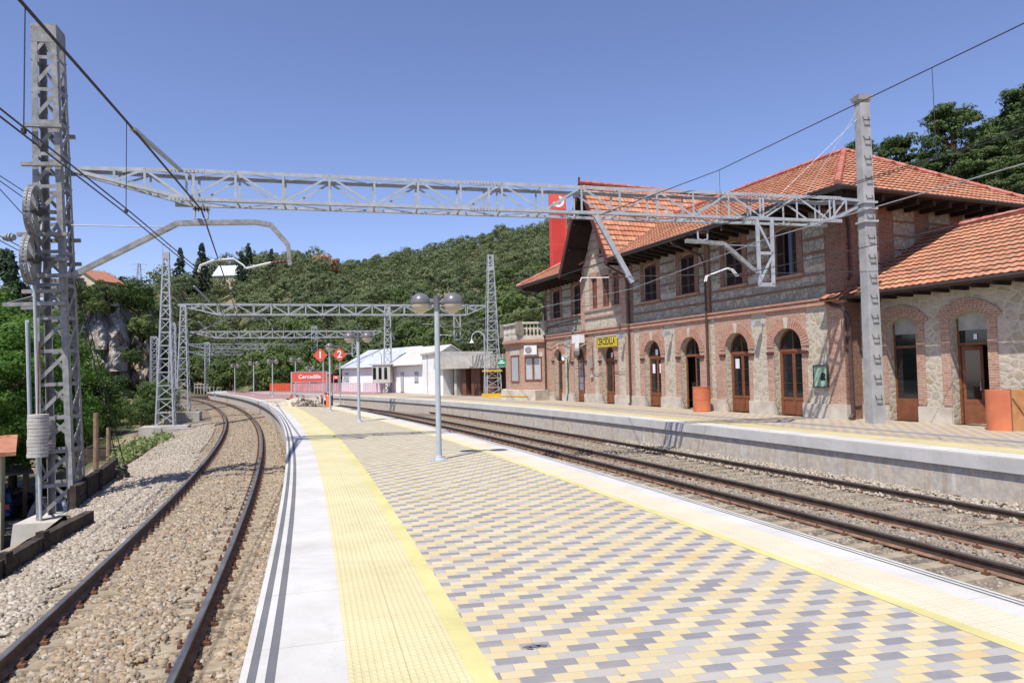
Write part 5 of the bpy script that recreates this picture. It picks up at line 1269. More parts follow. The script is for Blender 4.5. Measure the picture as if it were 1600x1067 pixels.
# eaves: soffit boards, rafter tails, gutters
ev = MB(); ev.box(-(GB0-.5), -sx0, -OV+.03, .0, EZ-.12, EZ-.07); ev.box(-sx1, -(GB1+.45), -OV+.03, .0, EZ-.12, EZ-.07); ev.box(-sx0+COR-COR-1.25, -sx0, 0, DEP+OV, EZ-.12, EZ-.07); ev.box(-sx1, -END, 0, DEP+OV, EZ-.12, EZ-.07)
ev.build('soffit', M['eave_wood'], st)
rt_ = MB(); s = sx0+.2
while s < sx1:
    if not (GB0-.6 < s < GB1+.5):
        rt_.hexa([(-s-.06, -OV+.08, EZ-.26), (-s+.06, -OV+.08, EZ-.26), (-s+.06, .0, EZ-.42), (-s-.06, .0, EZ-.42), (-s-.06, -OV+.08, EZ-.12), (-s+.06, -OV+.08, EZ-.12), (-s+.06, .0, EZ-.12), (-s-.06, 0, EZ-.12)])
    s += .62
y = -OV+.5
while y < DEP+OV:
    rt_.box(-sx0-1.2, -sx0-.08, y-.07, y+.07, EZ-.34, EZ-.12); y += .8
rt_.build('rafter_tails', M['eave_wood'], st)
gt_ = MB()
gt_.tube([(-sx0+.02, -OV-.07, EZ-.06), (-(GB0-.45), -OV-.07, EZ-.06)], .075, 8); gt_.tube([(-(GB1+.3), -OV-.07, EZ-.06), (-sx1, -OV-.07, EZ-.06)], .075, 8); gt_.tube([(-sx0+.07, -OV-.05, EZ-.06), (-sx0+.07, DEP+OV, EZ-.06)], .075, 8)
gt_.build('gutter', M['gutter'], st)
def downpipe(s, o, ztop, zb, bend, parent=st, foot=True):
    mb = MB(); pts = bend+[(-s, o, ztop), (-s, o, zb+.12), (-s, o-.10, zb)] ; mb.tube(pts, .055, 8)
    for z in np.arange(zb+.6, ztop, 1.5): mb.tube([(-s, o, z-.03), (-s, o, z+.03)], .07, 8)
    return mb.build('downpipe', M['pipe'], parent)
downpipe(11.7, -.13, 6.3, .05, [(-11.7, -OV-.07, EZ-.15), (-11.7, -OV, EZ-.3), (-11.7, -.3, 6.75)])
downpipe(5.3, -.13, 6.3, .05, [(-5.9, -OV-.07, EZ-.15), (-5.8, -OV, EZ-.3), (-5.35, -.3, 6.75)])
downpipe(22.15, -.13, 6.2, .6, [(-22.9, -OV-.07, EZ-.15), (-22.8, -OV, EZ-.3), (-22.2, -.3, 6.6)])
downpipe(-2.0, .30, 6.6, 4.75, [(2.9, -OV+.2, EZ-.15), (2.6, -.9, EZ-.4), (2.05, .2, 6.9)])
# ------------------------------------------------------------------ low annex on the right
an = empty('station_annex', S0, SR, 'single storey rubble stone annex with weathered orange tile roof at the right', 'annex')
AO = .75; aops = [(-3.98, -2.92, 0, 3.15, .20), (-6.22, -5.1, 0, 3.15, .20), (-9.3, -8.2, 0, 3.15, .2)]
w = MB(); holed(w, -14, COR, 0, 4.35, aops, AO, .35)
w.quad((14, AO, 0), (14, 9.2, 0), (14, 9.2, 4.3), (14, AO, 4.3)); w.build('annex_wall', M['rubble'], an)
for a, b, z0, zs, r in aops:
    bb = MB(); m_ = .28
    bb.box(-(b+m_), -(b+.0), AO-.03, AO, .55, zs+.05); bb.box(-a, -(a-m_), AO-.03, AO, .55, zs+.05)
    c = (a+b)/2; R_ = ((b-a)/2)**2/(2*r)+r/2; n = 18; t0 = math.asin((b-a)/2/R_)*1.35; cz = zs+r-R_
    for i in range(n):
        ta, tb = -t0+2*t0*i/n+.004, -t0+2*t0*(i+1)/n-.004; p = [L_(c+rr*math.sin(t), AO-.05, cz+rr*math.cos(t)) for rr in (R_+.01, R_+.38) for t in (ta, tb)]; q = [(x, AO-.0, z) for x, _, z in p]
        bb.add(p+q, [(0, 2, 3, 1), (0, 4, 6, 2), (1, 3, 7, 5), (2, 6, 7, 3), (0, 1, 5, 4)])
    bb.build('brick_surround', M['brick'], an)
    o = AO+.30; f = MB()
    f.box(-b, -b+.07, o, o+.06, 0, zs+.1); f.box(-a-.07, -a, o, o+.06, 0, zs+.1); f.box(-b, -a, o-.01, o+.06, 2.35, 2.43); 
    isdoor = abs(a+6.22) < .1
    if not isdoor: f.box(-b+.07, -a-.07, o, o+.05, 0, .72)
    d = f.build('door' if isdoor else 'window', M['door'], an)
    g = MB(); g.box(-b+.07, -a-.07, o+.02, o+.03, 2.43, zs-.35); g.build('fanlight', M['glass'], d)
    bl_ = MB(); bl_.box(-b+.05, -a-.05, o+.0, o+.04, zs-.35, zs+.2); bl_.build('blind_board', simple('pale_grey_blind', (.42, .42, .38), None, 3, .7), d)
    if isdoor:
        lf = MB(); x0, x1 = -b+.09, -b+.62; ang = R(38)
        def dl(u, z, t=0): return (-b+.09+u*math.cos(ang), o+.05+u*math.sin(ang)+t, z)
        for u0, u1, za, zb in ((0, .07, 0, 2.33), (.45, .52, 0, 2.33), (.07, .45, 0, .12), (.07, .45, .62, .74), (.07, .45, 2.2, 2.33)):
            lf.hexa([dl(u0, za), dl(u1, za), dl(u1, za, .04), dl(u0, za, .04), dl(u0, zb), dl(u1, zb), dl(u1, zb, .04), dl(u0, zb, .04)])
        q = lf.build('door_leaf', M['door'], d); g = MB(); g.hexa([dl(.07, .12, .01), dl(.45, .12, .01), dl(.45, .12, .02), dl(.07, .12, .02), dl(.07, .62, .01), dl(.45, .62, .01), dl(.45, .62, .02), dl(.07, .62, .02)]); g.build('lower_panel', M['door'], q)
        g = MB(); g.hexa([dl(.07, .74, .01), dl(.45, .74, .01), dl(.45, .74, .02), dl(.07, .74, .02), dl(.07, 2.2, .01), dl(.45, 2.2, .01), dl(.45, 2.2, .02), dl(.07, 2.2, .02)]); g.build('pane', M['glass'], q)
        h_ = MB(); h_.tube([dl(.46, 1.0, -.05), dl(.46, 1.25, -.05)], .015, 6); h_.build('handle', M['galv'], q)
        dr = MB(); dr.box(-b+.05, -a-.05, o+.62, o+.66, 0, 2.4); dr.build('dark_interior', M['dark_room'], d)  # near-black sheet standing in for the unlit room behind the leaf
        p = MB(); p.box(-(c+.05), -(c-.05), o-.004, o, 2.52, 2.68); p.build('paper_notice', M['paper'], d)
    else:
        g = MB(); g.box(-b+.07, -a-.07, o+.02, o+.03, .72, 2.35); g.build('pane', M['glass'], d)
pl = MB(); cur = COR
for a, b in ((-2.92, -3.98), (-5.1, -6.22), (-8.2, -9.3), (-14, -14)): pl.box(-cur, -a-.02, AO-.06, AO+.1, -.02, .5); cur = b
pl.build('plinth', M['plinth'], an)
ey, ez, ry, rz = 0.0, 4.20, 4.45, 6.62; sl2 = math.hypot(ry-ey, rz-ez)
tiled(an, 'roof_slope', (-COR, ey, ez), (1, 0, 0), (0, ry-ey, rz-ez), [(-.0, 0), (12.2, 0), (12.2, sl2), (0, sl2)], M['tile_old'])
tiled(an, 'roof_corner', (1.15, -.42, ez-.10), (1, 0, 0), (0, .8, .55), [(0, 0), (.85, 0), (.85, .75), (.5, .75)], M['tile_old'])
tiled(an, 'roof_slope', (-COR, 8.9, ez), (1, 0, 0), (0, -(8.9-ry), rz-ez), [(0, 0), (12.2, 0), (12.2, sl2), (0, sl2)], M['tile_old'], tl=.7, tw=.48)
ridge(an, V(-COR-.05, ry, rz+.06), V(14, ry, rz+.06))
ev = MB(); ev.box(-COR, 14, ey+.04, AO, ez-.14, ez-.08); s = 2.1
ev.build('soffit', M['eave_wood'], an)
rr2 = MB()
while s < 14: rr2.box(s-.05, s+.05, ey+.1, AO, ez-.24, ez-.12); s += .6
rr2.build('rafter_tails', M['eave_wood'], an)
gt_ = MB(); gt_.tube([(1.2, ey-.07, ez-.07), (14, ey-.07, ez-.07)], .07, 8); gt_.build('gutter', M['gutter'], an)
mb = MB(); mb.tube([(1.25, -.1, ez-.12), (1.5, -.12, ez-.28), (1.95, -.12, ez-.40), (2.08, .02, ez-.75), (2.08, .05, .2), (2.08, -.08, .06), (2.25, -.14, .04)], .065, 10); mb.build('downpipe', M['pipe'], an)
# ------------------------------------------------------------------ polygonal brick bay with balustrade at the far end
wg = empty('terrace_bay', S0, SR, 'low polygonal brick bay crowned by a pale stone balustrade at the station far end', 'bay')
P1, P2, P3, P4, P5 = (22.3, 0), (23.0, -1.5), (25.8, -1.5), (28.0, .4), (28.0, 6)
foot_ = [P1, P2, P3, P4, P5, (22.3, 6)]
b = MB(); b.prism([(-s, o) for s, o in foot_], 0, 3.9); b.build('bay_wall', M['brick'], wg)
def expand(k): c = (25.2, 2.2); return [(-(c[0]+(s-c[0])*k), c[1]+(o-c[1])*k) for s, o in foot_]
b = MB(); b.prism(expand(1.04), 3.72, 3.80); b.prism(expand(1.06), 3.80, 3.98); b.build('cornice', M['brick_band'], wg)
b = MB(); b.prism(expand(1.05), 3.985, 4.25); b.build('parapet_base', M['balustrade'], wg)
b = MB(); ex = expand(1.03)
def seg(i): return Vector((*ex[i], 0)), Vector((*ex[(i+1) % 6], 0))
for i in (0, 1, 2, 3):
    a, c = seg(i); b.bar(a+V(0, 0, 5.08), c+V(0, 0, 5.08), .26, .13)
    for q in (a, c): b.box(q.x-.2, q.x+.2, q.y-.2, q.y+.2, 4.25, 5.2)
b.build('handrail', M['balustrade'], wg)
for i in (0, 1, 2):
    a, c = seg(i); n = max(3, int((c-a).length/.24))
    for k in range(1, n): p = a.lerp(c, k/n); m2 = MB(); m2.lathe([(.07, 4.25), (.05, 4.32), (.085, 4.5), (.045, 4.8), (.07, 5.02)], 8, c=(p.x, p.y, 0)); m2.build('baluster', M['balustrade'], wg)
# windows of the bay: wide one on the face P1-P2 ; narrow one on P2-P3
def facewin(A, B, t0, t1, z0, z1, name, leafs, curtain=True):
    a = V(-A[0], A[1], 0); c = V(-B[0], B[1], 0); d = (c-a); nrm = V(-d.y, d.x, 0).normalized(); 
    if nrm.y > 0: nrm = -nrm
    p, q = a.lerp(c, t0), a.lerp(c, t1); f = MB()
    def Q(u, v_, z0_, z1_, th, dd): m_ = p.lerp(q, u); n_ = p.lerp(q, v_); f.hexa([m_+nrm*dd+V(0, 0, z0_), n_+nrm*dd+V(0, 0, z0_), n_+nrm*th+V(0, 0, z0_), m_+nrm*th+V(0, 0, z0_), m_+nrm*dd+V(0, 0, z1_), n_+nrm*dd+V(0, 0, z1_), n_+nrm*th+V(0, 0, z1_), m_+nrm*th+V(0, 0, z1_)])
    Q(0, 1, z0-.08, z0, .05, 0); Q(0, 1, z1, z1+.08, .05, 0); Q(0, .07, z0, z1, .045, 0); Q(.93, 1, z0, z1, .045, 0)
    if leafs == 2: Q(.44, .56, z0, z1, .045, 0)
    w_ = f.build(name, M['door'], wg); f = MB(); Q(.07, .44 if leafs == 2 else .93, z0, z1, .02, 0); 
    if leafs == 2: Q(.56, .93, z0, z1, .02, 0)
    f.build('pane', M['glass_curtain'], w_)
    f = MB(); Q(-.08, 1.08, z1+.09, z1+.4, .03, 0); f.build('lintel', M['plinth'], w_)
facewin(P1, P2, .18, .86, 1.35, 2.75, 'window', 2)
facewin(P2, P3, .12, .62, 1.25, 2.9, 'window', 1)
# pale stone terrace step with yellow stripe
tb = empty('stone_terrace', S0, SR, 'pale stone step block with a yellow stripe below the polygonal bay', 'terrace')
tp = [(-21.75, -.12), (-21.3, -1.2), (-24, -2.5), (-28.6, -2.5), (-28.6, 1), (-27.9, .3), (-26.25, -1.6), (-22.95, -1.6), (-22.3, -.12)]
b = MB(); b.prism([(-21.75, -.12), (-21.35, -1.25), (-24.1, -2.5), (-27.4, -1.1), (-28.4, -.02), (-22.3, -.02)], 0, .66); b.build('step_block', M['plinth'], tb)
b = MB(); b.bar(V(-21.9, -1.53, .30), V(-24.1, -2.53, .30), .02, .06); b.build('yellow_stripe', M['yellow_paint'], tb)

# ------------------------------------------------------------------ platform lamps
def text_mesh(name, body, size, mat, parent, loc, rot, ext=.004, sx=1.0, align='CENTER', bold=0.0):
    cu_ = bpy.data.curves.new(name, 'FONT'); cu_.body = body; cu_.size = size; cu_.extrude = ext; cu_.align_x = align; cu_.align_y = 'CENTER'; cu_.offset = bold; cu_.resolution_u = 3
    o = bpy.data.objects.new(name, cu_); COL.objects.link(o); dg = bpy.context.evaluated_depsgraph_get(); me = bpy.data.meshes.new_from_object(o.evaluated_get(dg)); bpy.data.objects.remove(o)
    me.materials.clear(); me.materials.append(mat); o = bpy.data.objects.new(name, me); COL.objects.link(o); o.scale = (sx, 1, 1); o.location = loc; o.rotation_euler = rot
    if parent is not None: reg(o, parent)
    return o
def make_lamp(h=3.32, r=.215, gap=.345):
    root = empty('platform_lamp')
    mb = MB(); mb.lathe([(0, 0), (.13, 0), (.13, .012), (.085, .03), (.062, .10), (.058, .6), (.054, h+.02), (0, h+.02)], 16); mb.build('post', M['lamp_post'], root, smooth=False)
    mb = MB(); mb.lathe([(0, .0), (.19, 0), (.19, .015), (0, .015)], 16)
    for k in range(4): a = k*math.pi/2+.8; mb.tube([(.15*math.cos(a), .15*math.sin(a), .01), (.15*math.cos(a), .15*math.sin(a), .05)], .014, 6)
    mb.build('base_plate', M['lamp_post'], root)
    mb = MB(); mb.lathe([(0, h-.16), (.066, h-.16), (.066, h+.16), (0, h+.16)], 14); mb.tube([(-gap+.1, 0, h+.02), (gap-.1, 0, h+.02)], .032, 8)
    for s in (-1, 1): mb.lathe([(.05, -.03), (.075, -.03), (.075, .03), (.05, .03)], 12, c=(s*(gap-r-.0), 0, h+.02), axis='x')
    mb.build('arm', M['lamp_top'], root)
    for s in (-1, 1):
        N = 10; t = MB(); t.lathe([(0, h+r)]+[(r*1.02*math.sin(a), h+r*1.02*math.cos(a)) for a in [math.pi/2*k/N for k in range(1, N+1)]]+[(r*1.02, h-.015), (r*.96, h-.02)], 28, c=(s*gap, 0, 0)); g_ = t.build('lamp_shade', M['lamp_top'], root, smooth=True)
        t = MB(); t.lathe([(r*.965*math.cos(a), h-.01-r*.965*math.sin(a)) for a in [math.pi/2*k/N for k in range(0, N)]]+[(.02, h-r*.97)], 28, c=(s*gap, 0, 0)); t.build('globe', M['lamp_glass'], root, smooth=True)
    return root
proto = make_lamp(); lab = ['nearest twin globe lamp standing on the paved island platform', 'second twin globe lamp on the island platform, just left of the near one', 'twin globe lamp beside the diamond signs at the end of the paving', 'twin globe lamp behind the left post of the long red name board', 'twin globe lamp between the bend and the red fence, fourth from the far end', 'twin globe lamp left of the red fence in front of a lattice mast', 'twin globe lamp at the far tip of the curved platform']
for k, ((px, py), ll) in enumerate(zip(((686, 718), (561, 659), (516, 642.5), (462, 621.5), (426, 620), (396.5, 618), (367, 614.5)), lab)):
    o = proto if k == 0 else copy_tree(proto); o.location = G(px, py, 0); o.rotation_euler = (0, 0, R(103) if px == 516 else R(5)); tag(o, ll, 'lamp', 'twin globe lamps along the island platform')
far_l = [(484, 575, 80, 'twin globe lamp on the far platform seen above the long red name board'), (531, 573, 92, 'twin globe lamp by the corner of the white sheds')]
for px, py, Y, ll in far_l:
    q = AT(px, py, Y); o = copy_tree(proto); o.location = (q.x, q.y, q.z-3.32); tag(o, ll, 'lamp', 'twin globe lamps along the island platform')
# ------------------------------------------------------------------ signs
def diamond(px, py, bx_, by_, num, label, zb=None):
    b = G(bx_, by_, 0); c = AT(px, py, b.y); root = empty('track_sign', b, R(12), label, 'sign', 'diamond shaped track number signs')
    mb = MB(); h = c.z; off_ = (c-b); mb.tube([(0, 0.03, 0), (0, .03, h-.1)], .035, 8); mb.build('post', M['lamp_post'], root)
    lx = off_.x; r = 11.2*c.y/F_PX; m_ = MB(); m_.add([(lx, -.03, h-r), (lx+r, -.03, h), (lx, -.03, h+r), (lx-r, -.03, h), (lx, .01, h-r), (lx+r, .01, h), (lx, .01, h+r), (lx-r, .01, h)], [(0, 1, 2, 3), (7, 6, 5, 4), (0, 4, 5, 1), (1, 5, 6, 2), (2, 6, 7, 3), (3, 7, 4, 0)]); m_.build('board', M['red_sign'], root)
    text_mesh('number', num, r*1.35, M['white_mark'], root, (lx, -.04, h), (R(90), 0, 0), bold=.012)
diamond(500.6, 555, 505.5, 637, '1', 'red diamond sign with the white number 1 on a grey post')
diamond(530.5, 554, 531.8, 632, '2', 'red diamond sign with the white number 2 on a grey post')
a, b = AT(456.5, 589, 56), AT(509.5, 590, 56); L0 = (b-a).length
root = empty('station_name_board', (a.x, a.y, 0), math.atan2(b.y-a.y, b.x-a.x), 'long red name board reading Cercedilla on two grey posts beyond the paving', 'sign')
zt, zb_ = AT(456.5, 582, 56).z, AT(456.5, 596.5, 56).z
mb = MB(); mb.box(0, L0, -.04, .04, zb_, zt); mb.build('board', M['red_sign'], root)
for x in (-.05, L0+.05): mb = MB(); mb.box(x-.045, x+.045, -.05, .05, 0, zt+.05); mb.build('post', M['lamp_post'], root)
mb = MB(); mb.box(0, L0, -.05, .05, zt, zt+.05); mb.box(0, L0, -.05, .05, zb_-.05, zb_); mb.build('edge_frame', M['galv'], root)
text_mesh('lettering', 'Cercedilla', .44, M['white_mark'], root, (L0*.52, -.055, (zt+zb_)/2), (R(90), 0, 0), bold=.01)
a = AT(525, 589.5, 72); root = empty('small_name_board', (a.x, a.y, 0), R(-10), 'small distant red board on posts in front of the red fence', 'sign')
mb = MB(); mb.box(-.25, .25, -.03, .03, a.z-.18, a.z+.18); mb.build('board', M['red_sign'], root); mb = MB(); mb.box(-.28, -.23, -.03, .03, 0, a.z+.2); mb.box(.23, .28, -.03, .03, 0, a.z+.2); mb.build('post', M['lamp_post'], root)
mb = MB(); mb.box(-.13, .13, -.035, -.031, a.z-.05, a.z+.05); mb.build('lettering', M['white_mark'], root)
# yellow station sign on the facade
root = empty('yellow_name_sign', W(14.07, -.10, 3.41), SR, 'yellow enamel sign reading CERCEDILLA in dark capitals on the facade', 'sign')
mb = MB(); mb.box(-1.12, 1.12, -.05, .0, -.30, .30); mb.build('board', M['yellow_sign'], root)
mb = MB()
for q in ((-1.09, 1.09, .25, .27), (-1.09, 1.09, -.27, -.25)): mb.box(q[0], q[1], -.056, -.051, q[2], q[3])
mb.box(-1.09, -1.07, -.056, -.051, -.25, .25); mb.box(1.07, 1.09, -.056, -.051, -.25, .25); mb.build('border_line', M['black'], root)
text_mesh('lettering', 'CERCEDILLA', .52, M['black'], root, (0, -.056, 0), (R(90), 0, 0), sx=.66, bold=.006)
mb = MB(); mb.box(-1.16, 1.16, -.07, .0, .30, .34); mb.build('light_hood', M['white_metal'], root)
# clock, white box, loudspeakers, lamps on the facade
root = empty('station_clock', W(16.6, -.62, 3.12), SR-R(30), 'round white double faced station clock bracketed from the facade', 'clock')
mb = MB(); mb.lathe([(0, -.12), (.34, -.12), (.36, -.10), (.36, .10), (.34, .12), (0, .12)], 28, axis='y'); mb.build('case', M['galv'], root)
mb = MB(); mb.lathe([(0, -.128), (.30, -.128), (.30, -.121), (0, -.121)], 28, axis='y'); mb.build('dial', M['white_metal'], root)
mb = MB()
for k in range(12): a = k*math.pi/6; mb.bar(V(.24*math.sin(a), -.132, .24*math.cos(a)), V(.28*math.sin(a), -.132, .28*math.cos(a)), .02, .006, (0, 1, 0))
mb.bar(V(0, -.134, 0), V(.03, -.134, -.22), .02, .006, (0, 1, 0)); mb.bar(V(0, -.134, 0), V(-.02, -.134, .15), .026, .006, (0, 1, 0)); mb.build('hands', M['black'], root)
mb = MB(); mb.tube([(0.0, .1, .1), (0, .5, .3)], .03, 6); mb.build('bracket', M['galv'], root)
def wallbox(s, o, z, sx, sy, sz, name, mat, label, cat):
    root = empty(name, W(s, o, z), SR, label, cat); mb = MB(); mb.box(-sx/2, sx/2, -sy/2, sy/2, -sz/2, sz/2); mb.build('case', M[mat], root); mb = MB(); mb.box(-sx/2-.01, sx/2+.01, -sy/2-.01, sy/2+.01, sz/2, sz/2+.02); mb.box(-.005, .005, -sy/2-.004, -sy/2, -sz/2+.02, sz/2-.02); mb.build('trim', M['galv'], root); return root
wallbox(16.9, -.40, 3.72, .95, .35, .50, 'white_cabinet', 'white_metal', 'white rectangular cabinet fixed on the facade above the clock', 'cabinet')
wallbox(15.95, -.05, 2.35, .34, .08, .7, 'grey_notice_box', 'ac_grille', 'narrow grey notice box on the stone strip left of the yellow sign', 'notice box')
wallbox(15.9, -.08, 1.55, .22, .1, .2, 'blue_button_box', 'lamp_post', 'small blue grey box low beside the narrow notice box', 'box')
for s, z, lab_ in ((1.95, 3.52, 'right of the arched window nearest the concrete pole'), (8.0, 3.50, 'between the two arches left of the orange cylinder'), (12.2, 3.6, 'at the right end of the yellow sign'), (18.4, 3.52, 'near the far end of the facade')):
    root = empty('wall_floodlight', W(s, -.32, z), SR, 'grey floodlight on a bracket %s' % lab_, 'floodlight', 'floodlights on the station facade'); mb = MB()
    mb.hexa([(-.10, -.16, -.12), (.10, -.16, -.12), (.07, .10, -.08), (-.07, .10, -.08), (-.12, -.20, .12), (.12, -.20, .12), (.08, .12, .1), (-.08, .12, .1)]); mb.build('housing', M['lamp_post'], root)
    mb = MB(); mb.box(-.09, .09, -.20, -.185, -.1, .1); mb.build('lens', M['glass_curtain'], root); mb = MB(); mb.tube([(0, .1, 0), (0, .32, .05)], .025, 6); mb.box(-.05, .05, .29, .32, -.05, .12); mb.build('bracket', M['galv'], root)
root = empty('loudspeaker', W(18.75, -.35, 2.68), SR, 'white horn loudspeaker on a green pipe beside the last arched door', 'loudspeaker'); mb = MB(); mb.lathe([(.03, .2), (.06, .1), (.10, -.05), (.19, -.15), (.20, -.15), (.11, -.03), (.03, 0)], 16, axis='y'); mb.build('horn', M['white_metal'], root); mb = MB(); mb.tube([(0, .1, 0), (0, .30, 0)], .03, 6); mb.build('bracket', M['galv'], root)
mb = MB(); mb.tube([W(18.95, -.10, 2.6), W(18.95, -.10, .5), W(19.1, -.13, .05)], .035, 8); tag(mb.build('green_pipe', M['green_pipe']), 'thin green pipe running down the facade under the loudspeaker', 'pipe')
root = empty('loudspeaker', W(-2.6, .45, 3.75), SR, 'dark loudspeaker high on the annex wall behind the concrete pole', 'loudspeaker'); mb = MB(); mb.hexa([(-.2, -.16, -.14), (.14, -.16, -.14), (.1, .2, -.1), (-.12, .2, -.1), (-.2, -.2, .12), (.14, -.2, .12), (.1, .2, .1), (-.12, .2, .1)]); mb.build('case', M['black'], root); mb = MB(); mb.tube([(0, .2, 0), (0, .3, 0)], .03, 6); mb.build('bracket', M['galv'], root)
root = empty('notice_board', W(-.88, -.06, 1.47), SR, 'faded green framed notice board on the stone strip by the last arched window', 'board'); mb = MB(); mb.box(-.30, .30, -.03, .03, -.37, .37); mb.build('panel', M['green_board'], root)
mb = MB()
for q in ((-.32, .32, .35, .40), (-.32, .32, -.40, -.36)): mb.box(q[0], q[1], -.06, .03, q[2], q[3])
mb.box(-.32, -.29, -.06, .03, -.36, .35); mb.box(.29, .32, -.06, .03, -.36, .35); mb.build('frame', M['steel_dark'], root)
mb = MB(); 
for cx_, cz, r_ in ((.12, .03, .10), (.06, -.08, .08), (.16, -.10, .06)): mb.lathe([(0, -.034), (r_, -.034), (r_, -.031), (0, -.031)], 9, c=(cx_, 0, cz), axis='y')
mb.build('dark_print', M['black'], root)
for (pts_, r_, lab_) in (([(22.0, -.14, 3.62), (21.2, -.14, 3.5), (19.6, -.14, 3.78), (18.6, -.14, 3.55), (18.3, -.30, 3.55)], .018, 'black cable looping along the brick above the last arched doors'), ([(22.2, -.15, 4.3), (21.5, -.12, 4.75), (17.2, -.12, 4.95)], .03, 'grey conduit rising along the upper wall at the far end of the facade'), ([(16.2, -.3, 3.55), (15.8, -.08, 3.4), (15.75, -.06, 2.0), (15.9, -.06, 1.65), (12.3, -.06, 1.75)], .014, 'thin cable hanging down the facade beside the clock')):
    mb = MB(); mb.tube([W(*p) for p in pts_], r_, 6); tag(mb.build('facade_cable', M['steel_dark']), lab_, 'cable')
# orange cylinder and its twin with a tan panel
c_ = G(1097, 643, 0); o_w = 13.2*c_.y/F_PX; root = empty('orange_cylinder', c_, 0, 'faded orange metal cylinder standing before the open arched door', 'bin'); zt = zfind(c_, 604)
mb = MB(); mb.lathe([(0, 0), (o_w, 0), (o_w, zt-.03), (o_w+.015, zt-.02), (o_w+.015, zt), (o_w-.03, zt), (o_w-.03, zt-.1), (0, zt-.1)], 28); mb.build('drum', M['cylinder_orange'], root)
mb = MB(); 
for z in (.06, zt*.5): mb.lathe([(o_w, z), (o_w+.008, z+.005), (o_w+.008, z+.02), (o_w, z+.025)], 28)
mb.build('seam', M['cylinder_orange'], root)
c_ = G(1562, 672, 0); root = empty('orange_planter', c_, R(-18), 'orange rounded metal bin with a tan panel side beside the annex door', 'bin'); zt = zfind(c_, 609); wpx = c_.y/F_PX
mb = MB(); r1 = 17*wpx; L2 = 34*wpx; prof = [(-r1+L2*0, 0)]; pts = [(r1*math.cos(a), r1*math.sin(a)) for a in [math.pi/2+math.pi*k/14 for k in range(15)]]+[(L2*.35, -r1)]+[(L2*.35, r1)]
mb.prism(pts, 0, zt); mb.build('drum', M['cylinder_orange'], root)
mb = MB(); mb.box(L2*.36, L2*1.15, -r1*1.02, r1*1.02, .0, zt+.0); mb.build('panel', M['cylinder_wood'], root)
mb = MB(); mb.bar(V(L2*.4, -r1*1.04, zt*.8), V(L2*1.1, -r1*1.04, zt*.1), .02, .03); mb.box(L2*.33, L2*.37, -r1*1.04, r1*1.04, 0, zt+.01); mb.box(L2*1.13, L2*1.17, -r1*1.05, r1*1.05, 0, zt+.02); mb.build('frame', M['rust'], root)
# red plate on the platform wall
P = G(983.5, 671.5, -.62); q = min(off(PF, 3.23), key=lambda v_: (v_.x-P.x)**2+(v_.y-P.y)**2); root = empty('kilometre_plate', (q.x-.03, q.y-.01, -.55), SR, 'small red plate with white numerals on the concrete platform wall', 'plate')
mb = MB(); mb.box(-.27, .27, -.05, -.01, -.24, .16); mb.build('board', M['red_sign'], root); text_mesh('numerals', '16 0', .24, M['white_mark'], root, (0, -.056, -.03), (R(90), 0, 0), bold=.004)
# air conditioner and details on the bay
def bayp(t, out, z):
    a = V(-22.3, 0, 0); c = V(-23.0, -1.5, 0); d = c-a; nrm = V(d.y, -d.x, 0).normalized()
    if nrm.y > 0: nrm = -nrm
    return a.lerp(c, t)+nrm*out+V(0, 0, z), math.atan2(d.y, d.x)
loc, rz_ = bayp(.62, .20, 3.28); wm = Matrix.Translation(S0) @ Matrix.Rotation(SR, 4, 'Z'); root = empty('air_conditioner', wm @ loc, SR+rz_+math.pi, 'white wall air conditioner unit with round fan above the bay window', 'air conditioner')
mb = MB(); mb.box(-.42, .42, -.16, .16, -.30, .30); mb.build('case', M['white_metal'], root)
for yy in (-.17, .165):
    mb = MB(); mb.lathe([(0, yy-.006), (.22, yy-.006), (.22, yy+.006), (0, yy+.006)], 22, c=(-.12, 0, 0), axis='y'); mb.build('fan_grille', M['ac_grille'], root)
mb = MB(); mb.box(-.34, -.28, -.1, .3, -.36, -.30); mb.box(.28, .34, -.1, .3, -.36, -.30); mb.build('bracket', M['galv'], root)
# ------------------------------------------------------------------ tall red pylon behind the station
Y = 63.0; P = AT(871, 330, Y); root = empty('red_pylon', (P.x, P.y, 0), R(4), 'tall red pylon with a white curved emblem rising behind the far end of the roof', 'pylon')
wd_ = .76; tp_ = AT(871, 304, Y).z; mb = MB(); mb.box(-wd_, wd_, -.35, .35, -1, tp_-1.55); mb.build('shaft', M['red_pylon'], root)
mb = MB(); mb.box(-wd_, wd_, -.38, .38, tp_-1.45, tp_); mb.build('emblem_panel', M['red_sign'], root); mb = MB(); mb.box(-wd_+.1, wd_-.1, -.33, .33, tp_-1.55, tp_-1.45); mb.build('gap_frame', M['steel_dark'], root)
mb = MB(); N = 22; ro, ri = .52, .30
for i in range(N):     # open ring, gap at the upper left
    a0 = R(-172)+R(255)*i/N; a1 = R(-172)+R(255)*(i+1)/N
    c_0 = [(r*math.cos(a)+.06, z_, r*math.sin(a)+tp_-.75) for z_ in (-.40, -.382) for r in (ri, ro) for a in (a0, a1)]
    mb.add(c_0, [(0, 2, 3, 1), (4, 5, 7, 6), (0, 1, 5, 4), (2, 6, 7, 3)])
mb.build('emblem', M['white_mark'], root)
mb = MB()
for z in (tp_-4.7, tp_-7.6, tp_-10.5): mb.box(-wd_-.01, wd_+.01, -.36, .36, z, z+.06)
for s in (-1, 1): mb.box(s*wd_-.02, s*wd_+.02, -.37, -.33, -1, tp_-1.6); mb.box(s*wd_*.82-.02, s*wd_*.82+.02, -.36, -.345, -1, tp_-1.6)
mb.build('panel_joint', M['red_sign'], root)
# ------------------------------------------------------------------ canopy, white sheds
def frame2(a, b): d = b-a; return math.atan2(d.y, d.x), d.length
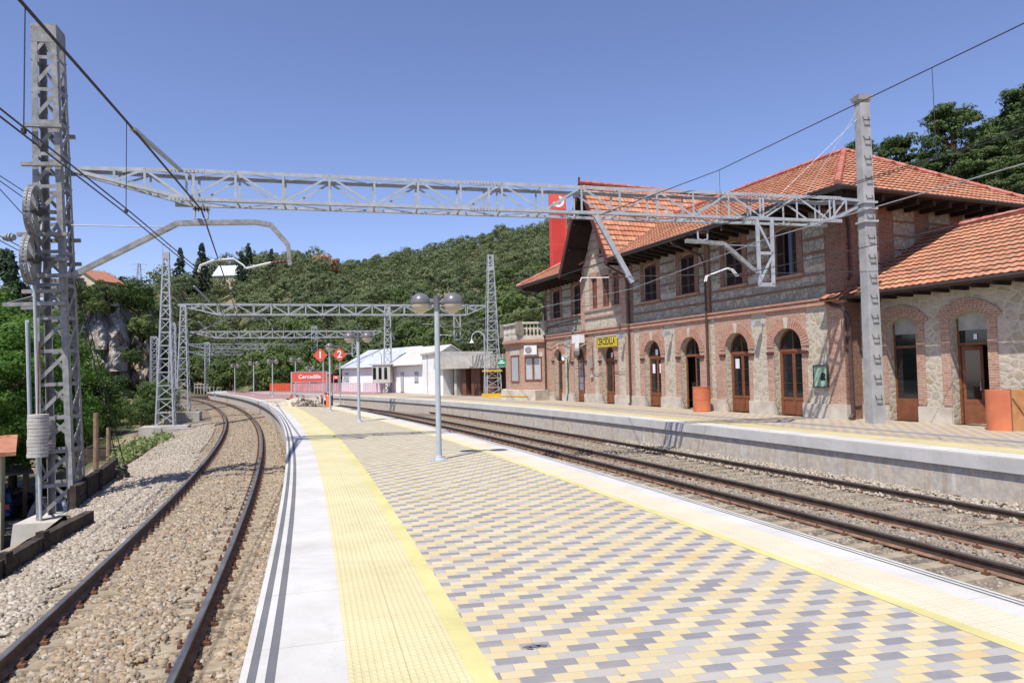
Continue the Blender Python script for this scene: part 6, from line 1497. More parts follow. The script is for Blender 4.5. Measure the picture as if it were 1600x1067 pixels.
# long flat canopy with brown panels
a, b = G(683, 617.5, 0), G(792, 619.5, 0); rz_, Lc = frame2(a, b); root = empty('platform_canopy', a, rz_, 'long low shelter with pale concrete fascia and brown panels between sheds and station', 'shelter')
zt, zb_ = AT(700, 557.5, a.y-1).z, AT(700, 576.5, a.y-1).z
mb = MB(); mb.box(0, Lc, -.3, 6, zb_, zt); mb.build('fascia', M['conc_light'], root)
mb = MB(); mb.box(0, Lc, 2.6, 2.8, 0, zb_); mb.build('back_wall', M['brown_panel'], root); mb = MB(); mb.box(-.2, .9, 0, 5.9, 0, zb_-.01); mb.box(-.2, .0, 0, 5.9, zb_-.01, zt-.1); mb.build('end_wall', M['white_paint'], root)
x = .9; k = 0
for w_, m_ in ((1.1, 'dark_room'), (.35, 'conc_light'), (.45, 'shutter'), (.35, 'lamp_post'), (.5, 'brown_panel'), (.35, 'shutter'), (.35, 'lamp_post'), (1.15, 'brown_panel'), (.4, 'shutter'), (.35, 'lamp_post'), (1.0, 'brown_panel'), (.8, 'shutter'), (.35, 'lamp_post'), (1.4, 'brown_panel'), (1.2, 'fence_red')):
    if x+w_ > Lc: break
    mb = MB(); mb.box(x+.01, x+w_-.01, .35 if m_ in ('brown_panel', 'conc_light') else 1.1, 2.58, 0, zb_-.01); mb.build('panel', M[m_], root); x += w_
p_ = AT(784, 566.5, b.y-.8); s_ = empty('exit_sign', p_, rz_, 'small green exit sign at the right end of the long shelter', 'sign'); mb = MB(); mb.box(-.45, .45, -.03, .03, -.27, .27); mb.build('board', M['sign_green'], s_); mb = MB(); mb.box(-.38, .38, -.036, -.032, -.06, .02); mb.box(-.2, .2, -.036, -.032, .08, .16); mb.build('white_mark', M['white_mark'], s_)
# white sheds
def shed(a, b, dep, ze, zr, label, roof, over=.35, apex=.5, ops=()):
    rz_, L = frame2(a, b); root = empty('white_shed', a, rz_, label, 'shed'); yr = dep*apex
    mb = MB(); mb.box(0, L, 0, dep, -1, ze); mb.add([(0, 0, ze), (0, dep, ze), (0, yr, zr-.1), (L, 0, ze), (L, dep, ze), (L, yr, zr-.1)], [(0, 2, 1), (3, 4, 5)]); mb.build('wall', M['white_paint'], root)
    s1 = (zr-ze)/yr; s2 = (zr-ze)/(dep-yr); r_ = MB(); t = .12
    r_.hexa([(-over, -over, ze-s1*over-t), (L+over, -over, ze-s1*over-t), (L+over, yr, zr-t), (-over, yr, zr-t), (-over, -over, ze-s1*over), (L+over, -over, ze-s1*over), (L+over, yr, zr), (-over, yr, zr)])
    r_.hexa([(-over, yr, zr-t), (L+over, yr, zr-t), (L+over, dep+over, ze-s2*over-t), (-over, dep+over, ze-s2*over-t), (-over, yr, zr), (L+over, yr, zr), (L+over, dep+over, ze-s2*over), (-over, dep+over, ze-s2*over)])
    r_.build('roof', M[roof], root)
    mb = MB(); mb.tube([(-over, -over-.06, ze-s1*over-.05), (L+over, -over-.06, ze-s1*over-.05)], .06, 6); mb.build('gutter', M['ac_grille'], root)
    for x0, x1, z0, z1, kind in ops:
        m2 = MB(); m2.box(x0, x1, -.03, .02, z0, z1); m2.box(x0-.05, x1+.05, -.06, -.01, z0-.06, z0); w_ = m2.build('door' if kind == 'door' else 'window', M['ac_grille'], root); m3 = MB(); m3.box(x0+.05, x1-.05, -.05, -.031, z0+.05, z1-.05); m3.build('pane', M['glass_curtain'], w_)
    return root
shed(G(535, 611.5, 0), G(613, 613, 0), 7.2, 2.95, 4.95, 'far long white shed with pale sheet roof behind the pink panelled fence', 'zinc_roof', ops=((.8, 1.7, 0.1, 2.2, 'door'),))
shed(G(613, 613.3, 0), G(661, 614.5, 0)+V(0, 0, 0), 6.0, 3.05, 4.75, 'nearer white shed with two small windows beside the shelter', 'beige_roof', over=.45, ops=((2.0, 2.7, .1, 2.1, 'door'), (5.0, 5.8, 1.1, 2.1, 'window')))
a, b = G(661, 614.6, 0), G(684, 617, 0); rz_, L = frame2(a, b); root = empty('white_block', a, rz_, 'plain white flat block joining the white shed and the long shelter', 'block'); mb = MB(); mb.box(.02, L, -.05, 5, -1, 3.6); mb.build('wall', M['white_paint'], root); mb = MB(); mb.box(-.05, L+.1, -.2, 5.1, 3.6, 3.8); mb.box(L*.4, L*.4+.08, -.13, -.05, 0, 3.6); mb.build('roof', M['conc_light'], root)
# grey three window shelter in front of the sheds
P = AT(612, 586, 72); root = empty('signal_cabin', (P.x, P.y, 0), R(-8), 'small grey raised box with three dark windows in front of the white shed', 'cabin'); u_ = 72/F_PX
z0, z1 = AT(612, 598, 72).z, AT(612, 570, 72).z; mb = MB(); mb.box(-30*u_*.95, 0, -.5, .9, z0, z1); mb.box(-30*u_-.25, .12, -.6, 1, z1, z1+.12); mb.build('cabinet_body', simple('grey_cabin_panel', (.52, .51, .46), (.44, .43, .38), 3, .6), root)
for k in range(3): m2 = MB(); x = -27.5*u_+k*9*u_; m2.box(x, x+4.7*u_, -.53, -.5, z0+.4, z1-.25); m2.build('window', M['glass'], root)
mb = MB(); mb.box(-13*u_, -10.6*u_, -.2, .1, 0, z0); mb.box(-24*u_, -23.2*u_, -.2, .0, 0, z0); mb.build('support_post', M['conc'], root)
# swan neck lamps
for (bx_, top, Y, ll) in ((527+230, 518, 53.0, 'tall curved swan neck lamp beside the lattice mast with yellow base'), (596.5, 549, 74, 'curved swan neck lamp in front of the white shed roof')):
    P = AT(bx_+(1 if Y < 60 else 0), 600, Y); z = AT(bx_, top, Y).z; root = empty('swan_neck_lamp', (P.x, P.y, 0), 0, ll, 'lamp'); mb = MB(); r_ = .48
    pts = [(0, 0, 0), (0, 0, z-r_)]+[(-r_+r_*math.cos(a), 0, z-r_+r_*math.sin(a)) for a in [math.pi*k/10 for k in range(1, 11)]]+[(-2*r_, 0, z-r_-.15)]; mb.tube(pts, .045, 8); mb.build('post', M['lamp_post'], root)
    mb = MB(); mb.lathe([(.05, 0), (.08, -.12), (.19, -.26), (.17, -.27), (0, -.2)], 14, c=(-2*r_, 0, z-r_-.1)); mb.build('lamp_shade', M['white_metal'], root)
# red fence (left: solid, right: pale panels)
def fence(px0, px1, py0, py1, ht, n, mat, label, pm=None, Y0=None):
    pm = pm or mat; pw = .05 if mat == 'fence_red' else .022
    a, b = G(px0, py0, 0), G(px1, py1, 0); rz_, L = frame2(a, b); root = empty('fence', a, rz_, label, 'fence')
    for k in range(n): x0, x1 = L*k/n, L*(k+1)/n; m2 = MB(); m2.box(x0+.05, x1-.05, -.02, .02, .15, ht); m2.build('panel', M[mat], root)
    mb = MB()
    for k in range(n+1): x = L*k/n; mb.box(x-pw, x+pw, -.05, .05, 0, ht+.05)
    mb.box(0, L, -.03, .03, ht, ht+.08); mb.box(0, L, -.03, .03, .08, .15); mb.build('posts', M[pm], root)
fence(422, 458, 611.3, 611.5, .98, 14, 'fence_red', 'solid orange red fence at the far end of the platforms')
fence(458, 530, 611.5, 612.0, .95, 18, 'fence_rose', 'faded pinkish fence behind the long red name board')
fence(534, 563, 612.2, 612.6, .98, 8, 'fence_pink', 'pale pink panelled fence in front of the far white shed')
fence(568, 597, 612.8, 613.5, .98, 8, 'fence_pink', 'pale pink panelled fence between the lamp post and the lattice mast')
# red kiosk like wall behind name board
P = AT(480, 600, 98); root = empty('dark_hut', (P.x, P.y, 0), R(-5), 'low dark red hut partly hidden behind the long name board', 'hut'); mb = MB(); mb.box(-1.6, 3.4, 0, 3, 0, 2.2); mb.build('wall', M['red_pylon'], root); mb = MB(); mb.box(-1.8, 3.6, -.2, 3.2, 2.2, 2.4); mb.build('roof', M['conc'], root); mb = MB(); mb.box(.4, 1.4, -.03, 0, 0, 1.9); mb.build('door', M['shutter'], root)
# wooden railing and far mesh posts
a, b = AT(304, 606, 140), AT(345, 607, 128); root = empty('wooden_railing', (a.x, a.y, 0), math.atan2(b.y-a.y, b.x-a.x), 'pale timber railing by the path at the bend', 'railing'); L = (b-a).length; mb = MB()
for k in range(9): mb.box(L*k/8-.08, L*k/8+.08, -.08, .08, -1.2, .9)
mb.box(0, L, -.05, .05, .7, .85); mb.box(0, L, -.05, .05, .1, .25); mb.build('rails', M['conc_light'], root)
# equipment box at platform end
P = G(345, 620, -.55); root = empty('equipment_box', P, R(20), 'blue grey equipment box beside the rails at the platform end', 'box'); mb = MB(); mb.box(-.75, .75, -.5, .5, -.5, .55); mb.build('case', M['lamp_post'], root); mb = MB(); mb.hexa([(-.85, -.6, .55), (.85, -.6, .55), (.85, .6, .55), (-.85, .6, .55), (-.7, -.5, .75), (.7, -.5, .75), (.7, .5, .75), (-.7, .5, .75)]); mb.build('lid', M['galv'], root)
# traffic cones and barrier
def cone(px, py, label):
    root = empty('traffic_cone', G(px, py, 0), .3, label, 'cone', 'traffic cones by the dug up area'); mb = MB(); mb.lathe([(0, .03), (.17, .03), (.035, .74), (0, .74)], 16); mb.build('body', M['orange'], root); mb = MB(); mb.box(-.22, .22, -.22, .22, 0, .035); mb.build('foot', M['orange'], root)
cone(454.5, 632.5, 'orange traffic cone standing at the end of the yellow tactile strip')
cone(513, 636, 'orange traffic cone beside the post of the lamp near the diamond signs')
def barrier(px, py, label, rz):
    root = empty('plastic_barrier', G(px, py, 0), rz, label, 'barrier', 'red and white barriers'); mb = MB(); mb.bar(V(-.35, 0, .3), V(.35, 0, .75), .12, .22); mb.build('board', M['white_metal'], root); mb = MB()
    for t in (.15, .5, .85): p = V(-.35, 0, .3).lerp(V(.35, 0, .75), t); mb.bar(p-V(.07, 0, .045), p+V(.07, 0, .045), .125, .225)
    mb.build('stripe', M['red_sign'], root); mb = MB(); mb.box(-.3, -.25, -.2, .2, 0, .5); mb.box(.25, .3, -.2, .2, 0, .8); mb.build('leg', M['steel_dark'], root)
barrier(503, 632, 'red and white striped barrier leaning left of the sign posts', .3); barrier(511, 634, 'red and white striped barrier leaning against the lamp post', -.5)
# rubble heap
pts = []
for _ in range(420):
    t = random.random(); px = 445+t*62; p = G(px, 634.5-3.5*random.random()+t*1.5, 0); h = .45*math.sin(math.pi*min(1, max(0, t)))*random.random(); pts.append((p.x, p.y, .03+h))
stones('rubble_heap', np.array(pts), .13, M['stone_pale'])
rh = MB(); c0 = G(475, 633, 0); N = 20
for i in range(6):
    for j in range(N):
        a = 2*math.pi*j/N; r = (1-i/6); rh.v.append((c0.x+math.cos(a)*2.3*r*(1+.15*math.sin(3*a)), c0.y+math.sin(a)*1.6*r, -.02+.5*(1-r**1.6)+.06*math.sin(5*a+i)))
for i in range(5):
    for j in range(N): rh.f.append((i*N+j, i*N+(j+1) % N, (i+1)*N+(j+1) % N, (i+1)*N+j)); rh.m.append(0)
rh.f.append(tuple(5*N+j for j in range(N))); rh.m.append(0); o = rh.build('sand_heap', M['spoil']); tag(o, 'heap of pale sand and broken paving at the dug up platform end', 'heap')
mb = MB()
for px in (460, 469):
    c = G(px, 633, 0); mb.tube([(c.x+.30*math.cos(t), c.y, .34+.36*math.sin(t)) for t in [2*math.pi*k/20 for k in range(21)]], .018, 6)
tag(mb.build('cable_loops', M['black']), 'two black cable loops standing out of the sand heap', 'cable')
# cable trench marks across the near curved track
for (p_, lab_) in (((( 336, 664), (352, 660.5), (375, 657), (397, 653), (422, 650)), 'dark cable crossing the curved track, nearer one'), (((320, 641), (335, 637.5), (352, 635), (366, 633)), 'dark cable crossing the curved track, farther one')):
    mb = MB(); mb.tube([G(x, y, -.90) for x, y in p_], .03, 6); tag(mb.build('ground_cable', M['black']), lab_, 'cable')
# small litter patch : dark spill on the pavers
mb = MB(); c = G(835, 1009, .003)
for dx, dy, r in ((0, 0, .035), (.05, .01, .03), (-.05, -.012, .02), (-.03, -.04, .018)):
    n = 11; mb.poly([(c.x+dx+r*(1+.35*math.sin(3*k+dx*90))*math.cos(2*math.pi*k/n)*1.3, c.y+dy+r*(1+.35*math.cos(2*k))*math.sin(2*math.pi*k/n)*.8, .004) for k in range(n)])
o = mb.build('spill_stain', simple('dark_spill', (.10, .10, .11), (.16, .16, .17), 30, .6)); tag(o, 'small dark spill on a grey paver at the bottom centre', 'stain')

# ------------------------------------------------------------------ timber retaining walls, poles
def timberwall(pts, z0s, z1s, label, posts=1.6):
    root = empty('timber_wall', (0, 0, 0), 0, label, 'retaining wall'); n = 0
    for i in range(len(pts)-1):
        a, b = Vector(pts[i]), Vector(pts[i+1]); za0, za1 = z0s[i], z1s[i]; zb0, zb1 = z0s[i+1], z1s[i+1]; L = (b-a).length; rows = max(2, int((za1-za0)/.24))
        d = (b-a).normalized(); nn = Vector((-d.y, d.x, 0)); m = max(1, int(L/2.3))
        for k in range(m):
            p, q = a.lerp(b, k/m), a.lerp(b, (k+1)/m)
            for r in range(rows):
                za = za0+(za1-za0)*r/rows; zb = zb0+(zb1-zb0)*r/rows; h = (za1-za0)/rows*.93; mb = MB(); o = nn*random.uniform(-.02, .02)
                f0, f1 = k/m, (k+1)/m; zz0 = za+(zb-za)*f0; zz1 = za+(zb-za)*f1
                mb.bar(p+o+V(0, 0, zz0+h/2), q+o-d*.02+V(0, 0, zz1+h/2), .16, h, (0, 0, 1)); mb.build('beam', M['timber'], root)
            mb = MB(); mb.box(-.07, .07, -.07, .07, za0-.3, za1+.06); o = mb.build('post', M['timber'], root); o.location = p-nn*.06
    return root
wA = [G(-60, 905, -.72), G(0, 872, -.72), G(60, 838, -.72), G(142, 797, -.72)]
timberwall([(p.x, p.y, 0) for p in wA], [-1.4]*4, [-.70]*4, 'near timber sleeper wall edging the ballast below the lattice tower')
wB = [G(112, 764, -.62), G(131, 750, -.62), G(150, 738, -.62), G(180, 719, -.62)]
timberwall([(p.x, p.y, 0) for p in wB], [-1.75, -1.75, -1.6, -1.3], [-.60]*4, 'taller dark timber wall right behind the lattice tower')
mb = G(158, 772, -.9)
wE = [G(134, 750, -.62), G(166, 770, -.9)]
wC = [G(120, 700, -1.3), G(170, 702, -1.3), G(219, 698, -1.3)]
timberwall([(p.x, p.y, 0) for p in wC], [-2.0]*3, [-1.3]*3, 'long timber wall farther back across the slope')
wF = [G(-20, 860, -1.3)]
for px, pyb, pyt, z, Y, lab_ in ((150, 732, 645, -1.2, 25, 'tall weathered wooden pole behind the guy ropes'), (169.5, 705, 668, -1.4, 30, 'shorter thin wooden pole right of the tall one')):
    b = AT(px, pyb, Y); t = AT(px, pyt, Y); mb = MB(); mb.tube([b-V(0, 0, .8), t], .095, 10, r2=.085); tag(mb.build('wooden_pole', M['pole_wood']), lab_, 'pole')
# small mid slope details: scrap blocks
for px, py, s, lab_ in ((207, 748, .25, 'dark broken beam lying in the gravel near the anchors'),):
    pass

# ------------------------------------------------------------------ houses at lower left and on the hill
def house(loc, rz, L, D, ze, zr, wall, roof, label, over=.5, name='house', wins=()):
    root = empty(name, loc, rz, label, 'house'); mb = MB(); mb.box(0, L, 0, D, -3, ze); mb.add([(0, 0, ze), (0, D, ze), (0, D/2, zr-.1), (L, 0, ze), (L, D, ze), (L, D/2, zr-.1)], [(0, 2, 1), (3, 4, 5)]); mb.build('wall', M[wall], root)
    sl = (zr-ze)/(D/2); r_ = MB(); t = .16
    for sgn in (0, 1):
        y0, y1 = (-over, D/2) if not sgn else (D+over, D/2); r_.hexa([(-over, y0, ze-sl*over-t), (L+over, y0, ze-sl*over-t), (L+over, y1, zr-t), (-over, y1, zr-t), (-over, y0, ze-sl*over), (L+over, y0, ze-sl*over), (L+over, y1, zr), (-over, y1, zr)])
    r_.build('roof', M[roof], root)
    for (x0, x1, z0, z1, side) in wins:
        m2 = MB()
        if side == 'f': m2.box(x0, x1, -.03, .02, z0, z1)
        else: m2.box(L-.02, L+.03, x0, x1, z0, z1)
        m2.build('window', M['glass'], root)
    return root
M['house_tile'] = simple('terracotta_roof', (.46, .20, .12), (.34, .15, .09), 2.5, .85, .02)
# building at the lower left corner: cream wall, terracotta roof, dark porch posts
E1 = AT(2, 760, 29.5); house((E1.x-4.9*math.cos(R(34)), E1.y-4.9*math.sin(R(34)), -5.5), R(34), 4.9, 3.6, 4.55, 5.0, 'cream', 'house_tile', 'cream house with terracotta roof cut by the left picture edge below the tracks', wins=((1.0, 2.0, .8, 2.0, 'f'), (3.2, 4.2, .8, 2.0, 'f')))
P = AT(53, 743, 38.5)
root = empty('carport', (P.x-6.4*math.cos(R(34))-2.5*math.sin(R(34)), P.y-6.4*math.sin(R(34))+2.5*math.cos(R(34)), -6.1), R(34), 'grey shingle roofed carport over the parked cars below the track', 'carport'); mb = MB(); mb.hexa([(-1.0, -2.5, 2.9), (6.4, -2.5, 2.9), (5.2, 1.8, 4.5), (.4, 1.8, 4.5), (-1.0, -2.5, 3.02), (6.4, -2.5, 3.02), (5.2, 1.8, 4.66), (.4, 1.8, 4.66)]); mb.hexa([(.4, 1.8, 4.5), (5.2, 1.8, 4.5), (6.4, 5.5, 3.1), (-1.0, 5.5, 3.1), (.4, 1.8, 4.66), (5.2, 1.8, 4.66), (6.4, 5.5, 3.25), (-1.0, 5.5, 3.25)])
mb.build('roof', M['grey_roof'], root); mb = MB()
for x in (-.6, 6.0):
    for y in (-2.1, 5.0): mb.box(x-.1, x+.1, y-.1, y+.1, 0, 3.0)
mb.build('post', M['pole_wood'], root)
# cars ---------------------------------------------------------------
def car(loc, rz, paint, label):
    root = empty('parked_car', loc, rz, label, 'car', 'cars parked under the embankment'); W2 = .86
    side = [(-2.05, .30), (-2.1, .55), (-2.02, .88), (-1.85, .95), (-1.62, 1.38), (-1.3, 1.47), (.0, 1.48), (.35, 1.40), (1.05, .98), (1.85, .86), (2.05, .62), (2.05, .30)]
    mb = MB(); n = len(side)
    def wdt(z): return W2 if z < .95 else W2-.20*min(1, (z-.95)/.5)
    vs = [(x, -wdt(z), z) for x, z in side]+[(x, wdt(z), z) for x, z in side]; mb.add(vs, [tuple(range(n)), tuple(range(2*n-1, n-1, -1))]+[(i, n+i, n+(i+1) % n, (i+1) % n) for i in range(n)]); b = mb.build('body', M[paint], root)
    g = MB(); g.add([(-1.865, -.60, .985), (-1.865, .60, .985), (-1.655, .50, 1.35), (-1.655, -.50, 1.35)], [(0, 1, 2, 3)]); g.build('rear_window', M['windscreen'], root)
    g = MB(); g.add([(1.02, -.62, 1.02), (1.02, .62, 1.02), (.42, .54, 1.39), (.42, -.54, 1.39)], [(0, 1, 2, 3)]); g.build('windscreen', M['windscreen'], root)
    for s in (-1, 1):
        g = MB(); y = s*.80; g.add([(-1.5, s*(.845), 1.0), (.75, s*.845, 1.0), (.25, s*.70, 1.36), (-1.35, s*.70, 1.36)], [(0, 1, 2, 3)]); g.build('side_window', M['windscreen'], root)
        l_ = MB(); l_.box(-2.09, -1.98, s*.62-.15, s*.62+.15, .62, .86); l_.build('tail_light', M['red_sign'], root)
        for x in (-1.25, 1.3): t = MB(); t.lathe([(0, s*W2-.1), (.31, s*W2-.1), (.31, s*W2+.03), (.19, s*W2+.035), (0, s*W2+.035)], 18, c=(x, 0, .31), axis='y'); q = t.build('wheel', M['tyre'], root); t = MB(); t.lathe([(0, s*(W2+.036)), (.18, s*(W2+.036)), (.18, s*(W2+.045)), (0, s*(W2+.045))], 14, c=(x, 0, .31), axis='y'); t.build('rim', M['galv'], q)
    p = MB(); p.box(-2.13, -2.10, -.26, .26, .55, .66); p.build('number_plate', M['white_mark'], root); p = MB(); p.box(-2.16, -2.03, -.84, .84, .30, .5); p.build('bumper', M[paint], root)
    return root
car(G(42, 834, -5.48)+V(0, 1.9, 0), R(90)+R(38)-R(10), 'car_silver', 'silver hatchback seen from behind through the base of the lattice tower')
car(G(52, 800, -5.48)+V(0, 2.5, 0), R(90)+R(24), 'car_blue', 'dark blue car parked in front of the silver hatchback')
car(G(2, 815, -5.48)+V(-1.2, 1.9, 0), R(90)+R(20), 'car_blue', 'dark car half hidden by the cream house at the left edge')
# hill houses
P = AT(152, 440, 150); house((P.x-8, P.y, P.z-3.2), R(8), 9, 8, 3.0, 5.2, 'cream', 'house_tile', 'hillside house with terracotta roofs above the rocky crag', name='hill_house', wins=((3, 4.5, 1, 2.2, 'f'), (2, 4, 1, 2.2, 's')))
P = AT(148, 437, 146); q = empty('hill_house', (P.x, P.y, P.z-2.5), R(75), 'gabled red roofed wing of the house above the rocky crag', 'house'); mb = MB(); mb.box(-3, 3, -3.2, 3.2, -3, 2.2); mb.add([(-3, -3.2, 2.2), (-3, 3.2, 2.2), (-3, 0, 4.2), (3, -3.2, 2.2), (3, 3.2, 2.2), (3, 0, 4.2)], [(0, 2, 1), (3, 4, 5)]); mb.build('wall', M['cream'], q); mb = MB()
for s in (-1, 1): mb.hexa([(-3.6, 0, 4.2), (3.6, 0, 4.2), (3.6, s*4.2, 1.5), (-3.6, s*4.2, 1.5), (-3.6, 0, 4.45), (3.6, 0, 4.45), (3.6, s*4.2, 1.75), (-3.6, s*4.2, 1.75)])
mb.build('roof', M['house_tile'], q); mb = MB(); mb.box(-3.05, -2.95, -1, 1, .4, 1.7); mb.build('window', M['glass'], q)
P = AT(362, 430, 260); house((P.x-5, P.y-4, P.z-3.5), R(-5), 13, 9, 3.2, 7.2, 'cream', 'zinc_roof', 'cream house with pale metal roof among trees on the left skyline', name='hill_house', wins=((2, 3.5, 1, 2.3, 'f'),))
# power pylon on the hill
P = AT(217, 470, 190); t = AT(217, 412, 190); q = lattice_mast((P.x, P.y, P.z-3), t.z, 2.2, .5, R(10), 2.2, 'small power line pylon on the hill left of the lone mast', .12, cap=0, detail=False, name='power_pylon'); mb = MB(); mb.bar(V(-2.2, 0, t.z-P.z+2.8), V(2.2, 0, t.z-P.z+2.8), .12, .12); mb.bar(V(-1.6, 0, t.z-P.z+1.4), V(1.6, 0, t.z-P.z+1.4), .12, .12); mb.build('cross_arm', M['galv'], q)

# ------------------------------------------------------------------ vegetation
def leafcloud(centers, radii, n, size, flat=.75, up_bias=.0, rngs=None, elong=1.0):
    """n leaf quads per clump, returns verts (N*4,3) and per-face random"""
    g = rngs; K = len(centers); c = np.repeat(centers, n, 0); r = np.repeat(radii, n)
    d = g.normal(size=(K*n, 3)); d /= np.linalg.norm(d, axis=1)[:, None]; rr = g.uniform(.35, 1, K*n)**.6
    p = c+d*(r*rr)[:, None]*np.array([1, 1, flat])
    if flat == .75: 
        q_ = centers-centers.mean(0)-np.array([0, 0, .6]); q_ /= np.linalg.norm(q_, axis=1)[:, None]; d = d*.62+np.repeat(q_, n, 0)*.6
    nrm = d+g.normal(size=d.shape)*.30+np.array([0, 0, up_bias]); nrm /= np.linalg.norm(nrm, axis=1)[:, None]
    t = np.cross(nrm, g.normal(size=d.shape)); t /= np.linalg.norm(t, axis=1)[:, None]; b = np.cross(nrm, t)
    s = (size*g.uniform(.55, 1.3, K*n))[:, None]; t *= s*elong; b *= s/elong**.5*.7
    v = np.stack([p-t, p-b*.8+t*.1, p+t, p+b*.8-t*.1], 1).reshape(-1, 3)
    clump = np.repeat(g.uniform(0, 1, K), n); rnd = np.clip(clump*.78+g.uniform(0, 1, K*n)*.22, 0, 1)
    return v, rnd
def crown_mesh(name, mat, seed, rx=3.6, rz=3.2, clumps=60, n=34, size=.34, base=2.0, lump=.35, shape='round', clump_r=1.0):
    g = np.random.default_rng(seed); c = []; r = []
    while len(c) < clumps:
        d = g.normal(size=3); d /= np.linalg.norm(d)
        if d[2] < -.55: continue
        q = g.uniform(.45, 1.0)**.5*(1+g.normal()*lump*.35)
        p = d*q*np.array([rx, rx, rz]); p[2] += base+rz*.75
        if shape == 'cone':
            h = g.uniform(0, 1)**1.25; a = g.uniform(0, 2*np.pi); rr = (1-h)*rx*g.uniform(.35, 1.0)+.12; p = np.array([math.cos(a)*rr, math.sin(a)*rr, base+h*rz*2-.25*rr])
        if shape == 'umbrella':
            k = g.integers(0, 8); h = base+rz*(.05+.27*k)+g.normal()*.10; a = g.uniform(0, 2*np.pi); R0 = rx*(.95, 1.05, .9, 1.0, .85, .75, .68, .42)[k]*(.8+.25*math.sin(a*2+k*1.7+seed)); rr = R0*g.uniform(.02, 1)**.5
            if math.sin(3*a+k*2.3+seed) > .62 and k > 1: continue
            cx_ = math.cos(k*2.4+seed)*rx*.12; cy_ = math.sin(k*2.4+seed)*rx*.12; p = np.array([math.cos(a)*rr+cx_, math.sin(a)*rr+cy_, h+g.normal()*.16+.12*(R0-rr)])
        c.append(p); r.append(clump_r*g.uniform(.6, 1.35)*(.9 if shape != 'cone' else max(.35, (1-h))*.9))
    v, rnd = leafcloud(np.array(c), np.array(r), n, size, .42 if shape == 'umbrella' else (.42 if shape == 'cone' else .75), .5 if shape != 'round' else .25, g, 1.25 if shape != 'round' else 1.0)
    nf = len(v)//4; return fastmesh(name, v, 4, np.arange(nf*4), [mat], attr=rnd), c
def trunk_mesh(mat, h, r, tgts, seed, lean=0.0):
    g = random.Random(seed); mb = MB(); k = 6; pts = [V(math.sin(i*1.1+seed)*.12*i/k+lean*i/k, math.cos(i*.9+seed)*.1*i/k, h*i/k) for i in range(k+1)]
    mb.tube(pts, r, 8, r2=r*.45)
    for t in tgts:
        t = Vector(t); s = pts[g.randint(2, k)]; 
        if t.z < s.z+.1: s = pts[2]
        m = s.lerp(t, .55)+V(0, 0, -.12*(t-s).length); mb.tube([s, m, t], r*.32, 6, r2=r*.10)
    me = bpy.data.meshes.new('trunk'); me.from_pydata(mb.v, [], mb.f); me.materials.append(mat); me.update(); return me
def tree_kind(mat, seed, trunk=True, bark='bark', nb=9, **kw):
    me, c = crown_mesh('crown', M[mat], seed, **kw); pick = [c[i] for i in range(0, len(c), max(1, len(c)//nb))][:nb]
    h = kw.get('base', 2)+kw.get('rz', 3)*(1.5 if kw.get('shape') == 'cone' else 1.1 if kw.get('shape') != 'umbrella' else 1.6)
    return me, trunk_mesh(M[bark], h, .10+.045*kw.get('rx', 3), pick if kw.get('shape') != 'cone' else pick[:3], seed)
def plant(kind, loc, sc, label, cat='tree', group=None, name='tree', rz=None, sz=None):
    me, tm = kind; o = empty(name, loc, random.uniform(0, 6.28) if rz is None else rz, label, cat, group); o.scale = (sc, sc, sc*(sz or random.uniform(.88, 1.12)))
    c = bpy.data.objects.new('crown', me); COL.objects.link(c); reg(c, o); t = bpy.data.objects.new('trunk', tm); COL.objects.link(t); reg(t, o); return o
OAK = [tree_kind('leaf_dark', 11+i, rx=3.6, rz=3.1, clumps=58, n=40, size=.25, base=.8, clump_r=.95, lump=.3) for i in range(4)]
MID = [tree_kind('leaf_mid', 31+i, rx=3.4, rz=3.3, clumps=58, n=40, size=.25, base=.8, clump_r=.95, lump=.3) for i in range(2)]
def zg(x, y): return height(x, y)
def blocked(x, y):
    s_ = (Vector((x, y, 0))-S0); s = s_.dot(su); o = s_.dot(sn); return (-16 < s < 32 and -8 < o < 13)
spots = []; rnd_ = random.Random(21); tries = 0
while tries < 36000 and len(spots) < 1900:
    tries += 1; px = rnd_.uniform(-260, 1900); az = az_of(px); te, rdst, fd = lerp_tab(az, 1), lerp_tab(az, 2), lerp_tab(az, 3); r = fd+(rdst*1.06-fd)*rnd_.random()**.8; x, y = r*math.sin(az), r*math.cos(az)
    if px > 900 and px < 1280 and r < 120: continue
    if blocked(x, y) or r < fd+2: continue
    d, s = left_dist(x, y)
    if abs(d+3.5) < 11 and s < 250: continue
    # keep the crag and the sandy scar clear
    if 112 < px < 262 and r < 168: continue
    if 540 < px < 560 and 200 < r < 260: continue
    sep = (4.3 if px < 330 else 4.8)+.010*r
    if any((x-a)**2+(y-b)**2 < sep*sep for a, b, *_ in spots): continue
    spots.append((x, y, r, px))
spots.sort(key=lambda q: q[2])
hl = 'leafy dark green oak among many alike on the wooded hillside'; hm = 'lighter green broadleaf tree among many alike on the wooded hillside'
rest = []; nth = 0
for x, y, r, px in spots:
    if nth < 285 and px < 1700:
        light = rnd_.random() < (.30 if px < 700 else .14); k = rnd_.choice(MID if light else OAK); plant(k, (x, y, zg(x, y)-.6), rnd_.uniform(.72, 1.18)*(1.0 if r > 70 else .85), hm if light else hl, group='light green hillside trees' if light else 'dark hillside oaks'); nth += 1
    else: rest.append((x, y, r))
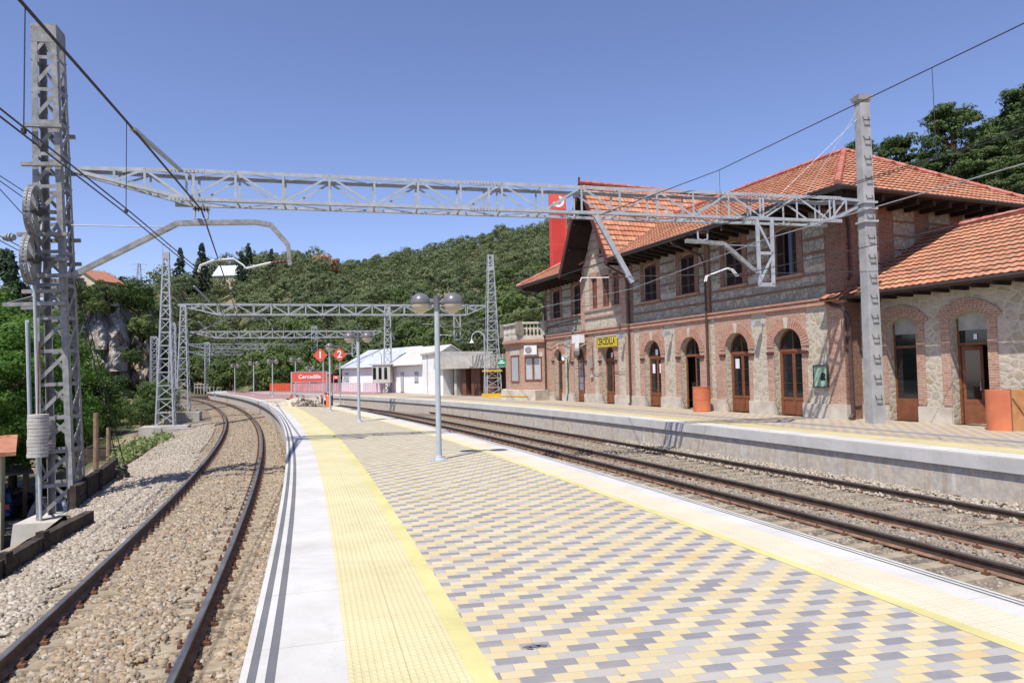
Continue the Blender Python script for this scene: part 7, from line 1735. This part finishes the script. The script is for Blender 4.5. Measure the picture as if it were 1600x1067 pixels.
# farther wood as one mass
src = []
for (me, _) in OAK[:2]+MID[:1]:
    a = np.empty(len(me.vertices)*3, np.float32); me.vertices.foreach_get('co', a); a = a.reshape(-1, 4, 3); f = np.empty(len(me.polygons), np.float32); me.attributes['rnd'].data.foreach_get('value', f); src.append((a, f))
vs, fs = [], []
for i, (x, y, r) in enumerate(rest):
    a, f = src[i % 3 if i % 5 == 0 else i % 2]; sel = rng.random(len(a)) < (.62 if r < 220 else .45); q = a[sel]*rnd_.uniform(.85, 1.35); ctr = q.mean(1, keepdims=True); q = ctr+(q-ctr)*1.25; t = rnd_.uniform(0, 6.28); c_, s_ = math.cos(t), math.sin(t)
    q = np.stack([q[..., 0]*c_-q[..., 1]*s_+x, q[..., 0]*s_+q[..., 1]*c_+y, q[..., 2]+zg(x, y)-.6], -1); vs.append(q); fs.append(np.clip(f[sel]*.7+rnd_.random()*.3, 0, 1))
if vs:
    v = np.concatenate(vs).reshape(-1, 3); me = fastmesh('woodland', v, 4, np.arange(len(v)), [M['leaf_dark']], attr=np.concatenate(fs)); o = bpy.data.objects.new('woodland', me); COL.objects.link(o); o['kind'] = 'stuff'
print('trees', nth, 'rest', len(rest))
# bright trees below the embankment at the left
BR = [tree_kind('leaf_bright', 51+i, rx=3.8, rz=3.4, clumps=130, n=130, size=.12, base=1.6, clump_r=1.0, lump=.5) for i in range(2)]
lf = [(-30, 640, 34, 1.0, 'bright green tree behind the counterweights at the left edge'), (20, 590, 44, 1.2, 'tall bright green tree directly left of the big lattice tower'), (92, 640, 52, 1.0, 'bright green tree seen through the big lattice tower'), (118, 648, 46, .66, 'rounded bright green tree right of the tower below the crag'), (150, 650, 60, .60, 'low bright tree under the crag, rightmost of the green clump'), (-60, 560, 46, 1.2, 'bright green tree reaching over the cream house roof'), (70, 690, 40, .7, 'low bright tree over the grey carport'), (20, 680, 40, .9, 'bright green tree between the cream house and the tower')]
for px, py, Y, s, ll in lf:
    P = AT(px, py, Y); plant(rnd_.choice(BR), (P.x, P.y, P.z-3.9*s), s, ll, rz=px*.1, sz=1)
BM = [tree_kind('leaf_mid', 61+i, rx=3.6, rz=3.2, clumps=80, n=60, size=.22, base=1.2, clump_r=1.0, lump=.5) for i in range(1)]
for px, py, Y, s, ll in ((112, 500, 122, .6, 'bushy tree at the left end of the crag'), (150, 482, 128, .5, 'bush on top of the crag'), (206, 560, 122, .5, 'bush between the crag and the sandy scar'), (140, 588, 120, .7, 'tree covering the foot of the crag'), (118, 462, 134, .8, 'green tree before the left wall of the hillside house'), (140, 466, 136, .75, 'bushy tree before the front of the hillside house'), (170, 464, 137, .8, 'leafy tree before the gabled wing of the hillside house'), (222, 520, 150, 1.0, 'dark tree on the slope above the sandy scar'), (236, 540, 152, .9, 'small tree beside the sandy scar'), (150, 470, 150, 1.1, 'bright leafy tree just under the hillside house'), (178, 462, 152, 1.2, 'yellow green tree right of the hillside house'), (205, 470, 165, 1.3, 'green tree below the small power pylon'), (120, 482, 140, .9, 'green tree left of the crag below the hillside house'), (440, 585, 104, 1.1, 'dark leafed tree behind the solid red fence'), (470, 578, 112, 1.2, 'leafy tree behind the long red name board'), (508, 575, 112, 1.2, 'leafy tree behind the diamond sign number one'), (550, 570, 108, 1.0, 'bushy flowering tree left of the white shed roof'), (585, 560, 112, 1.2, 'leafy tree above the far white shed'), (400, 588, 116, 1.0, 'dark tree behind the lamps at the bend'), (360, 590, 122, 1.0, 'dark tree beside the wooden railing'), (415, 570, 124, 1.3, 'taller dark tree behind the lamps at the bend'), (640, 540, 104, 1.1, 'leafy tree behind the ridge of the white shed'), (700, 545, 92, 1.0, 'leafy tree behind the long shelter roof, left one'), (745, 540, 88, 1.1, 'leafy tree behind the long shelter roof, right one'), (800, 500, 95, 1.2, 'tree rising behind the stone balustrade'), (318, 575, 150, 1.2, 'dark tree behind the twin post mast'), (345, 570, 140, 1.2, 'dark tree above the equipment box')):
    P = AT(px, py, Y); plant(BM[0] if px % 2 == 0 or px < 210 else OAK[px % 4], (P.x, P.y, P.z-3.4*s), s, ll, rz=px*.1, sz=1)
# brown dying tree
DB = tree_kind('leaf_brown', 71, rx=3.2, rz=3.2, clumps=50, n=50, size=.28, base=1, clump_r=.9); P = AT(507, 421, 255); plant(DB, (P.x, P.y, P.z-6), 1.75, 'brown dead tree crown on the skyline left of the dip', sz=1)
# conifers
CO = [tree_kind('leaf_conifer', 81+i, rx=2.6, rz=5.5, clumps=170, n=36, size=.24, base=1.2, shape='cone', clump_r=.75, bark='bark') for i in range(2)]
for px, pyt, Y, hgt, ll in ((12, 385, 70, 24, 'large dark cedar behind the tension wheels at the left edge'), (-45, 360, 62, 26, 'tall dark cedar cut by the left picture edge'), (38, 440, 78, 17, 'smaller dark cedar just left of the tower'), (282, 386, 230, 20, 'pointed conifer on the left skyline, left of a close pair'), (315, 379, 235, 22, 'pointed conifer on the left skyline, right of a close pair'), (388, 379, 240, 20, 'slender spruce on the skyline behind the cantilever tip'), (376, 392, 238, 16, 'thin shorter spruce on the skyline beside the slender one'), (424, 388, 245, 15, 'thin spruce on the skyline right of the cantilever tip'), (905, 355, 300, 14, 'conifer top on the ridge right of the red pylon')):
    T = AT(px, pyt, Y); plant(CO[px % 2], (T.x, T.y, T.z-hgt), hgt/12.4, ll, rz=px, sz=1)
# pines behind the station
PI_ = [tree_kind('leaf_pine', 91+i, rx=3.7, rz=3.8, clumps=430, n=62, size=.095, base=2.2, shape='umbrella', clump_r=.52, bark='bark_pine', nb=16) for i in range(3)]
for i, (px, pyt, Y, hgt, ll) in enumerate(((1484, 138, 62, 15.5, 'spreading pine with visible branches against the sky behind the hipped roof'), (1600, 112, 66, 17, 'tall dark pine at the right edge above the annex'), (1388, 195, 72, 15, 'lower pine just right of the concrete pole top'), (1338, 206, 84, 14, 'small pine crown beside the roof peak'), (1545, 190, 58, 12, 'dense pine between the spreading pine and the right edge'), (1440, 245, 66, 11, 'low dense pine above the hip of the roof'), (1660, 90, 60, 18, 'tall pine just outside the right picture edge'), (1585, 225, 52, 9, 'bushy pine low at the right above the roof ridge'), (1520, 255, 60, 8, 'low bushy pine right behind the roof hip'), (1418, 236, 80, 11, 'hazy pine behind the concrete pole and the spreading pine'), (1520, 214, 84, 12, 'pine behind and right of the spreading pine'), (1565, 165, 88, 15, 'tall pine in the back row near the right edge'), (1450, 226, 90, 11, 'pine in the back row half hidden by the spreading pine'), (1372, 250, 70, 9, 'small pine between roof peak and concrete pole'))):
    T = AT(px, pyt, Y); s = hgt/11.2; gz_ = zg(T.x, T.y); pn = plant(PI_[i % 3], (T.x, T.y, T.z-hgt), s, ll, rz=i*1.3+.4, sz=1)
    if T.z-hgt > gz_+.5:   # lengthen the trunk down to the slope
        mb = MB(); mb.tube([(0, 0, (gz_-1-(T.z-hgt))/s), (0, 0, .3)], .24, 8); mb.build('lower_trunk', M['bark_pine'], pn)
# shrubs on the slope and grass
SH = tree_kind('leaf_mid', 101, rx=1.5, rz=1.5, clumps=60, n=60, size=.09, base=.1, clump_r=.5, lump=.5)
for px, py, Y, s, ll in ((232, 640, 44, 1.0, 'tall dark shrub left of the lone tapering mast'), (250, 628, 47, .8, 'shrub behind the lone tapering mast'), (222, 655, 42, .7, 'low shrub at the foot of the slope left of the mast'), (150, 640, 46, 1.2, 'shrub on the slope under the bright tree')):
    P = AT(px, py, Y); plant(SH, (P.x, P.y, P.z-1.0*s), s, ll, 'shrub', name='shrub', sz=1)
gp = []
gg = np.random.default_rng(5)
for (px, py, rx_, n, zz) in ((205, 706, 20, 420, -1.45), (225, 696, 18, 420, -1.35), (192, 718, 14, 300, -1.5), (185, 740, 6, 160, -1.15), (255, 686, 16, 120, -1.2), (290, 648, 22, 120, -1.1), (205, 668, 30, 500, -1.9), (180, 690, 25, 300, -1.9)):
    for _ in range(n): q = G(px+gg.normal()*rx_*.5, py+gg.normal()*3, zz); gp.append((q.x, q.y, zz+gg.uniform(0, .16)))
gp = np.array(gp); v, rn = leafcloud(gp, np.full(len(gp), .10), 3, .09, 1.2, 0, gg, 1.6); me = fastmesh('grass', v, 4, np.arange(len(v)), [M['grass']], attr=rn); o = bpy.data.objects.new('grass', me); COL.objects.link(o); o['kind'] = 'stuff'

# ------------------------------------------------------------------ crag: rock faces and scar
def rockmesh(name, corners_px, Yf, label, seed, amp=2.0, mat='rock', nx=46, ny=30):
    (x0, y0), (x1, y1) = corners_px; g = np.random.default_rng(seed); mb = MB()
    def nz_(u, v): return math.sin(u*9+seed)*math.cos(v*7)*.5+math.sin(u*21+v*13+seed)*.35+math.sin(u*5-v*17)*.4+.25*math.sin(u*47+3*v)*math.sin(v*39)
    for j in range(ny+1):
        for i in range(nx+1):
            u, v = i/nx, j/ny; px = x0+(x1-x0)*u; py = y1+(y0-y1)*v; e = math.sin(math.pi*u)**.5; py2 = y1+(py-y1)*(.35+.65*e)*(1+.10*math.sin(u*13+seed)); Y = Yf(u, v)+(round(nz_(u, v)*2.2)/2.2*.6+nz_(u, v)*.4)*amp+(1-e)*14
            mb.v.append(tuple(AT(px, py2, Y)))
    for j in range(ny):
        for i in range(nx): a = j*(nx+1)+i; mb.f.append((a, a+1, a+nx+2, a+nx+1)); mb.m.append(0)
    return tag(mb.build(name, M[mat]), label, 'rock')
rockmesh('rock_crag', ((110, 476), (206, 596)), lambda u, v: 129+9*v, 'grey granite crag with big blocks left of the sandy scar', 3)
rockmesh('boulder', ((142, 512), (176, 546)), lambda u, v: 127+2*v, 'large smooth angular boulder in the middle of the crag', 6, .5, nx=14, ny=10)
rockmesh('boulder', ((156, 536), (200, 580)), lambda u, v: 125+4*v, 'broad rounded grey slab at the foot of the crag', 9, .7, nx=18, ny=12)
rockmesh('earth_scar', ((196, 528), (244, 606)), lambda u, v: 132+12*v, 'sandy eroded cutting slope behind the small far masts', 4, 2.2, mat='soil')
